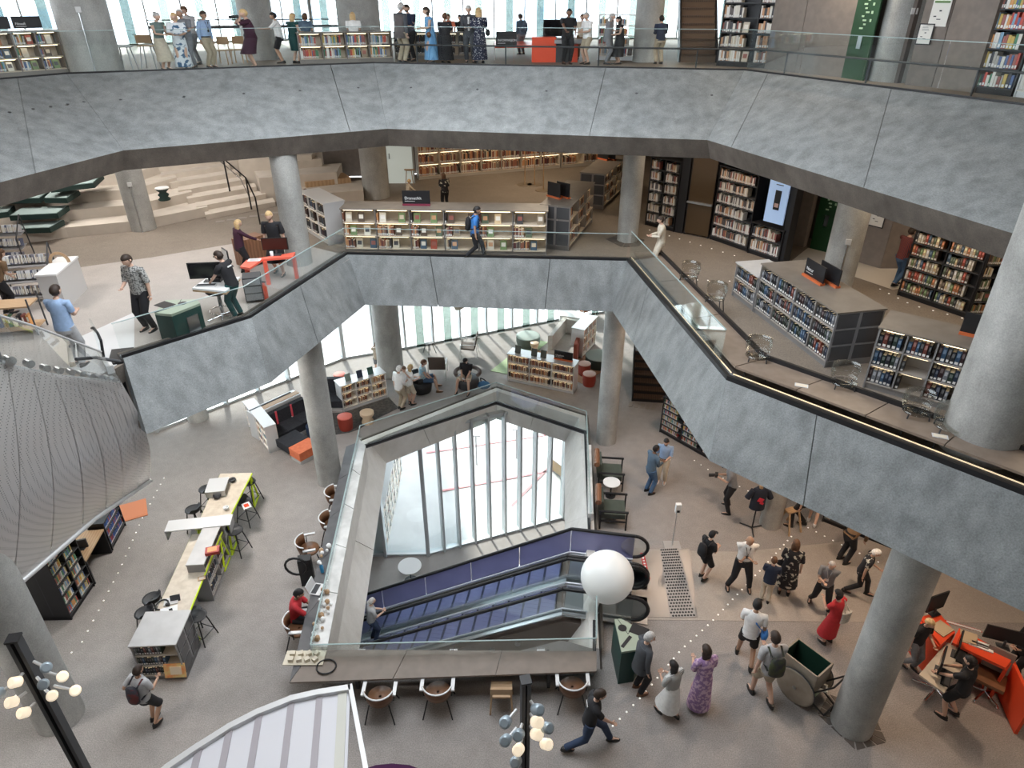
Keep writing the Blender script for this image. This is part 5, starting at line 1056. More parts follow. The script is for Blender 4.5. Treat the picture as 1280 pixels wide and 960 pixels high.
t, P = desk_px('cream sit-stand desk with monitors in front of the red counter', [(1149, 843), (1183, 803), (1220, 813), (1180, 866)], .82, mat('cream desktop', (.55, .49, .40), .5), th_=.04)
c0 = sum(P, Vector())/4; b = B(); b.tube((c0.x, c0.y, .05), (c0.x, c0.y, .78), .05); b.obj('column', STEEL, t); b = B()
for a in range(0, 360, 72): b.tube((c0.x, c0.y, .1), (c0.x+.42*math.cos(R(a)), c0.y+.42*math.sin(R(a)), .05), .025)
b.obj('foot_star', CHROME, t)
def monitor(label, x, y, z, w_, h_, rz, tilt=0, scr=None, stand=.14):
    t = thing('monitor', label, 'monitor', at(x, y, z), rz); b = B(); b.box((0, 0, stand+h_/2), (w_, .03, h_), 0, 0, tilt); cs_ = b.obj('casing', BLACK, t); b = B(); b.box((0, -.02, stand+h_/2), (w_*.94, .006, h_*.9), 0, 0, tilt); b.obj('panel', scr or BLACKG, cs_); b = B(); b.tube((0, .02, 0), (0, .02, stand+.05), .025).box((0, .02, .01), (.22, .16, .02)); b.obj('stand', DARK, t); return t
monitor('dark monitor, the left of two on the cream desk', 1172, 838, .83, .52, .32, R(-128)); monitor('dark monitor, the right of two on the cream desk', 1193, 818, .83, .52, .32, R(-128))
monitor('black slim monitor with a lit edge on the right wing of the red counter', 1253, 808, .95, .8, .34, R(160)); monitor('black information screen with white text behind the left red wing', 1166, 766, .96, .48, .46, R(-160), stand=.1)
for k in range(3):
    p = at(1163+2.6*k, 752-1.5*k, 1.3)
put('keyboard', 'black keyboard on the cream desk, left of two', 'keyboard', 1183, 848, .825, B().box((0, 0, .01), (.42, .16, .02), R(-128)).box((0, 0, .022), (.38, .12, .004), R(-128), 1), [BLACK, DARK]); put('keyboard', 'black keyboard on the cream desk, right of two', 'keyboard', 1202, 821, .825, B().box((0, 0, .01), (.40, .16, .02), R(-128)).box((0, 0, .022), (.36, .12, .004), R(-128), 1), [BLACK, DARK])
put('paper_stack', 'beige square folder on the left wing of the red counter', 'folder', 1177, 786, .955, B().box((0, 0, .01), (.36, .3, .02), .5).box((0, 0, .022), (.3, .24, .004), .52), mat('beige folder', (.50, .40, .27), .7)); put('paper_stack', 'beige folder on the right wing of the red counter', 'folder', 1211, 798, .955, B().box((0, 0, .01), (.3, .34, .02), -.5).box((0, 0, .022), (.26, .28, .004), -.52), mat('beige folder', (.50, .40, .27), .7))
put('leaflets', 'white leaflets with print on the right wing of the red counter', 'leaflets', 1226, 807, .955, B().box((0, 0, .01), (.42, .2, .02), -.55).box((0, .02, .022), (.3, .05, .004), -.55, 1).box((0, -.05, .022), (.2, .03, .004), -.55, 1), [WHITE, DARK])
t = thing('office_chair', 'brown office chair with chrome star base behind the red counter', 'chair', at(1228, 868, 0), R(140)); b = B(); b.box((0, 0, .5), (.5, .48, .08)); b.obj('seat', SEATW, t); b = B(); b.box((0, -.24, .82), (.46, .05, .5), 0, 0, R(10)); b.obj('backrest', mat('clear grey back', (.25, .22, .2), .3), t); b = B(); b.tube((0, 0, .1), (0, 0, .48), .03); b.obj('gas_lift', CHROME, t)
for a in range(0, 360, 72): b = B(); b.tube((0, 0, .12), (.33*math.cos(R(a)), .33*math.sin(R(a)), .07), .02).ball((.33*math.cos(R(a)), .33*math.sin(R(a)), .035), .035, 8, 5); b.obj('foot', CHROME, t)
o = B().prism([(at(x, y, 0).x, at(x, y, 0).y) for x, y in [(1181, 775), (1226, 788), (1228, 791), (1182, 778)]], .004, .009).obj('floor_sticker', mat('red sticker', (.55, .02, .03), .5)); tag(o, 'long red and white warning strip on the floor behind the red counter', 'floor sticker')
for k in range(12):
    f = (k+.5)/12; c_ = at(1183+43*f, 777+12.5*f, 0); B().box((0, 0, 0), (.06, .05, .003), -.6).obj('stripe', WHITE, o, (c_.x, c_.y, .0105))
# ---- middle floor desks
t, P = desk_px('coral red standing desk beside the column on the middle floor', [(300, 333), (308, 325), (369, 315), (366, 321), (328, 324), (312, 335)], M_+.66, mat('coral laminate', (.90, .16, .10), .4), th_=.05)
for (x, y) in ((367, 320), (331, 327), (308, 334)): p = at(x, y, M_+.6); b = B(); b.bx(p.x-.04, p.x+.04, p.y-.04, p.y+.04, M_, M_+.6); b.obj('leg', mat('coral laminate', (.90, .16, .10), .4), t)
b = B(); p0, p1 = at(303, 336, M_), at(328, 328, M_); b.box(((p0.x+p1.x)/2, (p0.y+p1.y)/2+.05, M_+.42), (.7, .4, .7), heading(p0, p1)); b.obj('cupboard', WOODB, t)
t, P = desk_px('white-topped workstation desk at which the man in black types', [(240, 360), (257, 348), (300, 346), (282, 364)], M_+.78, WHITE, th_=.04); b = B(); b.prism([((p.x-c0.x)*1+c0.x, p.y) for p in P], M_+.70, M_+.74); b.obj('wood_edge', WOODO, t)
c0 = sum(P, Vector())/4; b = B(); b.tube((c0.x, c0.y, M_), (c0.x, c0.y, M_+.74), .04); b.obj('column', STEEL, t)
monitor('wide dark monitor on the white workstation desk', 262, 352, M_+.78, .78, .36, .12, stand=.08); monitor('dark monitor with orange reflections on the coral desk', 346, 319, M_+.66, .62, .30, R(6), scr=mat('reflection tinted screen', (.07, .02, .015), .2)); monitor('small laptop-like grey screen behind the man in black', 285, 333, M_+.66, .34, .28, R(-50), scr=LGREY)  # coral desk monitor: orange reflection is put into the screen colour
put('keyboard', 'grey keyboard on the white workstation desk', 'keyboard', 258, 357, M_+.785, B().box((0, 0, .01), (.42, .15, .02), .12).box((0, 0, .022), (.38, .11, .004), .12, 1), [LGREY, DARK]); put('desk_phone', 'black desk phone on the white workstation desk', 'phone', 272, 351, M_+.785, B().box((0, 0, .03), (.2, .18, .06)).box((-.06, 0, .075), (.05, .2, .04)), BLACK)
put('cup', 'small white cup on the coral desk', 'cup', 340, 320, M_+.665, B().lathe([(.035, 0), (.045, .11), (.038, .11), (.03, .02)], n=12), WHITE); put('paper_sheet', 'white paper sheet on the coral desk', 'paper', 318, 325, M_+.665, B().box((0, 0, .003), (.3, .2, .006), .1).box((0, 0, .008), (.2, .12, .002), .1, 1), [WHITE, LGREY])
t = thing('drafting_stool', 'black drafting stool with chrome star base beside the green bin', 'stool', at(279, 399, M_)); b = B(); b.lathe([(.2, .62), (.24, .66), (.22, .7), (.05, .7)], n=20); b.obj('seat', BLACK, t); b = B(); b.tube((0, 0, .08), (0, 0, .62), .03); b.obj('column', CHROME, t); b = B(); b.path([Vector((.24*math.cos(R(a)), .24*math.sin(R(a)), .22)) for a in range(0, 361, 24)], .015); b.obj('foot_ring', CHROME, t)
for a in range(0, 360, 72): b = B(); b.tube((0, 0, .1), (.30*math.cos(R(a)), .30*math.sin(R(a)), .04), .022).ball((.30*math.cos(R(a)), .30*math.sin(R(a)), .03), .03, 8, 5); b.obj('foot', CHROME, t)
t = thing('pedestal', 'grey under-desk pedestal unit beside the stool on the middle floor', 'cabinet', at(320, 375, M_), .3); b = B(); b.bx(-.2, .2, -.2, .2, .05, .62); b.obj('body', DARK, t); b = B(); [b.bx(-.18, .18, -.215, -.2, .08+.18*k, .23+.18*k) for k in range(3)]; b.obj('drawer', GREYM, t)
put('fire_extinguisher', 'red cylinder bottle standing by the coral desk leg', 'bottle', 333, 374, M_, B().lathe([(.06, 0), (.065, .3), (.03, .36), (.02, .42)], n=14).box((0, 0, .43), (.1, .03, .03), 0, 1), [RED, BLACK])
t = thing('carved_stool', 'dark green carved stool with pale top standing on the seating steps', 'stool', at(206, 250, M_+.6)); b = B(); b.lathe([(.17, 0), (.19, .03), (.12, .10), (.17, .17), (.10, .24), (.17, .31), (.20, .36)], n=14); b.obj('body', CUSH, t); b = B(); b.lathe([(.20, .36), (.21, .375), (.20, .39)], n=18); b.obj('top', WHITE, t)
# ---- media carts far left on the middle floor
CASE = [(.70, .72, .76), (.55, .56, .6), (.2, .2, .25), (.35, .28, .22), (.62, .64, .68), (.10, .12, .2), (.05, .05, .06)]
def media_rack(label, x, y, w_, rz, tiers, d0=.35):
    t = thing('media_cart', label, 'cart', at(x, y, M_), rz); rr_ = random.Random(int(x)+5)
    for sx in (-1, 1):
        b = B(); b.path([Vector((sx*w_/2, -.3, 0)), Vector((sx*w_/2, -.3, .75)), Vector((sx*w_/2, .2, 1.25)), Vector((sx*w_/2, .3, 0))], .018); b.obj('frame', DARK, t)
    for k in range(tiers):
        z_ = .15+k*.32; y_ = -.28+k*.15; b = B(); b.box((0, y_+.1, z_), (w_, .3, .02), 0, 0, R(12)); b.obj('tray', GREYM, t)
        xx = -w_/2+.03
        while xx < w_/2-.04:
            wd_ = rr_.uniform(.02, .05); c__ = rr_.choice(CASE); o = B().box((0, 0, .1), (wd_*.9, .15, .19), 0, 0, R(-12), col=c__).box((0, -.078, .1), (wd_*.5, .004, .1), 0, 0, R(-12), col=(.7, .68, .6)).obj('media_case', BOOKM); o.matrix_world = t.matrix_basis @ Matrix.Translation((xx, y_+.1, z_+.02)); tag(o, 'slim media case standing in the %s' % label.split(' holding')[0], 'media case', 'media cases in the %s' % label.split(' holding')[0]); xx += wd_*1.05
    return t
media_rack('back media rack holding rows of slim cases at the far left', 8, 330, 1.25, R(8), 3); media_rack('front media rack holding rows of slim cases by the blue shirt man', 45, 372, 1.1, R(14), 3)
t = thing('book_return', 'white topped grey cabinet with an arched handle right of the media racks', 'cabinet', at(68, 385, M_), .15); b = B(); b.bx(-.1, .32, -.1, 1.1, 0, .80); b.obj('body', LGREY, t); b = B(); b.bx(-.12, .34, -.12, 1.12, .80, .84); b.obj('top', WHITE, t); b = B(); b.path([Vector((.1+.2*math.cos(R(a)), .7, .84+.22*math.sin(R(a)))) for a in range(0, 181, 20)], .035); b.obj('arched_handle', WOODO, t)
t = thing('book_trolley', 'wood and black book trolley at the left edge of the middle floor', 'trolley', at(22, 415, M_), .2); b = B(); b.bx(-.5, .5, -.25, .25, .12, .15).bx(-.5, .5, -.25, .25, .62, .65); b.obj('shelf', WOODO, t); b = B(); [b.tube((sx*.5, sy*.25, 0), (sx*.5, sy*.25, .8), .018) for sx in (-1, 1) for sy in (-1, 1)]; b.obj('frame', DARK, t)
for k in range(9): o = B().box((0, 0, .12), (.05, .16, .24), 0, col=PAL['mixed'][k]).box((0, -.082, .15), (.03, .004, .1), 0, col=(.8, .78, .7)).obj('book', BOOKM); o.matrix_world = t.matrix_basis @ Matrix.Translation((-.4+.09*k, 0, .15)); tag(o, 'book on the lower shelf of the trolley at the left edge', 'book', 'books on the trolley')
# slim display stands (trees) on far middle floor
for k, (x, y) in enumerate([(656, 231), (668, 231), (679, 238)]):
    t = thing('pole_stand', 'slender metal pole stand on the far middle floor, %s of three' % ['left', 'middle', 'right'][k], 'stand', at(x, y, M_)); b = B(); b.tube((0, 0, 0), (0, 0, 1.75), .02); b.obj('pole', WOODO, t); b = B(); b.lathe([(.3, 0), (.28, .02)], n=18); b.obj('base', mat('bronze base', (.16, .12, .08), .5), t)
t = thing('stool', 'small wooden stool by the pale door at the back of the middle floor', 'stool', at(513, 229, M_)); b = B(); b.lathe([(.2, .5), (.2, .54)], n=16); b.obj('seat', WOODO, t); 
for a in range(4): b = B(); b.tube((.13*math.cos(a*1.57+.7), .13*math.sin(a*1.57+.7), .5), (.2*math.cos(a*1.57+.7), .2*math.sin(a*1.57+.7), 0), .016); b.obj('leg', WOODO, t)
t = thing('glass_door', 'pale lit glass door at the back of the middle floor behind the wide column', 'door', at(502, 229, M_)); b = B(); b.box((0, 0, 1.05), (.95, .04, 2.1)); b.obj('leaf', mat('frosted lit glass', (.60, .66, .62), .3, emit=.35), t); b = B(); b.box((-.5, 0, 1.05), (.05, .06, 2.15)).box((.5, 0, 1.05), (.05, .06, 2.15)); b.obj('door_frame', ALU, t); b = B(); b.box((-.38, -.04, 1.0), (.03, .04, .2)); b.obj('door_handle', STEEL, t)
# ghostly round-backed chairs at the right study counter
ACR = glass_mat('clear acrylic', (.88, .86, .83), .04, .04)
for k, (x, y, z_) in enumerate([(858, 352, 1), (890, 380, 1), (942, 455, 1), (1137, 527, 1), (1048, 490, 1), (1176, 546, 1)]):
    t = thing('acrylic_chair', 'smoky see-through chair at the study counter, %s from its far end' % ['first', 'second', 'third', 'fifth', 'fourth', 'sixth'][k], 'chair', at(x, y+14, M_), (R(150) if k < 2 else R(165)))
    b = B(); n = 12; b.rings([[Vector((.22*math.cos(2*math.pi*i/n)*s_, .2*math.sin(2*math.pi*i/n)*s_, h_)) for i in range(n)] for s_, h_ in ((.3, .40), (1, .41), (1, .43), (.3, .42))]); b.obj('seat', ACR, t)
    b = B(); arc = [R(a) for a in range(205, 336, 13)]; rg = [[Vector((r_*math.cos(a), r_*math.sin(a), z__)) for a in arc] for r_, z__ in ((.23, .44), (.26, .60), (.25, .74), (.23, .74), (.24, .60), (.215, .44))]; m = len(arc); b.add([p for r_ in rg for p in r_], [(j*m+i, j*m+i+1, ((j+1) % 6)*m+i+1, ((j+1) % 6)*m+i) for j in range(6) for i in range(m-1)], 0, True); b.obj('backrest', ACR, t)
    for sx in (-1, 1):
        for sy in (-1, 1): b = B(); b.tube((sx*.15, sy*.14, .41), (sx*.2, sy*.2, 0), .012); b.obj('leg', DARK, t)
# ---- top floor furniture
TS = .80
t, P = desk_px('red table with slim legs behind the black sign on the top floor', [(618, 57), (618, 52), (679, 51), (681, 56)], T+.40, RED, th_=.07)
for p in P: b = B(); b.tube((p.x, p.y, T), (p.x, p.y, T+.36), .02); b.obj('leg', WHITEM, t)
t = thing('service_desk', 'red and grey service desk with monitors on the top floor', 'desk', at(705, 78, T)); b = B(); b.bx(-.95, -.25, 0, .5, 0, .66); b.obj('red_cupboard', RED, t); b = B(); b.bx(-.3, .75, -.1, .45, .50, .60); b.obj('desktop', GREYM, t); b = B(); b.bx(-.25, .15, 0, .4, 0, .5); b.obj('dark_cupboard', DARK, t); b = B(); b.bx(.15, .4, .05, .4, 0, .48); b.obj('red_panel', RED, t)
monitor('large dark monitor on the top floor service desk', 692, 47, T+.60, .66, .46, R(8), stand=.03); monitor('white-framed monitor turned sideways on the top floor service desk', 708, 49, T+.60, .32, .44, R(60), scr=WHITE, stand=.03)
sign('black sign board with white heading on a stand near the dotted dress', Matrix.Translation(at(633, 60, T+.35)), 0, 0, 0, .62, .40, None, 'INFORMASJON')
for k, (x, y) in enumerate([(161, 88), (190, 86)]):
    t = thing('bar_stool', 'grey backless high stool near the top floor windows' if k == 0 else 'wood-backed high chair behind the woman with a bun on the top floor', 'stool', at(x, y, T)); b = B(); b.box((0, 0, .56), (.40, .24, .03)); b.obj('seat', GREYM if k == 0 else WOODO, t)
    for sx in (-1, 1):
        for sy in (-1, 1): b = B(); b.tube((sx*.13, sy*.08, .56), (sx*.2, sy*.16, 0), .016); b.obj('leg', GREYM, t)
    if k: b = B(); b.box((0, -.1, .72), (.4, .03, .2)); b.obj('backrest', WOODO, t)
for k, (x, y) in enumerate([(281, 80), (300, 79)]):
    t = thing('wooden_chair', 'pale wood chair behind the top floor glass, %s of the pair' % ['left', 'right'][k], 'chair', at(x, y, T)); b = B(); b.box((0, 0, .36), (.34, .32, .03)); b.obj('seat', WOODO, t); b = B(); b.box((0, .15, .60), (.34, .03, .2)); b.obj('backrest', WOODO, t)
    for sx in (-1, 1):
        for sy in (-1, 1): b = B(); b.tube((sx*.14, sy*.13, .5 if sy > 0 else .36), (sx*.17, sy*.17, 0), .014); b.obj('leg', WOODO, t)
t = thing('window_rail', 'dark horizontal counter rail along the top floor windows', 'rail', (0, 0, 0)); a0, a1 = at(140, 70, T)+Vector((0, 3, 0)), at(420, 66, T)+Vector((0, 3, 0)); b = B(); b.tube(a0+Vector((0, 0, .72)), a1+Vector((0, 0, .72)), .05).tube(a0+Vector((0, 0, .95)), a1+Vector((0, 0, .95)), .02); b.obj('rail', DARK, t); b = B(); [b.tube(a0.lerp(a1, f), a0.lerp(a1, f)+Vector((0, 0, .95)), .02) for f in (0, .25, .5, .75, 1)]; b.obj('post', DARK, t)
# stair to the upper level (dark wood) at the top, and the small stair under the right beam
def stairs(label, p0, hd, n, w_, rise, run, m_t, m_s):
    t = thing('staircase', label, 'staircase', p0, hd)
    for k in range(n): b = B(); b.bx(-w_/2, w_/2, k*run, k*run+run+.03, (k+1)*rise-.05, (k+1)*rise); b.obj('tread', m_t, t); b = B(); b.bx(-w_/2, w_/2, k*run+.02, k*run+.04, k*rise, (k+1)*rise-.05); b.obj('riser', m_s, t)
    for sx in (-1, 1): b = B(); b.add([(sx*w_/2, 0, 0), (sx*w_/2, .3, 0), (sx*w_/2, n*run, n*rise-.2), (sx*w_/2, n*run, n*rise+.15), (sx*w_/2, 0, .3)]+[(sx*(w_/2+.05), y, z) for y, z in ((0, 0), (.3, 0), (n*run, n*rise-.2), (n*run, n*rise+.15), (0, .3))], [(0, 1, 2, 3, 4), (9, 8, 7, 6, 5), (0, 4, 9, 5), (4, 3, 8, 9), (3, 2, 7, 8), (2, 1, 6, 7), (1, 0, 5, 6)]); b.obj('stringer', BLACK, t)
    return t
DW = mat('dark stair wood', (.05, .03, .02), .5, col2=(.09, .055, .035), scale=5, kind='X')
stairs('dark wooden staircase rising at the back of the top floor beside the black bookcase', at(872, 78, T), R(-5), 15, 1.0, .2, .18, DW, mat('stair riser brown', (.12, .075, .045), .6))
stairs('dark open staircase with pale nosings under the right beam on the main floor', at(812, 503, 0), R(-8), 7, 1.15, .17, .26, DW, BLACK)
b = B(); q = [at(x, y, 0) for x, y in [(786, 503), (822, 505), (819, 513), (784, 508)]]
for i in range(5):
    for j in range(3): p = q[0].lerp(q[1], (i+.5)/5).lerp(q[3].lerp(q[2], (i+.5)/5), (j+.5)/3); b.box((p.x, p.y, .008), (.14, .1, .012))
o = b.obj('tactile_studs', mat('warning tile', (.30, .27, .24), .8)); tag(o, 'pale tactile strips at the foot of the small dark staircase', 'tactile strip')
# ---- floor studs
SM = B().lathe([(.021, 0), (.019, .008), (.012, .01)], n=10).mesh('floor_stud', mat('floor stud light', (.95, .92, .85), .3, emit=.6))
def studs(pts, n, z, grp, lbl):
    L_ = [at(x, y, z) for x, y in pts]; seg = [(L_[i+1]-L_[i]).length for i in range(len(L_)-1)]; tot = sum(seg)
    for k in range(n):
        s = tot*k/max(1, n-1); i = 0
        while i < len(seg)-1 and s > seg[i]: s -= seg[i]; i += 1
        p = L_[i].lerp(L_[i+1], min(1, s/seg[i])); o = bpy.data.objects.new('floor_stud', SM); C.objects.link(o); o.location = (p.x, p.y, z+.009); tag(o, lbl, 'floor light', grp)
studs([(766, 908), (802, 871), (851, 813), (889, 778), (922, 743), (958, 705), (989, 671)], 36, 0, 'floor lights curving through the crowd', 'tiny round floor light in the line curving from the walking man through the crowd')
studs([(868, 576), (892, 592), (935, 614)], 8, 0, 'floor lights by the black bookcase under the beam', 'tiny round floor light in the line beside the black bookcase under the beam')
studs([(1010, 660), (1045, 678), (1070, 690), (1102, 705), (1130, 703)], 12, 0, 'floor lights by the low black shelves', 'tiny round floor light in the line before the low black shelves')
studs([(205, 598), (178, 648), (150, 712), (120, 770), (101, 806), (75, 829), (20, 870)], 26, 0, 'floor lights on the left', 'tiny round floor light in the line curving past the steel housing')
studs([(812, 288), (862, 303), (918, 320)], 9, M_, 'floor lights by the black wall unit', 'tiny round floor light in the line before the black wall unit')
studs([(858, 350), (912, 352)], 5, M_, 'floor lights by the long bookcase', 'tiny round floor light left of the long silver-grey bookcase')
studs([(1100, 362), (1140, 382), (1240, 408)], 10, M_, 'floor lights by the corner bookcase', 'tiny round floor light before the black corner bookcase')
# ---- spotlight poles
HEADW = mat('spot head warm glow', (.95, .80, .60), .4, emit=.7); HEADG = mat('spot head grey', (.42, .50, .56), .35, .3)
def pole(label, x, y, ztop, heads, w_=.17):
    p = at(x, y, ztop); t = thing('spotlight_pole', label, 'lamp post', (p.x, p.y, 0), .2); b = B(); b.bx(-w_/2, -w_/2+.05, -w_/2, w_/2, 0, ztop).bx(w_/2-.05, w_/2, -w_/2, w_/2, 0, ztop).bx(-w_/2+.05, w_/2-.05, w_/2-.04, w_/2, 0, ztop); b.obj('mast', DARK, t); b = B(); b.bx(-w_/2-.01, w_/2+.01, -w_/2-.01, w_/2+.01, ztop, ztop+.03); b.obj('cap', BLACK, t)
    for (dx, dy, glow) in heads:
        # head placed beside the mast at a height giving the listed spot
        s_ = 1 if dx > 0 else -1; z_ = ztop-.25-dy/62.0; X = dx/58.0
        h = thing_part = B().tube((X*.45, -.10, z_), (X*.9, -.22, z_), .022); h.obj('bracket', LGREY, t)
        hh = B().lathe([(.045, -.07), (.072, -.055), (.076, .06), (.05, .075)], n=16).obj('spot_head', HEADW if glow else HEADG, t); hh.location = (X, -.24, z_); hh.rotation_euler = (R(40), R(30*s_), 0)
    return t
pole('tall dark mast with a cluster of round spotlights at the lower left corner', 17, 799, 4.6, [(22, 8, 0), (30, 22, 1), (14, 28, 0), (16, 44, 1), (34, 42, 1), (-20, 30, 0), (-14, 44, 1), (-10, 60, 1), (-4, 20, 1)], .15)
pole('tall dark mast with a cluster of round spotlights at the bottom centre', 657, 851, 4.6, [(6, 2, 0), (-18, 10, 0), (6, 18, 1), (14, 28, 0), (-8, 30, 0), (-18, 34, 0), (6, 34, 1), (14, 50, 1), (-8, 50, 1), (-10, 66, 0)], .12)
# ---- white curved canopy at the bottom
zc_ = 2.6; t = thing('curved_canopy', 'white translucent curved canopy with grey ribs at the bottom left', 'canopy', (0, 0, 0))
out = [(150, 1010), (212, 958), (250, 932), (288, 908), (325, 889), (365, 873), (400, 865), (438, 859)]; OP = [at(x, y, zc_) for x, y in out]; CE = at(470, 1160, zc_); 
SKIN = mat('white canopy sheet', (.70, .70, .74), .5)
RIB = mat('grey canopy rib', (.40, .37, .40), .5)
dn = Vector((.55, -3.2, 0))
for i in range(len(OP)-1):
    a, c__ = OP[i], OP[i+1]; a2, c2 = a+dn+Vector((0, 0, -.0)), c__+dn; b = B(); b.add([a, c__, c2, a2]+[p+Vector((0, 0, -.03)) for p in (a, c__, c2, a2)], [(0, 3, 2, 1), (4, 5, 6, 7), (0, 1, 5, 4), (1, 2, 6, 5), (2, 3, 7, 6), (3, 0, 4, 7)]); b.obj('sheet', SKIN, t)
    if i: b = B(); b.box(tuple((a+a2)/2+Vector((0, 0, .012))), ((a2-a).length, .10, .02), heading(a, a2)); b.obj('rib', RIB, t)
    b = B(); b.box(tuple(a.lerp(c__, .5)+Vector((0, -.05, .03+.004*(i % 2)))), ((c__-a).length+.03, .10, .10), heading(a, c__)); b.obj('rim', LGREY, t)
b = B(); a, c__ = OP[-1], at(458, 965, zc_); b.box(tuple(a.lerp(c__, .5)+Vector((0, 0, .03))), ((c__-a).length, .07, .10), heading(a, c__)); b.obj('rim', LGREY, t)
b = B(); a, c__ = OP[-1], at(434, 965, zc_); b.box(tuple(a.lerp(c__, .5)+Vector((-.12, 0, .01))), ((c__-a).length, .14, .03), heading(a, c__)); b.obj('rim', mat('cream rim', (.62, .62, .56), .5), t)
for k in (1, 4, 6): p = OP[k]+dn*.5; b = B(); b.tube((p.x, p.y, 0), (p.x, p.y, zc_-.03), .05); b.obj('post', LGREY, t)
rug('deep purple round rug at the bottom edge under the canopy', [(455, 962), (470, 957), (490, 955), (512, 957), (528, 963), (520, 985), (460, 985)], mat('purple rug', (.06, .012, .06), .95))
# ---- things on the left counter
put('laptop_bag', 'black bag with looped strap beside the seated man in red', 'bag', 386, 728, .0, B().box((0, 0, .4), (.30, .22, .8), .2).path([Vector((-.18+.26*math.cos(R(a)), -.1, .62+.26*math.sin(R(a)))) for a in range(0, 361, 24)], .03), BLACK)
laptop('open silver laptop in front of the seated man in red', 397, 737, .73, R(80), 1, WHITEM)
put('water_bottle', 'blue bottle on the left counter above the laptop', 'bottle', 403, 715, .73, B().lathe([(.04, 0), (.045, .18), (.02, .22), (.02, .25)], n=12).lathe([(.025, .25), (.025, .28)], n=10, m=1), [mat('blue bottle', (.03, .25, .5), .3), WHITE])
for k, (x, y, lb) in enumerate([(403, 697, 'white crumpled cloth-like items on the counter beside the brown armchair'), (410, 742, 'pile of small white and gold items on the marble ledge'), (404, 770, 'round white camera-like device on the left ledge'), (399, 788, 'small white lamp head on the left ledge')]):
    rr_ = random.Random(k); b = B()
    for j in range(7): b.ball((rr_.uniform(-.12, .12), rr_.uniform(-.3, .3), .06+rr_.uniform(0, .05)), rr_.uniform(.03, .07), 8, 5, j % 2)
    put('small_items', lb, 'small items', x, y, .76, b, [WHITE, WOODO])
put('cable_loop', 'dark loop of cable lying on the near corner of the counter', 'cable', 408, 834, .73, B().path([Vector((.19*math.cos(R(a)), .17*math.sin(R(a)), .02)) for a in range(0, 361, 20)], .016), BLACK)
b = B()
for i in range(4):
    for j in range(2): b.box((-.25+.16*i, -.07+.14*j, .05), (.10, .09, .1), .3*i)
put('lattice_tray', 'cream lattice tray at the near left corner of the counter', 'tray', 381, 823, .73, b.box((0, 0, .01), (.8, .34, .02)), mat('cream plastic', (.66, .60, .48), .5))
for x, z in ((381, 830),): pass
put('orange_plate', 'orange floor mat behind the blue volumes bookcase', 'mat', 161, 640, 0, B().box((0, 0, .01), (.9, .8, .02), .5).box((0, 0, .022), (.8, .7, .004), .5), mat('orange mat', (.62, .22, .10), .8))
# outside: banners, red structure, bench seen through the lower windows
t = thing('banner', 'red and pale flag banner outside the lower windows', 'banner', (1.2, 27, L)); b = B(); b.tube((0, 0, 0), (0, 0, 4.2), .05); b.obj('pole', STEEL, t); b = B(); b.bx(.06, .8, -.02, .02, 2.2, 3.6); b.obj('cloth', RED, t); b = B(); b.bx(.06, .7, -.02, .02, 3.65, 4.2); b.obj('cloth_top', mat('pale blue cloth', (.4, .5, .7), .7), t)
for k, (x, y) in enumerate([(-1.6, 25), (.2, 25.5), (3.0, 26)]):
    t = thing('bollard_lamp', 'slim grey street lamp outside the lower windows, %s of three' % ['left', 'middle', 'right'][k], 'lamp post', (x, y, L)); b = B(); b.tube((0, 0, 0), (0, 0, 1.6), .04); b.obj('pole', GREYM, t); b = B(); b.box((0, 0, 1.6), (.4, .1, .06)); b.obj('head', GREYM, t)
t = thing('kiosk', 'tan wooden ramp block outside the lower windows', 'kiosk', (2.6, 24.2, L), .6); b = B(); b.box((0, 0, .3), (.8, 1.8, .6)); b.obj('body', mat('tan block', (.55, .38, .2), .7), t); b = B(); b.box((0, 0, .62), (.86, 1.86, .04)); b.obj('top', LGREY, t)
RL = mat('pink road line', (.75, .35, .36), .8)
for (x0, y0, x1, y1) in [(-3, 23.2, 5, 25.6), (-4, 26, 5, 28.4), (0, 22.2, 3, 27)]: b = B(); a, c__ = Vector((x0, y0, 0)), Vector((x1, y1, 0)); b.box(((x0+x1)/2, (y0+y1)/2, L-.03), ((c__-a).length, .12, .02), heading(a, c__)); o = b.obj('pavement_line', RL); o['kind'] = 'structure'
# city blocks beyond the top windows
for k, (x, y, w_, h_) in enumerate([(-48, 80, 14, 21), (-28, 95, 10, 26), (4, 92, 9, 24), (26, 85, 12, 19)]):
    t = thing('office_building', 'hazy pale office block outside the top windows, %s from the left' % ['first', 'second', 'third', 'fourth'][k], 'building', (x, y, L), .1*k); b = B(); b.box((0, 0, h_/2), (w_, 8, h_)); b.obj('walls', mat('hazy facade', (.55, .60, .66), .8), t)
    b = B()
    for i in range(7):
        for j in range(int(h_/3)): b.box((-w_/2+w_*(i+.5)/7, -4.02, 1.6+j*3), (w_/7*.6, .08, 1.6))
    b.obj('windows', mat('hazy glass', (.38, .48, .60), .3), t)['kind'] = 'stuff'
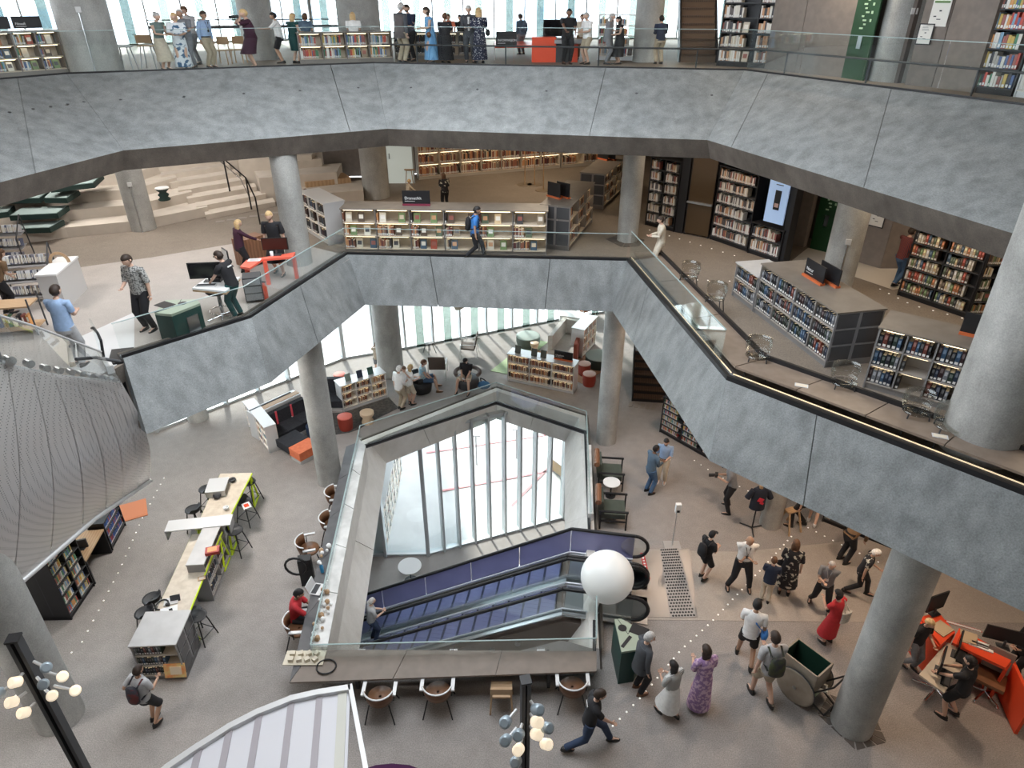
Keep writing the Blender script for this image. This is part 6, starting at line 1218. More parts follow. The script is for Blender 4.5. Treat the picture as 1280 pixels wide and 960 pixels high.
# ================================================================ people
SKINS = {'l': mat('light skin', (.62, .40, .30), .55), 't': mat('tan skin', (.45, .27, .18), .55), 'd': mat('dark skin', (.20, .10, .06), .5)}
HAIR = {'black': (.012, .010, .010), 'dark': (.03, .018, .012), 'brown': (.10, .05, .025), 'blonde': (.52, .36, .18), 'grey': (.42, .41, .40), 'white': (.75, .74, .72), 'red': (.30, .08, .04)}
HM = {k: mat('hair '+k, v, .6, col2=tuple(x*1.4 for x in v), scale=30) for k, v in HAIR.items()}
def cloth(name, c, c2=None, scale=14, kind='noise', lo=.45, hi=.55): return mat(name, c, .85, col2=c2 or tuple(x*1.15 for x in c), scale=scale, kind=kind, lo=lo if c2 else .35, hi=hi if c2 else .65)
CL = {'white': cloth('white cotton', (.78, .78, .77)), 'black': cloth('black cloth', (.015, .015, .018)), 'navy': cloth('navy cloth', (.02, .03, .06)), 'dkblue': cloth('dark denim', (.03, .05, .10)), 'jeans': cloth('blue jeans', (.06, .12, .22)),
      'grey': cloth('grey cloth', (.20, .21, .23)), 'lgrey': cloth('light grey cloth', (.42, .42, .43)), 'khaki': cloth('khaki cloth', (.40, .34, .25)), 'beige': cloth('beige cloth', (.55, .48, .38)), 'ltblue': cloth('light blue shirt', (.30, .42, .62)), 'blue': cloth('bright blue shirt', (.04, .18, .50)),
      'skyblue': cloth('sky blue dress', (.20, .42, .68), (.12, .30, .55), 6, 'X'), 'red': cloth('red cloth', (.50, .03, .04)), 'maroon': cloth('maroon cloth', (.14, .02, .04)), 'plum': cloth('plum cloth', (.045, .012, .028)), 'teal': cloth('dark teal cloth', (.01, .06, .06)), 'slate': cloth('blue grey jacket', (.09, .14, .20)),
      'suit': cloth('charcoal suit', (.06, .065, .075)), 'cream': cloth('cream linen', (.60, .55, .46)), 'floral': cloth('black floral', (.02, .02, .025), (.6, .58, .5), 9, 'noise', .56, .60), 'bluefloral': cloth('blue white floral', (.72, .76, .80), (.05, .12, .22), 7, 'noise', .52, .56),
      'purple': cloth('purple patterned', (.30, .18, .36), (.62, .45, .58), 16, 'noise', .48, .54), 'stripe': cloth('grey white stripe', (.65, .65, .63), (.15, .16, .16), 24, 'Z', .45, .55), 'speck': cloth('grey speckled blouse', (.40, .40, .38), (.10, .10, .10), 30, 'noise', .5, .56), 'dots': cloth('navy dotted dress', (.015, .02, .05), (.7, .7, .7), 26, 'noise', .58, .62),
      'plaid': cloth('red plaid', (.28, .05, .04), (.06, .04, .05), 12, 'X'), 'orange': cloth('coral top', (.70, .20, .12)), 'brown': cloth('brown cloth', (.18, .11, .06)), 'green': cloth('muted green top', (.14, .20, .19)), 'tank': cloth('pale blue tank top', (.28, .48, .60), (.5, .6, .65), 8)}
SHOE = mat('black shoe', (.012, .012, .012), .4); SHOEW = mat('white shoe', (.7, .7, .7), .5); SHOEB = mat('brown shoe', (.12, .06, .03), .5)
EYE = mat('eye dark', (.02, .015, .012), .3); LIP = mat('lip', (.45, .15, .12), .5)
def head_mesh():
    n, k = 20, 14; vs = []; fs = []
    for j in range(k+1):
        th = math.pi*(j+.03)/(k+.06)
        for i in range(n):
            ph = 2*math.pi*i/n; x = math.sin(th)*math.cos(ph); y = math.sin(th)*math.sin(ph); z = -math.cos(th)
            X, Y, Z = x*.076, y*.098, z*.118
            if z < -.1: X *= 1+.30*(z+.1); Y = Y*(1+.12*(z+.1))+.012*(-z)
            if y > .75 and abs(x) < .25 and -.30 < z < .12: Y += .024*(1-abs(x)/.25)*(1 if z < -.05 else .45)      # nose
            if y > .6 and .10 < abs(x) < .50 and .0 < z < .22: Y -= .010                                           # eye sockets
            if y > .6 and .22 <= z < .42: Y += .004                                                               # brow
            if y > .7 and abs(x) < .32 and -.62 < z < -.42: Y += .006                                             # lips
            if y > .6 and abs(x) < .3 and z < -.80: Y += .010                                                     # chin
            vs.append((X, Y, Z))
    fs = [(j*n+i, j*n+(i+1) % n, (j+1)*n+(i+1) % n, (j+1)*n+i) for j in range(k) for i in range(n)]+[tuple(range(n))[::-1], tuple(range(k*n, (k+1)*n))]
    return vs, fs
HV, HF = head_mesh()
def ik(a, b, l1, l2, pole):
    d = b-a; L_ = min(d.length, (l1+l2)*.995); dn_ = d.normalized(); x = (l1*l1-l2*l2+L_*L_)/(2*L_); h = math.sqrt(max(l1*l1-x*x, 0)); p = pole-dn_*pole.dot(dn_)
    return a+dn_*x+p.normalized()*h, a+dn_*L_
def ellring(c, rx, ry, m3, n=16): return [c+m3 @ Vector((rx*math.cos(2*math.pi*i/n), ry*math.sin(2*math.pi*i/n), 0)) for i in range(n)]
def limb(b, pts, rad, n=10, m=0):
    rings = []
    for i, p in enumerate(pts):
        d = ((pts[i+1]-p) if i == 0 else (p-pts[i-1]) if i == len(pts)-1 else ((pts[i+1]-p).normalized()+(p-pts[i-1]).normalized())).normalized()
        q = d.to_track_quat('Z', 'Y'); rings.append([p+q @ Vector((rad[i]*math.cos(2*math.pi*k/n), rad[i]*math.sin(2*math.pi*k/n), 0)) for k in range(n)])
    # keep ring starts aligned
    for r_ in range(1, len(rings)):
        best = min(range(n), key=lambda s: (rings[r_][s]-rings[r_-1][0]).length); rings[r_] = rings[r_][best:]+rings[r_][:best]
    b.rings(rings, m)
queue = []
HANDS = {'down': (.24, .03, .80), 'downf': (.22, .18, .86), 'front': (.08, .30, 1.12), 'phone': (.07, .33, 1.26), 'face': (.07, .17, 1.52), 'crossed': (-.10, .22, 1.17), 'hip': (.25, .02, 1.00), 'desk': (.14, .45, 1.02), 'out': (.20, .48, 1.10), 'back': (.06, -.17, .98), 'high': (.10, .22, 1.62), 'lap': (.08, .28, .98), 'point': (.30, .42, 1.25)}
def person(label, foot, head, z=0, face=180, top='grey', bot='black', hair=('dark', 'short'), skin='l', hands=('down', 'down'), stride=0, lean=4, twist=0, sleeve='short', legs='long', dress=None, shoe=SHOE, h=None, sit=None, headturn=0, headtilt=6, group=None, extra=None, spread=.10, openj=None, hold=None, fat=1.0):
    P = at(foot[0], foot[1], z) if not isinstance(foot, Vector) else foot
    if h is None:
        h = .9
        while px(P+Vector((0, 0, h)))[1] > head[1] and h < 2.0: h += .005
        if sit: h = sit[1]
    t = thing('person', label, 'person', (P.x, P.y, z), R(face), group); s = h/1.77; wd_ = {T: 1.25, M_: 1.12}.get(z, 1.07); t.scale = (s*wd_, s*wd_, s)
    hipz = min(.92, math.sqrt(.855**2-(abs(stride)*.5)**2-(max(0, spread-.09))**2)+.095) if not sit else sit[0]; off = Vector((0, 0, 0)) if not sit else Vector((0, -.0, 0))
    U = Matrix.Rotation(R(-lean), 3, 'X') @ Matrix.Rotation(R(twist), 3, 'Z')
    pel = Vector((0, 0, hipz)); up = lambda x, y, zz: pel+U @ Vector((x, y, zz-.92))
    J = dict(pel=pel, waist=up(0, 0, 1.08), chest=up(0, 0, 1.30), neck=up(0, 0, 1.46), nk2=up(0, .015, 1.55))
    ht_ = U @ Matrix.Rotation(R(headturn), 3, 'Z') @ Matrix.Rotation(R(-headtilt), 3, 'X'); hc = up(0, .02, 1.555)+ht_ @ Vector((0, .012, .085))
    leg = []
    for sx, st in ((-1, stride), (1, -stride)):
        hip = Vector((sx*.09, 0, hipz-.02))
        if sit: foot_ = Vector((sx*(.10+spread), .50+st, .08)); pole = Vector((sx*.25, 1, .6))
        else: foot_ = Vector((sx*spread, st*.5, .08+(.07 if (stride and st*stride < 0) else 0))); pole = Vector((0, 1, .1))
        kn, an = ik(hip, foot_, .435, .43, pole); leg.append((hip, kn, an, foot_))
    arm = []
    for sx, hk in ((-1, hands[0]), (1, hands[1])):
        sh = up(sx*.185, 0, 1.415); tx, ty, tz = HANDS[hk] if isinstance(hk, str) else hk
        tgt = up(sx*tx, ty, tz) if hk not in ('down',) else up(sx*tx, ty, tz+.02)
        pole = Vector((sx*.55, -1, -.4)) if hk not in ('high', 'face') else Vector((sx*1.0, .1, -1)); el, wr = ik(sh, tgt, .285, .255, U @ pole); arm.append((sh, el, wr, sx, hk))
    # ---- body skeleton for the skin modifier
    V, E, Rr, roots = [], [], [], []
    def vtx(p, r_): V.append(tuple(p)); Rr.append(r_); return len(V)-1
    a = vtx(J['pel'], .10); roots.append(a); w_ = vtx(J['waist'], .095); c_ = vtx(J['chest'], .10); n_ = vtx(J['neck'], .058); n2 = vtx(J['nk2'], .05); E += [(a, w_), (w_, c_), (c_, n_), (n_, n2)]
    for hip, kn, an, ft in leg:
        i0 = vtx(hip+Vector((0, 0, -.03)), .082); i1 = vtx(hip.lerp(kn, .55), .072); i2 = vtx(kn, .054); i3 = vtx(kn.lerp(an, .35), .055); i4 = vtx(an, .036); E += [(a, i0), (i0, i1), (i1, i2), (i2, i3), (i3, i4)]
        i5 = vtx(an+Vector((0, .09, -.045)), .034); i6 = vtx(an+Vector((0, .17, -.055)), .026); E += [(i4, i5), (i5, i6)]
    for sh, el, wr, sx, hk in arm:
        i0 = vtx(sh, .052); i1 = vtx(sh.lerp(el, .5), .044); i2 = vtx(el, .036); i3 = vtx(el.lerp(wr, .4), .036); i4 = vtx(wr, .023); E += [(c_, i0), (i0, i1), (i1, i2), (i2, i3), (i3, i4)]
        d_ = (wr-el).normalized(); side = d_.cross(Vector((0, 1, 0)) if abs(d_.y) < .8 else Vector((0, 0, 1))).normalized(); side *= (1 if side.x*sx > 0 else -1); nrm = d_.cross(side).normalized()
        if nrm.dot(Vector((-sx, .3, 0))) < 0: nrm = -nrm
        i5 = vtx(wr+d_*.055, .030); E.append((i4, i5)); palm = wr+d_*.04
        for f, (o_, ln_) in enumerate(((-.026, .062), (-.009, .074), (.009, .070), (.025, .054))):
            b0 = palm+side*o_+d_*.03; b1 = b0+d_*(ln_*.55)+nrm*.008; b2 = b1+d_*(ln_*.45)+nrm*.026; j0 = vtx(b0, .0095); j1 = vtx(b1, .009); j2 = vtx(b2, .0075); roots.append(j0); E += [(j0, j1), (j1, j2)]
        b0 = palm-side*.018; b1 = b0-side*.034+d_*.026+nrm*.012; b2 = b1+d_*.028+nrm*.008; j0 = vtx(b0, .011); j1 = vtx(b1, .0105); j2 = vtx(b2, .0085); roots.append(j0); E += [(j0, j1), (j1, j2)]
    me = bpy.data.meshes.new('body_skel'); me.from_pydata(V, E, []); o = bpy.data.objects.new('body', me); C.objects.link(o); o.parent = t
    sk = o.modifiers.new('Skin', 'SKIN'); sk.use_smooth_shade = True; ss = o.modifiers.new('Sub', 'SUBSURF'); ss.levels = 1; ss.render_levels = 1
    for i, sv in enumerate(me.skin_vertices[0].data): sv.radius = (Rr[i], Rr[i]); sv.use_root = i in roots
    queue.append((o, hc, ht_, skin))
    mt_ = CL.get(top, None); mb_ = CL.get(bot, None); I3 = Matrix.Identity(3)
    # ---- shirt
    g = fat
    if dress is None:
        b = B(); pr = [(.86, .162*g, .125*g), (.97, .158*g, .122*g), (1.08, .150*g, .118*g), (1.22, .168, .125), (1.34, .186, .125), (1.42, .170, .105), (1.465, .095, .080), (1.485, .062, .062)]
        if 'guard' in label or 'light blue' in label: pr = pr[1:]
        if sit: pr = [(.90, .165, .13)]+pr[1:]
        b.rings([ellring(up(0, 0, zz), rx, ry, U) for zz, rx, ry in pr])
        for sh, el, wr, sx, hk in arm:
            e_ = {'none': .12, 'short': .70, 'half': 1.0, 'long': 2.0}[sleeve]; pts = [up(sx*.10, 0, 1.40), sh, sh.lerp(el, min(e_, 1)*.5), sh.lerp(el, min(e_, 1))]; rd = [.075, .070, .062, .058]
            if e_ > 1: pts += [el.lerp(wr, .5), el.lerp(wr, .92)]; rd = [.075, .066, .058, .052, .046, .040]
            limb(b, pts, rd)
        b.obj('shirt' if sleeve != 'long' or not openj else 'jacket', mt_, t)
        if openj:
            b = B(); b.rings([ellring(up(0, .012, zz), .06, .122, U, 10) for zz in (1.0, 1.2, 1.42)]); b.obj('shirt_front', CL[openj], t)
    # ---- trousers, shorts, skirt or dress
    top_in = 'guard' in label or 'light blue' in label
    if dress is None and legs != 'skirt':
        b = B(); b.rings([ellring(pel+Vector((0, 0, dz)), rx*g, ry*g, I3) for dz, rx, ry in ((-.14, .135, .11), (-.06, .165, .125), (.04, .160 if top_in else .150, .12 if top_in else .108), (.10, .150 if top_in else .135, .115 if top_in else .098))])
        for hip, kn, an, ft in leg:
            f = .93 if legs == 'long' else (.55 if legs == 'shorts' else .85)
            pts = [hip+Vector((0, 0, .03)), hip.lerp(kn, .5)]; rd = [.100, .090]
            if legs == 'shorts': pts += [hip.lerp(kn, .92)]; rd += [.086]
            else: pts += [kn, kn.lerp(an, .5), kn.lerp(an, .95 if legs == 'long' else .6)]; rd += [.072, .064, .058]
            limb(b, pts, rd)
        tr_ = b.obj('trousers' if legs == 'long' else 'shorts', mb_, t); belt = 'guard' in label or 'light blue' in label; b = B() if belt else None; belt and b.rings([ellring(pel+Vector((0, 0, dz)), .166*g, .128*g, I3) for dz in (.045, .08)]); belt and b.obj('belt', SHOE, tr_)
    else:
        km = sum([l[1] for l in leg], Vector())/2; am = sum([l[2] for l in leg], Vector())/2; hem = {'knee': km+Vector((0, .0, -.04)), 'midi': km.lerp(am, .5), 'maxi': am+Vector((0, 0, .04))}[legs if dress else 'knee' if legs != 'skirt' else 'midi']
        wdt = abs(stride)*.25; b = B(); rgs = [ellring(pel+Vector((0, 0, .14)), .145*g, .115*g, I3), ellring(pel, .172*g, .14*g, I3), ellring(pel.lerp(hem, .5), .20*g, .18+wdt*.5, I3), ellring(hem, .235*g, .21+wdt, I3)]
        b.rings(rgs[::-1])
        if dress:
            b.rings([ellring(up(0, 0, zz), rx, ry, U) for zz, rx, ry in [(.98, .155*g, .122*g), (1.08, .148*g, .118*g), (1.22, .165*g, .125*g), (1.34, .180, .122), (1.42, .155, .10), (1.46, .09, .075)]])
            for sh, el, wr, sx, hk in arm: e_ = {'none': .15, 'short': .5, 'half': .9, 'long': 1}[sleeve]; limb(b, [up(sx*.1, 0, 1.40), sh, sh.lerp(el, e_*.6), sh.lerp(el, e_)], [.07, .068, .066, .064])
            b.obj('dress', CL[dress], t)
        else: b.obj('skirt', mb_, t)
    for k, (hip, kn, an, ft) in enumerate(leg):
        b = B(); f0 = Vector((an.x, an.y, an.z-.045)); b.rings([[f0+Vector((w*math.cos(2*math.pi*i/12), y+l*math.sin(2*math.pi*i/12), zz)) for i in range(12)] for zz, w, l, y in ((-.035, .046, .130, .055), (-.01, .048, .132, .055), (.012, .043, .110, .045), (.04, .040, .055, -.01), (.055, .036, .044, -.01))]); b.obj('shoe', shoe, t)
    # ---- hair
    hcol, hst = hair; hm_ = HM.get(hcol)
    if hst != 'bald':
        b = B(); n, k = 18, 12; vs, keep = [], []
        fr_ = {'short': .30, 'crop': .45, 'bob': .28, 'long': .28, 'bun': .35, 'cap': .30, 'receding': .62}[hst]
        for j in range(k+1):
            th = math.pi*(j+.03)/(k+.06)
            for i in range(n):
                ph = 2*math.pi*i/n; x, y, zz = math.sin(th)*math.cos(ph), math.sin(th)*math.sin(ph), -math.cos(th)
                e_ = 1.0+(.06 if hst in ('crop', 'receding') else .13 if hst != 'cap' else .10); X = Vector((x*.078*e_, y*.10*e_-.004, zz*.120*(e_ if zz > 0 else 1)))
                lowz = fr_ if y > .25 else (-.02 if y > -.1 else (-.45 if hst in ('short', 'crop', 'receding', 'cap', 'bun') else -.9))
                if zz < lowz: X = Vector((X.x*.86, X.y*.86, X.z))
                vs.append(hc+ht_ @ X); keep.append(zz >= lowz-.12)
        n0 = len(b.v); b.v += [tuple(v) for v in vs]
        for j in range(k):
            for i in range(n):
                f = (j*n+i, j*n+(i+1) % n, (j+1)*n+(i+1) % n, (j+1)*n+i)
                if sum(keep[q] for q in f) >= 2: b.face([n0+q for q in f], 0, True)
        b.face([n0+k*n+i for i in range(n)], 0, True)
        if hst in ('long', 'bob'):
            Lh = .26 if hst == 'long' else .14; back = lambda x, y, zz: hc+ht_ @ Vector((x, y, 0))+U @ Vector((0, 0, zz))
            b.rings([[back(w*math.cos(2*math.pi*i/12), -.035+dd*math.sin(2*math.pi*i/12), zz) for i in range(12)] for zz, w, dd in ((-Lh, .055, .035), (-Lh*.6, .092, .055), (-.04, .096, .072), (.03, .088, .078))])
        if hst == 'bun': b.ball(hc+ht_ @ Vector((0, -.08, .10)), .045, 10, 7)
        if hst == 'cap': b.rings([[hc+ht_ @ Vector((.07*math.cos(a_), .09+.09*math.sin(a_), zz)) for a_ in [math.pi*i/8 for i in range(9)]] for zz in (.035, .045)])
        b.obj('hair' if hst != 'cap' else 'cap', hm_ if hst != 'cap' else CL['black'], t)
    b = B(); b.rings([[hc+ht_ @ Vector((sx*.031+.010*math.cos(2*math.pi*i/8), .083, .012+.006*math.sin(2*math.pi*i/8))) for i in range(8)] for sx in (-1,)]+[[hc+ht_ @ Vector((-.031+.008*math.cos(2*math.pi*i/8), .088, .012+.005*math.sin(2*math.pi*i/8))) for i in range(8)]])
    b.rings([[hc+ht_ @ Vector((.031+.010*math.cos(2*math.pi*i/8), .083, .012+.006*math.sin(2*math.pi*i/8))) for i in range(8)], [hc+ht_ @ Vector((.031+.008*math.cos(2*math.pi*i/8), .088, .012+.005*math.sin(2*math.pi*i/8))) for i in range(8)]]); b.obj('eyes', EYE, t)
    # ---- carried parts
    ex = extra or ()
    def side_item(nm, mt2, build): b = B(); build(b); return b.obj(nm, mt2, None)
    out = {}
    T3 = Matrix.Translation(t.location) @ Matrix.Rotation(R(face), 4, 'Z') @ Matrix.Diagonal((s*wd_, s*wd_, s, 1))
    for kind, m2, lb in ex:
        b = B()
        if kind == 'backpack': b.rings([ellring(up(0, -.20, zz), rx, ry, U, 14) for zz, rx, ry in ((.98, .08, .04), (1.02, .135, .075), (1.2, .14, .085), (1.36, .12, .07), (1.41, .06, .03))]); [limb(b, [up(sx*.10, -.15, 1.38), up(sx*.11, -.02, 1.48), up(sx*.12, .12, 1.36), up(sx*.14, .10, 1.12), up(sx*.12, -.14, 1.04)], [.018]*5, 6) for sx in (-1, 1)]; cat = 'backpack'
        elif kind == 'sidebag': p0 = up(.24, .0, .98); b.ball(p0, .12, 12, 8, 0, (.6, 1.1, 1)); limb(b, [p0+Vector((0, -.06, .08)), up(.06, -.13, 1.30), up(-.08, .0, 1.47), up(-.02, .14, 1.30), p0+Vector((0, .06, .08))], [.014]*5, 6); cat = 'bag'
        elif kind == 'tote': p0 = up(.10, -.20, 1.08); b.rings([ellring(p0+Vector((0, 0, dz)), .15, .045, U, 12) for dz in (-.18, -.1, .1, .15)]); limb(b, [p0+Vector((-.07, 0, .14)), up(.12, -.06, 1.48), p0+Vector((.07, 0, .14))], [.014]*3, 6); cat = 'bag'
        elif kind == 'handbag': p0 = up(-.20, .10, .92); b.ball(p0, .10, 12, 8, 0, (1.2, .6, .9)); limb(b, [p0+Vector((-.06, 0, .06)), up(-.2, .02, 1.1), up(-.17, 0, 1.44)], [.012]*3, 6); cat = 'bag'
        elif kind == 'phone': p0 = (arm[0][2]+arm[1][2])/2 if hands[0] == hands[1] else arm[1][2]; b.box(p0+U @ Vector((0, .08, .05)), (.08, .014, .15), 0, 0, R(-30)); cat = 'phone'
        elif kind == 'camera': p0 = (arm[0][2]+arm[1][2])/2+U @ Vector((0, .06, .04)); b.box(p0, (.14, .08, .10)).tube(p0, p0+U @ Vector((0, .20, 0)), .045, .05, 12); cat = 'camera'
        elif kind == 'lanyard': limb(b, [up(-.05, .10, 1.45), up(-.01, .135, 1.2), up(.05, .10, 1.45)], [.01]*3, 5); b.box(up(0, .14, 1.17), (.06, .008, .08)); cat = None
        elif kind == 'scarf': b.rings([ellring(up(0, .0, zz), rx, ry, U, 12) for zz, rx, ry in ((1.42, .10, .09), (1.47, .11, .10), (1.50, .08, .08))]); cat = None
        elif kind == 'print': b.box(up(0, -.132, 1.36), (.14, .006, .035), 0, 0, R(-lean)); cat = None
        elif kind == 'beard': b.ball(hc+ht_ @ Vector((0, .045, -.065)), .055, 10, 7, 0, (1, .9, .8)); cat = None
        elif kind == 'glasses': [b.box(hc+ht_ @ Vector((sx*.031, .095, .012)), (.045, .006, .03)) for sx in (-1, 1)]; b.box(hc+ht_ @ Vector((0, .097, .016)), (.02, .005, .006)); cat = None
        elif kind == 'coat': b.rings([ellring(up(0, -.015, zz), rx, ry, U, 16) for zz, rx, ry in ((.74, .19, .15), (.9, .18, .14), (1.08, .165, .13), (1.25, .182, .135), (1.37, .192, .132), (1.43, .16, .10))]); cat = None
        o2 = b.obj({'sidebag': 'shoulder_bag', 'tote': 'tote_bag', 'print': 'back_print'}.get(kind, kind), m2)
        if cat: o2.matrix_world = T3; tag(o2, lb, cat)
        else: o2.parent = t
    return t
WT = mat('print white', (.75, .75, .75), .6)
P = person
# main floor, right-hand crowd
P('man in a blue-grey jacket and blue trousers talking beside the right lounge chairs', (810, 616), (817, 557), face=-65, top='slate', bot='jeans', hair=('black', 'crop'), skin='d', hands=('front', 'front'), sleeve='long', openj='ltblue')
P('man in a light blue shirt facing the man in the blue-grey jacket', (826.5, 602), (829, 546), face=160, top='ltblue', bot='beige', hair=('black', 'short'), hands=('front', 'down'), shoe=SHOEW, sleeve='half', extra=[('beard', HM['black'], None)])
P('person aiming a black camera, half hidden under the right beam', (910, 637), (900, 577), face=75, top='grey', bot='black', hair=('dark', 'short'), hands=('phone', 'phone'), spread=.22, lean=14, extra=[('camera', BLACK, 'black camera held up by the person under the right beam')])
P('person in black trousers visible only from the waist down behind the trestle chair', (996, 658), (1003, 596), face=60, top='black', bot='black', stride=.3, hair=('dark', 'short'))
P('pale-legged person in white shorts stepping away under the right beam', (1014, 655), (1016, 600), face=-30, top='white', bot='white', legs='shorts', stride=.3, shoe=SHOEW, hair=('brown', 'short'))
P('person in black shorts with a black backpack and dark cap near the tactile plate', (877, 724), (890, 665), face=-60, top='black', bot='black', legs='shorts', hair=('black', 'cap'), hands=('front', 'front'), stride=.12, extra=[('backpack', CL['black'], 'black backpack worn by the person in the dark cap')])
P('bald guard in a white short-sleeved shirt and black trousers with folded hands', (922, 735), (941, 666), face=172, top='white', bot='black', hair=('grey', 'bald'), skin='t', hands=('crossed', 'crossed'), spread=.24, headtilt=18, extra=[('lanyard', SHOE, None)], fat=1.08)
P('man in a navy shirt and beige trousers seen from behind beside the floral dress', (955, 752), (974, 699), face=-25, top='navy', bot='beige', hair=('brown', 'short'), hands=('front', 'front'), fat=1.1)
P('woman in a black and white floral outfit with long brown hair, seen from behind', (979, 742), (996, 678), face=-20, dress='floral', legs='midi', hair=('brown', 'long'), hands=('front', 'down'), sleeve='half', fat=1.15, extra=[('handbag', CL['black'], 'black handbag of the woman in the floral outfit')])
P('man in a grey t-shirt and black trousers holding a white cup to his face', (1023, 759), (1047, 699), face=150, top='grey', bot='black', hair=('grey', 'receding'), hands=('crossed', 'phone'), spread=.24, stride=.2, extra=[('lanyard', WHITE, None)], fat=1.08)
P('white-haired person in a black patterned shirt walking with wide stride', (1068, 742), (1081, 683), face=-115, top='floral', bot='black', hair=('white', 'short'), hands=('front', 'down'), stride=.55, lean=10)
P('person in brown bending behind the white-haired walker', (1052, 702), (1052, 660), face=-70, top='brown', bot='black', hair=('brown', 'short'), hands=('desk', 'desk'), lean=48, sleeve='long', h=1.7)
P('black-haired woman in red with a pale tote bag on her back', (1033, 803), (1057, 741), face=25, dress='red', top='red', legs='midi', hair=('black', 'bob'), hands=('phone', 'face'), sleeve='short', extra=[('tote', mat('pale tote', (.62, .60, .54), .8, col2=(.4, .4, .38), scale=20), 'pale tote bag on the back of the woman in red')])
P('person in a white t-shirt and black shorts with a blue bag, striding away', (929, 828), (951, 754), face=-22, top='white', bot='black', legs='shorts', hair=('black', 'short'), skin='t', hands=('front', 'down'), stride=.40, spread=.14, extra=[('sidebag', CL['blue'], 'bright blue shoulder bag of the person in the white t-shirt')])
P('man in grey t-shirt and khaki shorts with black-lime backpack beside the cart', (951, 876), (968, 796), face=5, top='lgrey', bot='khaki', legs='shorts', hair=('dark', 'short'), hands=('down', 'front'), stride=.35, extra=[('backpack', mat('black lime pack', (.02, .02, .03), .7, col2=(.05, .06, .02), scale=8), 'black backpack with lime trim beside the wooden cart')])
P('woman in a long purple patterned dress with brown bobbed hair', (872, 884), (889, 812), face=15, dress='purple', legs='maxi', hair=('dark', 'long'), hands=('front', 'downf'), sleeve='half')
P('woman in a striped top and white skirt with long dark hair', (835, 895), (856, 831), face=30, top='stripe', bot='white', legs='skirt', hair=('black', 'long'), hands=('front', 'front'), sleeve='half', stride=.3)
P('grey-haired man in a charcoal suit touching his face beside the triangular bin', (797, 864), (812, 792), face=-75, top='suit', bot='black', hair=('grey', 'short'), hands=('face', 'down'), sleeve='long', shoe=SHOEB, extra=[('coat', CL['suit'], None)])
P('man in black striding to the right at the bottom centre', (734, 933), (735, 868), face=-88, top='black', bot='dkblue', hair=('dark', 'short'), hands=('down', (.10, .38, .98)), stride=.85, lean=8, h=1.74, extra=[('print', WT, None)])
P('man in white t-shirt and black shorts with black-red backpack at lower left', (194, 905), (159, 837), face=-20, top='lgrey', bot='black', legs='shorts', hair=('dark', 'short'), hands=('hip', 'front'), skin='t', stride=.12, extra=[('backpack', mat('black red pack', (.02, .02, .03), .7, col2=(.09, .012, .012), scale=6, lo=.5, hi=.56), 'black and red backpack of the man at lower left')])
P('seated man in a red vest over a navy shirt working at the left counter', (372, 790), (368, 711), face=-80, top='red', bot='black', hair=('black', 'short'), skin='t', hands=('desk', 'desk'), sleeve='half', sit=(.50, 1.72), lean=12)
P('blonde woman in a black top standing behind the left red counter wing', (1133, 833), (1165, 770), face=-160, top='black', bot='grey', hair=('blonde', 'short'), hands=('front', 'down'), stride=.15)
P('dark-haired person in black shorts standing at the cream sit-stand desk', (1186, 897), (1206, 825), face=35, top='black', bot='black', legs='shorts', hair=('black', 'bob'), hands=('desk', 'desk'), shoe=SHOE, stride=.1)
P('grey-haired person in black at the right edge behind the red counter', (1265, 846), (1275, 780), face=100, top='black', bot='black', hair=('grey', 'long'), hands=('front', 'front'), sleeve='long', fat=1.1)
# far side of the main floor
P('white-haired man in a white shirt and khaki trousers at the opening rail', (501, 512), (495, 458), face=-40, top='white', bot='khaki', hair=('white', 'short'), hands=('down', 'front'), sleeve='half', stride=.1)
P('woman in white with long light hair beside the white-haired man', (514, 505), (514, 456), face=-60, top='white', bot='beige', hair=('blonde', 'long'), hands=('front', 'front'), legs='shorts')
P('person partly hidden between the white-haired man and the seated man', (509, 503), (508, 456), face=180, top='white', bot='beige', hair=('brown', 'short'), hands=('face', 'down'), legs='shorts')
P('young man in blue tank top and denim shorts sitting in a black chair', (529, 488), (525, 453), face=-80, top='tank', bot='jeans', legs='shorts', hair=('brown', 'short'), hands=('lap', 'lap'), sit=(.46, 1.7), sleeve='none', spread=.12, shoe=SHOEB)
P('man in a black t-shirt sitting in the round tub chair looking down', (584, 483), (577, 453), face=165, top='black', bot='beige', legs='shorts', hair=('dark', 'cap'), hands=('lap', 'lap'), sit=(.46, 1.7), headtilt=30, spread=.12, extra=[('phone', WHITE, 'white magazine in the lap of the man in the tub chair')])
P('woman in pale top outside the window with hands at her head', (473, 466), (470, 429), face=10, top='beige', bot='grey', legs='shorts', hair=('brown', 'short'), hands=('face', 'face'), sleeve='none')
P('grey-haired person riding the far escalator near its bottom', at(468, 800, -2.3), (464, 747), z=-2.3, face=-60, top='lgrey', bot='dkblue', hair=('grey', 'receding'), hands=('front', 'front'), h=1.5)
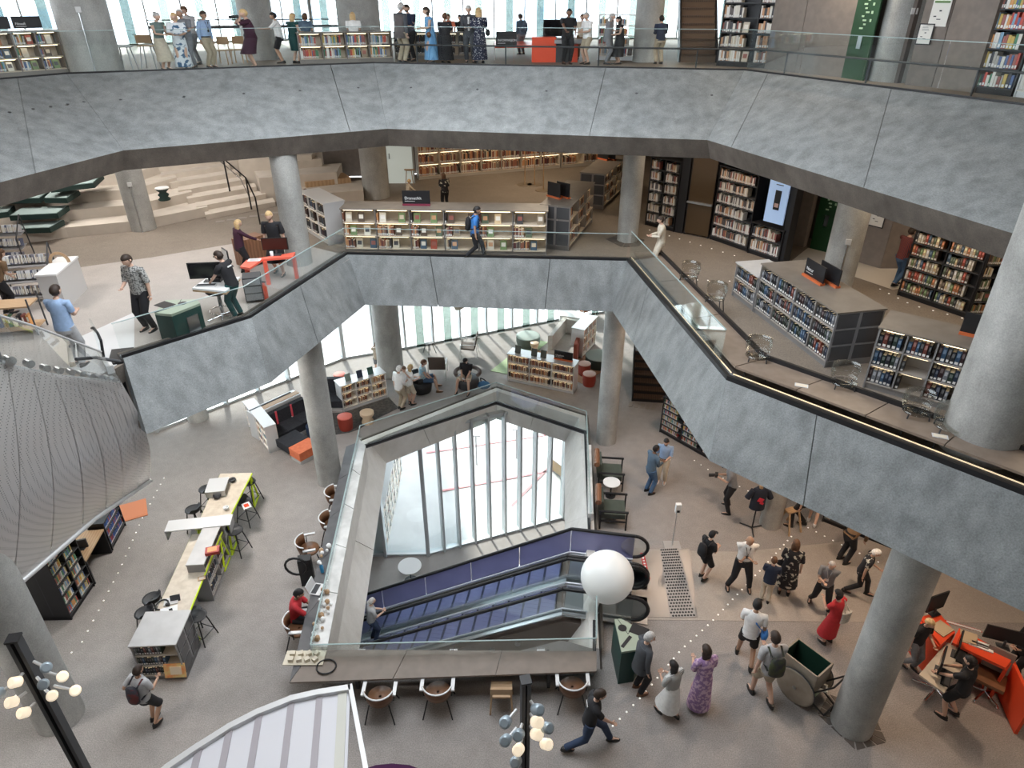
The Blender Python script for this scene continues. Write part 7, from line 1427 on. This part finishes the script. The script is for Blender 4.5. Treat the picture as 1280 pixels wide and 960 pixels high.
# middle floor
P('woman in a grey speckled blouse and black trousers with a shoulder strap', (189, 412), (181, 315), M_, face=165, top='speck', bot='black', hair=('dark', 'short'), hands=('down', 'front'), sleeve='half', fat=1.12, headtilt=14)
P('man in a blue shirt and grey trousers seen from behind beside the escalator glass', (98, 458), (72, 358), M_, face=-5, top='ltblue', bot='lgrey', hair=('dark', 'short'), hands=('front', 'front'), fat=1.1)
P('person with brown hair leaning over the media racks at the left edge', (12, 392), (10, 313), M_, face=-20, top='brown', bot='black', hair=('brown', 'long'), hands=('desk', 'front'), lean=22)
P('person with brown hair at the left frame edge behind the escalator glass', (-2, 470), (6, 382), M_, face=30, top='navy', bot='black', hair=('brown', 'long'), hands=('front', 'front'), sleeve='long')
P('man in black typing at the white workstation desk', (299, 397), (284, 313), M_, face=75, top='black', bot='teal', hair=('dark', 'short'), hands=('desk', 'desk'), lean=12, extra=[('print', WT, None), ('glasses', SHOE, None)])
P('blonde woman in a plum top standing behind the coral desk', (306, 342), (302, 275), M_, face=-50, top='plum', bot='black', hair=('blonde', 'long'), hands=('down', 'out'), sleeve='long', fat=1.1)
P('woman in a black dress with a bag strap beside the column', (351, 343), (351, 262), M_, face=178, dress='black', legs='knee', hair=('blonde', 'short'), hands=('down', 'down'), sleeve='half', stride=.1)
P('man in a bright blue polo with a black backpack walking right along the rail', (594, 324), (598, 257), M_, face=-85, top='blue', bot='black', hair=('black', 'short'), skin='t', hands=('down', 'down'), stride=.55, extra=[('backpack', CL['black'], 'black backpack of the man in the bright blue polo'), ('glasses', SHOE, None)])
P('man in a pale linen suit standing by the right opening corner', (823, 334), (827, 270), M_, face=85, top='cream', bot='cream', hair=('dark', 'short'), hands=('front', 'front'), sleeve='long', shoe=SHOEW)
P('blond person in a beige jumper sitting behind the long display bookcase', (512, 262), (511, 234), M_, face=-60, top='beige', bot='beige', hair=('blonde', 'short'), hands=('lap', 'desk'), h=1.0, sleeve='long')
P('long-haired person in a patterned top behind the biography sign', (557, 262), (555, 223), M_, face=20, top='floral', bot='black', hair=('brown', 'long'), hands=('front', 'front'), sleeve='long', h=1.2)
P('person in a red plaid shirt and jeans reaching behind the black corner bookcase', (1117, 358), (1142, 284), M_, face=-70, top='plaid', bot='jeans', hair=('dark', 'short'), hands=('out', 'front'), sleeve='long', stride=.3)
P('small person sitting behind the column at the white display shelf', (385, 278), (383, 237), M_, face=-60, top='teal', bot='black', hair=('brown', 'bob'), hands=('desk', 'desk'), h=1.05)
# top floor crowd
Q = lambda *a, **k: person(*a, **{'z': T, **k})
Q('woman with hair bun in green top and beige skirt on the top floor', (208, 88), (196, 15), face=-110, top='green', bot='beige', legs='skirt', hair=('grey', 'bun'), hands=('front', 'front'), sleeve='none')
Q('woman in a blue and white floral dress with blonde bobbed hair', (232, 88), (218, 15), face=-160, dress='bluefloral', legs='maxi', hair=('blonde', 'bob'), hands=('front', 'front'), sleeve='half')
Q('bald man in a grey polo behind the floral dress holding papers', (241, 85), (227, 11), face=170, top='grey', bot='grey', hair=('grey', 'receding'), skin='t', hands=('front', 'front'))
Q('tall man in a pale grey shirt behind the bald man', (247, 80), (235, 7), face=160, top='lgrey', bot='grey', hair=('brown', 'short'), hands=('front', 'front'), sleeve='half')
Q('man in light blue shirt and khaki trousers on the top floor', (264, 85), (262, 13), face=-110, top='ltblue', bot='khaki', hair=('dark', 'short'), skin='t', hands=('down', 'down'), sleeve='long', extra=[('glasses', SHOE, None), ('lanyard', SHOE, None)], fat=1.1)
Q('woman in a dark plum dress photographing with a black camera', (320, 85), (314, 11), face=120, dress='plum', legs='knee', hair=('blonde', 'short'), hands=('face', 'face'), sleeve='half', fat=1.2, extra=[('camera', BLACK, 'black camera held to the face of the woman in the plum dress'), ('sidebag', CL['black'], 'black bag of the woman in the plum dress')])
Q('boy in a white t-shirt and black shorts raising one hand', (354, 79), (349, 15), face=100, top='white', bot='black', legs='shorts', hair=('black', 'short'), skin='t', hands=('point', 'down'), sleeve='half')
Q('woman in a teal dress with light hair near the white-ended bookcase', (371, 79), (369, 16), face=-30, dress='teal', legs='knee', hair=('blonde', 'long'), hands=('front', 'front'), sleeve='none')
Q('dark-haired person behind the white-ended bookcase end', (387, 76), (385, 16), face=-10, top='slate', bot='black', hair=('brown', 'bob'), hands=('front', 'front'))
Q('woman with blonde hair behind the low bookcase in front of the wide column', (446, 77), (445, 15), face=5, top='white', bot='black', hair=('blonde', 'long'), hands=('front', 'front'))
Q('man in a brown-grey suit and pale trousers seen from behind', (503, 79), (498, 3), face=-40, top='suit', bot='khaki', hair=('grey', 'short'), hands=('front', 'down'), sleeve='long', fat=1.12, extra=[('coat', cloth('taupe blazer', (.10, .085, .085)), None)])
Q('bearded man in a dark suit facing the man in the brown-grey suit', (515, 76), (507, 5), face=150, top='navy', bot='black', hair=('dark', 'short'), hands=('front', 'down'), sleeve='long', openj='white', extra=[('beard', HM['dark'], None)])
Q('woman in a long sky blue dress with a brown bag', (540, 79), (539, 8), face=110, dress='skyblue', legs='maxi', hair=('dark', 'bob'), hands=('front', 'front'), sleeve='none', extra=[('handbag', SEATW, 'brown bag of the woman in the sky blue dress')])
Q('person in a loose black dress with short brown hair', (557, 79), (553, 16), face=-20, dress='black', legs='maxi', hair=('brown', 'short'), hands=('front', 'front'), sleeve='half', fat=1.25)
Q('distant person in a coral top behind the black dress', (563, 70), (562, 17), face=160, top='orange', bot='black', hair=('brown', 'short'))
Q('distant dark-haired person beside the grey suited man with lanyard', (577, 70), (576, 18), face=170, top='black', bot='black', hair=('black', 'short'))
Q('man in a grey suit with white shirt and lanyard facing the camera', (588, 78), (585, 6), face=175, top='suit', bot='suit', hair=('grey', 'short'), hands=('front', 'front'), sleeve='long', openj='white', extra=[('lanyard', SHOE, None)])
Q('blonde woman in a navy dotted dress with a black shoulder bag', (600, 79), (600, 9), face=10, dress='dots', legs='maxi', hair=('blonde', 'long'), hands=('front', 'front'), sleeve='half', extra=[('sidebag', CL['black'], 'black shoulder bag of the woman in the dotted dress')])
Q('distant person in a hooded grey jacket right of the black sign', (652, 68), (647, 17), face=40, top='slate', bot='grey', hair=('dark', 'short'), sleeve='long', extra=[('backpack', CL['slate'], 'grey blue backpack of the distant person right of the black sign')])
Q('staff member in a black t-shirt behind the top floor service desk', (708, 80), (708, 10), face=-165, top='black', bot='black', hair=('black', 'crop'), skin='d', hands=('front', 'out'))
Q('man in a white t-shirt with a dark cross strap at the service desk', (733, 80), (733, 15), face=120, top='white', bot='khaki', legs='shorts', hair=('grey', 'crop'), hands=('front', 'front'), fat=1.1)
Q('person mostly hidden behind the man with the cross strap', (726, 74), (727, 17), face=170, top='beige', bot='brown', hair=('brown', 'short'))
Q('woman in a sleeveless black outfit beside the white metal rack', (773, 80), (772, 20), face=100, dress='black', legs='midi', hair=('black', 'long'), hands=('front', 'lap'), sleeve='none', fat=1.1)
Q('woman in a dark grey top facing the woman in sleeveless black', (758, 80), (763, 16), face=-110, top='grey', bot='grey', hair=('grey', 'bob'), hands=('crossed', 'crossed'), sleeve='half', fat=1.15)
Q('person in a navy top with white stripes standing right of the pale column', (823, 80), (826, 19), face=10, top='navy', bot='khaki', hair=('black', 'short'), hands=('front', 'front'), sleeve='long')
# ---- turn all skeletons into single skinned body meshes
dg = bpy.context.evaluated_depsgraph_get(); dg.update(); res = []
for (o, hc, ht_, sk) in queue:
    me = bpy.data.meshes.new_from_object(o.evaluated_get(dg)); res.append((o, hc, ht_, sk, me))
for (o, hc, ht_, sk, me) in res:
    o.modifiers.clear(); bm = bmesh.new(); bm.from_mesh(me); vs = [bm.verts.new(hc+ht_ @ Vector(v)) for v in HV]
    for f in HF: bm.faces.new([vs[i] for i in f]).smooth = True
    for sx in (-1, 1):      # ears
        r_ = [bm.verts.new(hc+ht_ @ Vector((sx*(.074+dx), -.005+.018*math.cos(a), .0+.030*math.sin(a)))) for dx in (0, .016) for a in [math.pi*2*i/8 for i in range(8)]]
        for i in range(8): bm.faces.new([r_[i], r_[(i+1) % 8], r_[8+(i+1) % 8], r_[8+i]])
        bm.faces.new(r_[8:])
    for f in bm.faces: f.smooth = True; f.material_index = 0
    bm.to_mesh(me); bm.free(); me.name = 'body'; me.materials.clear(); me.materials.append(SKINS[sk]); o.data = me
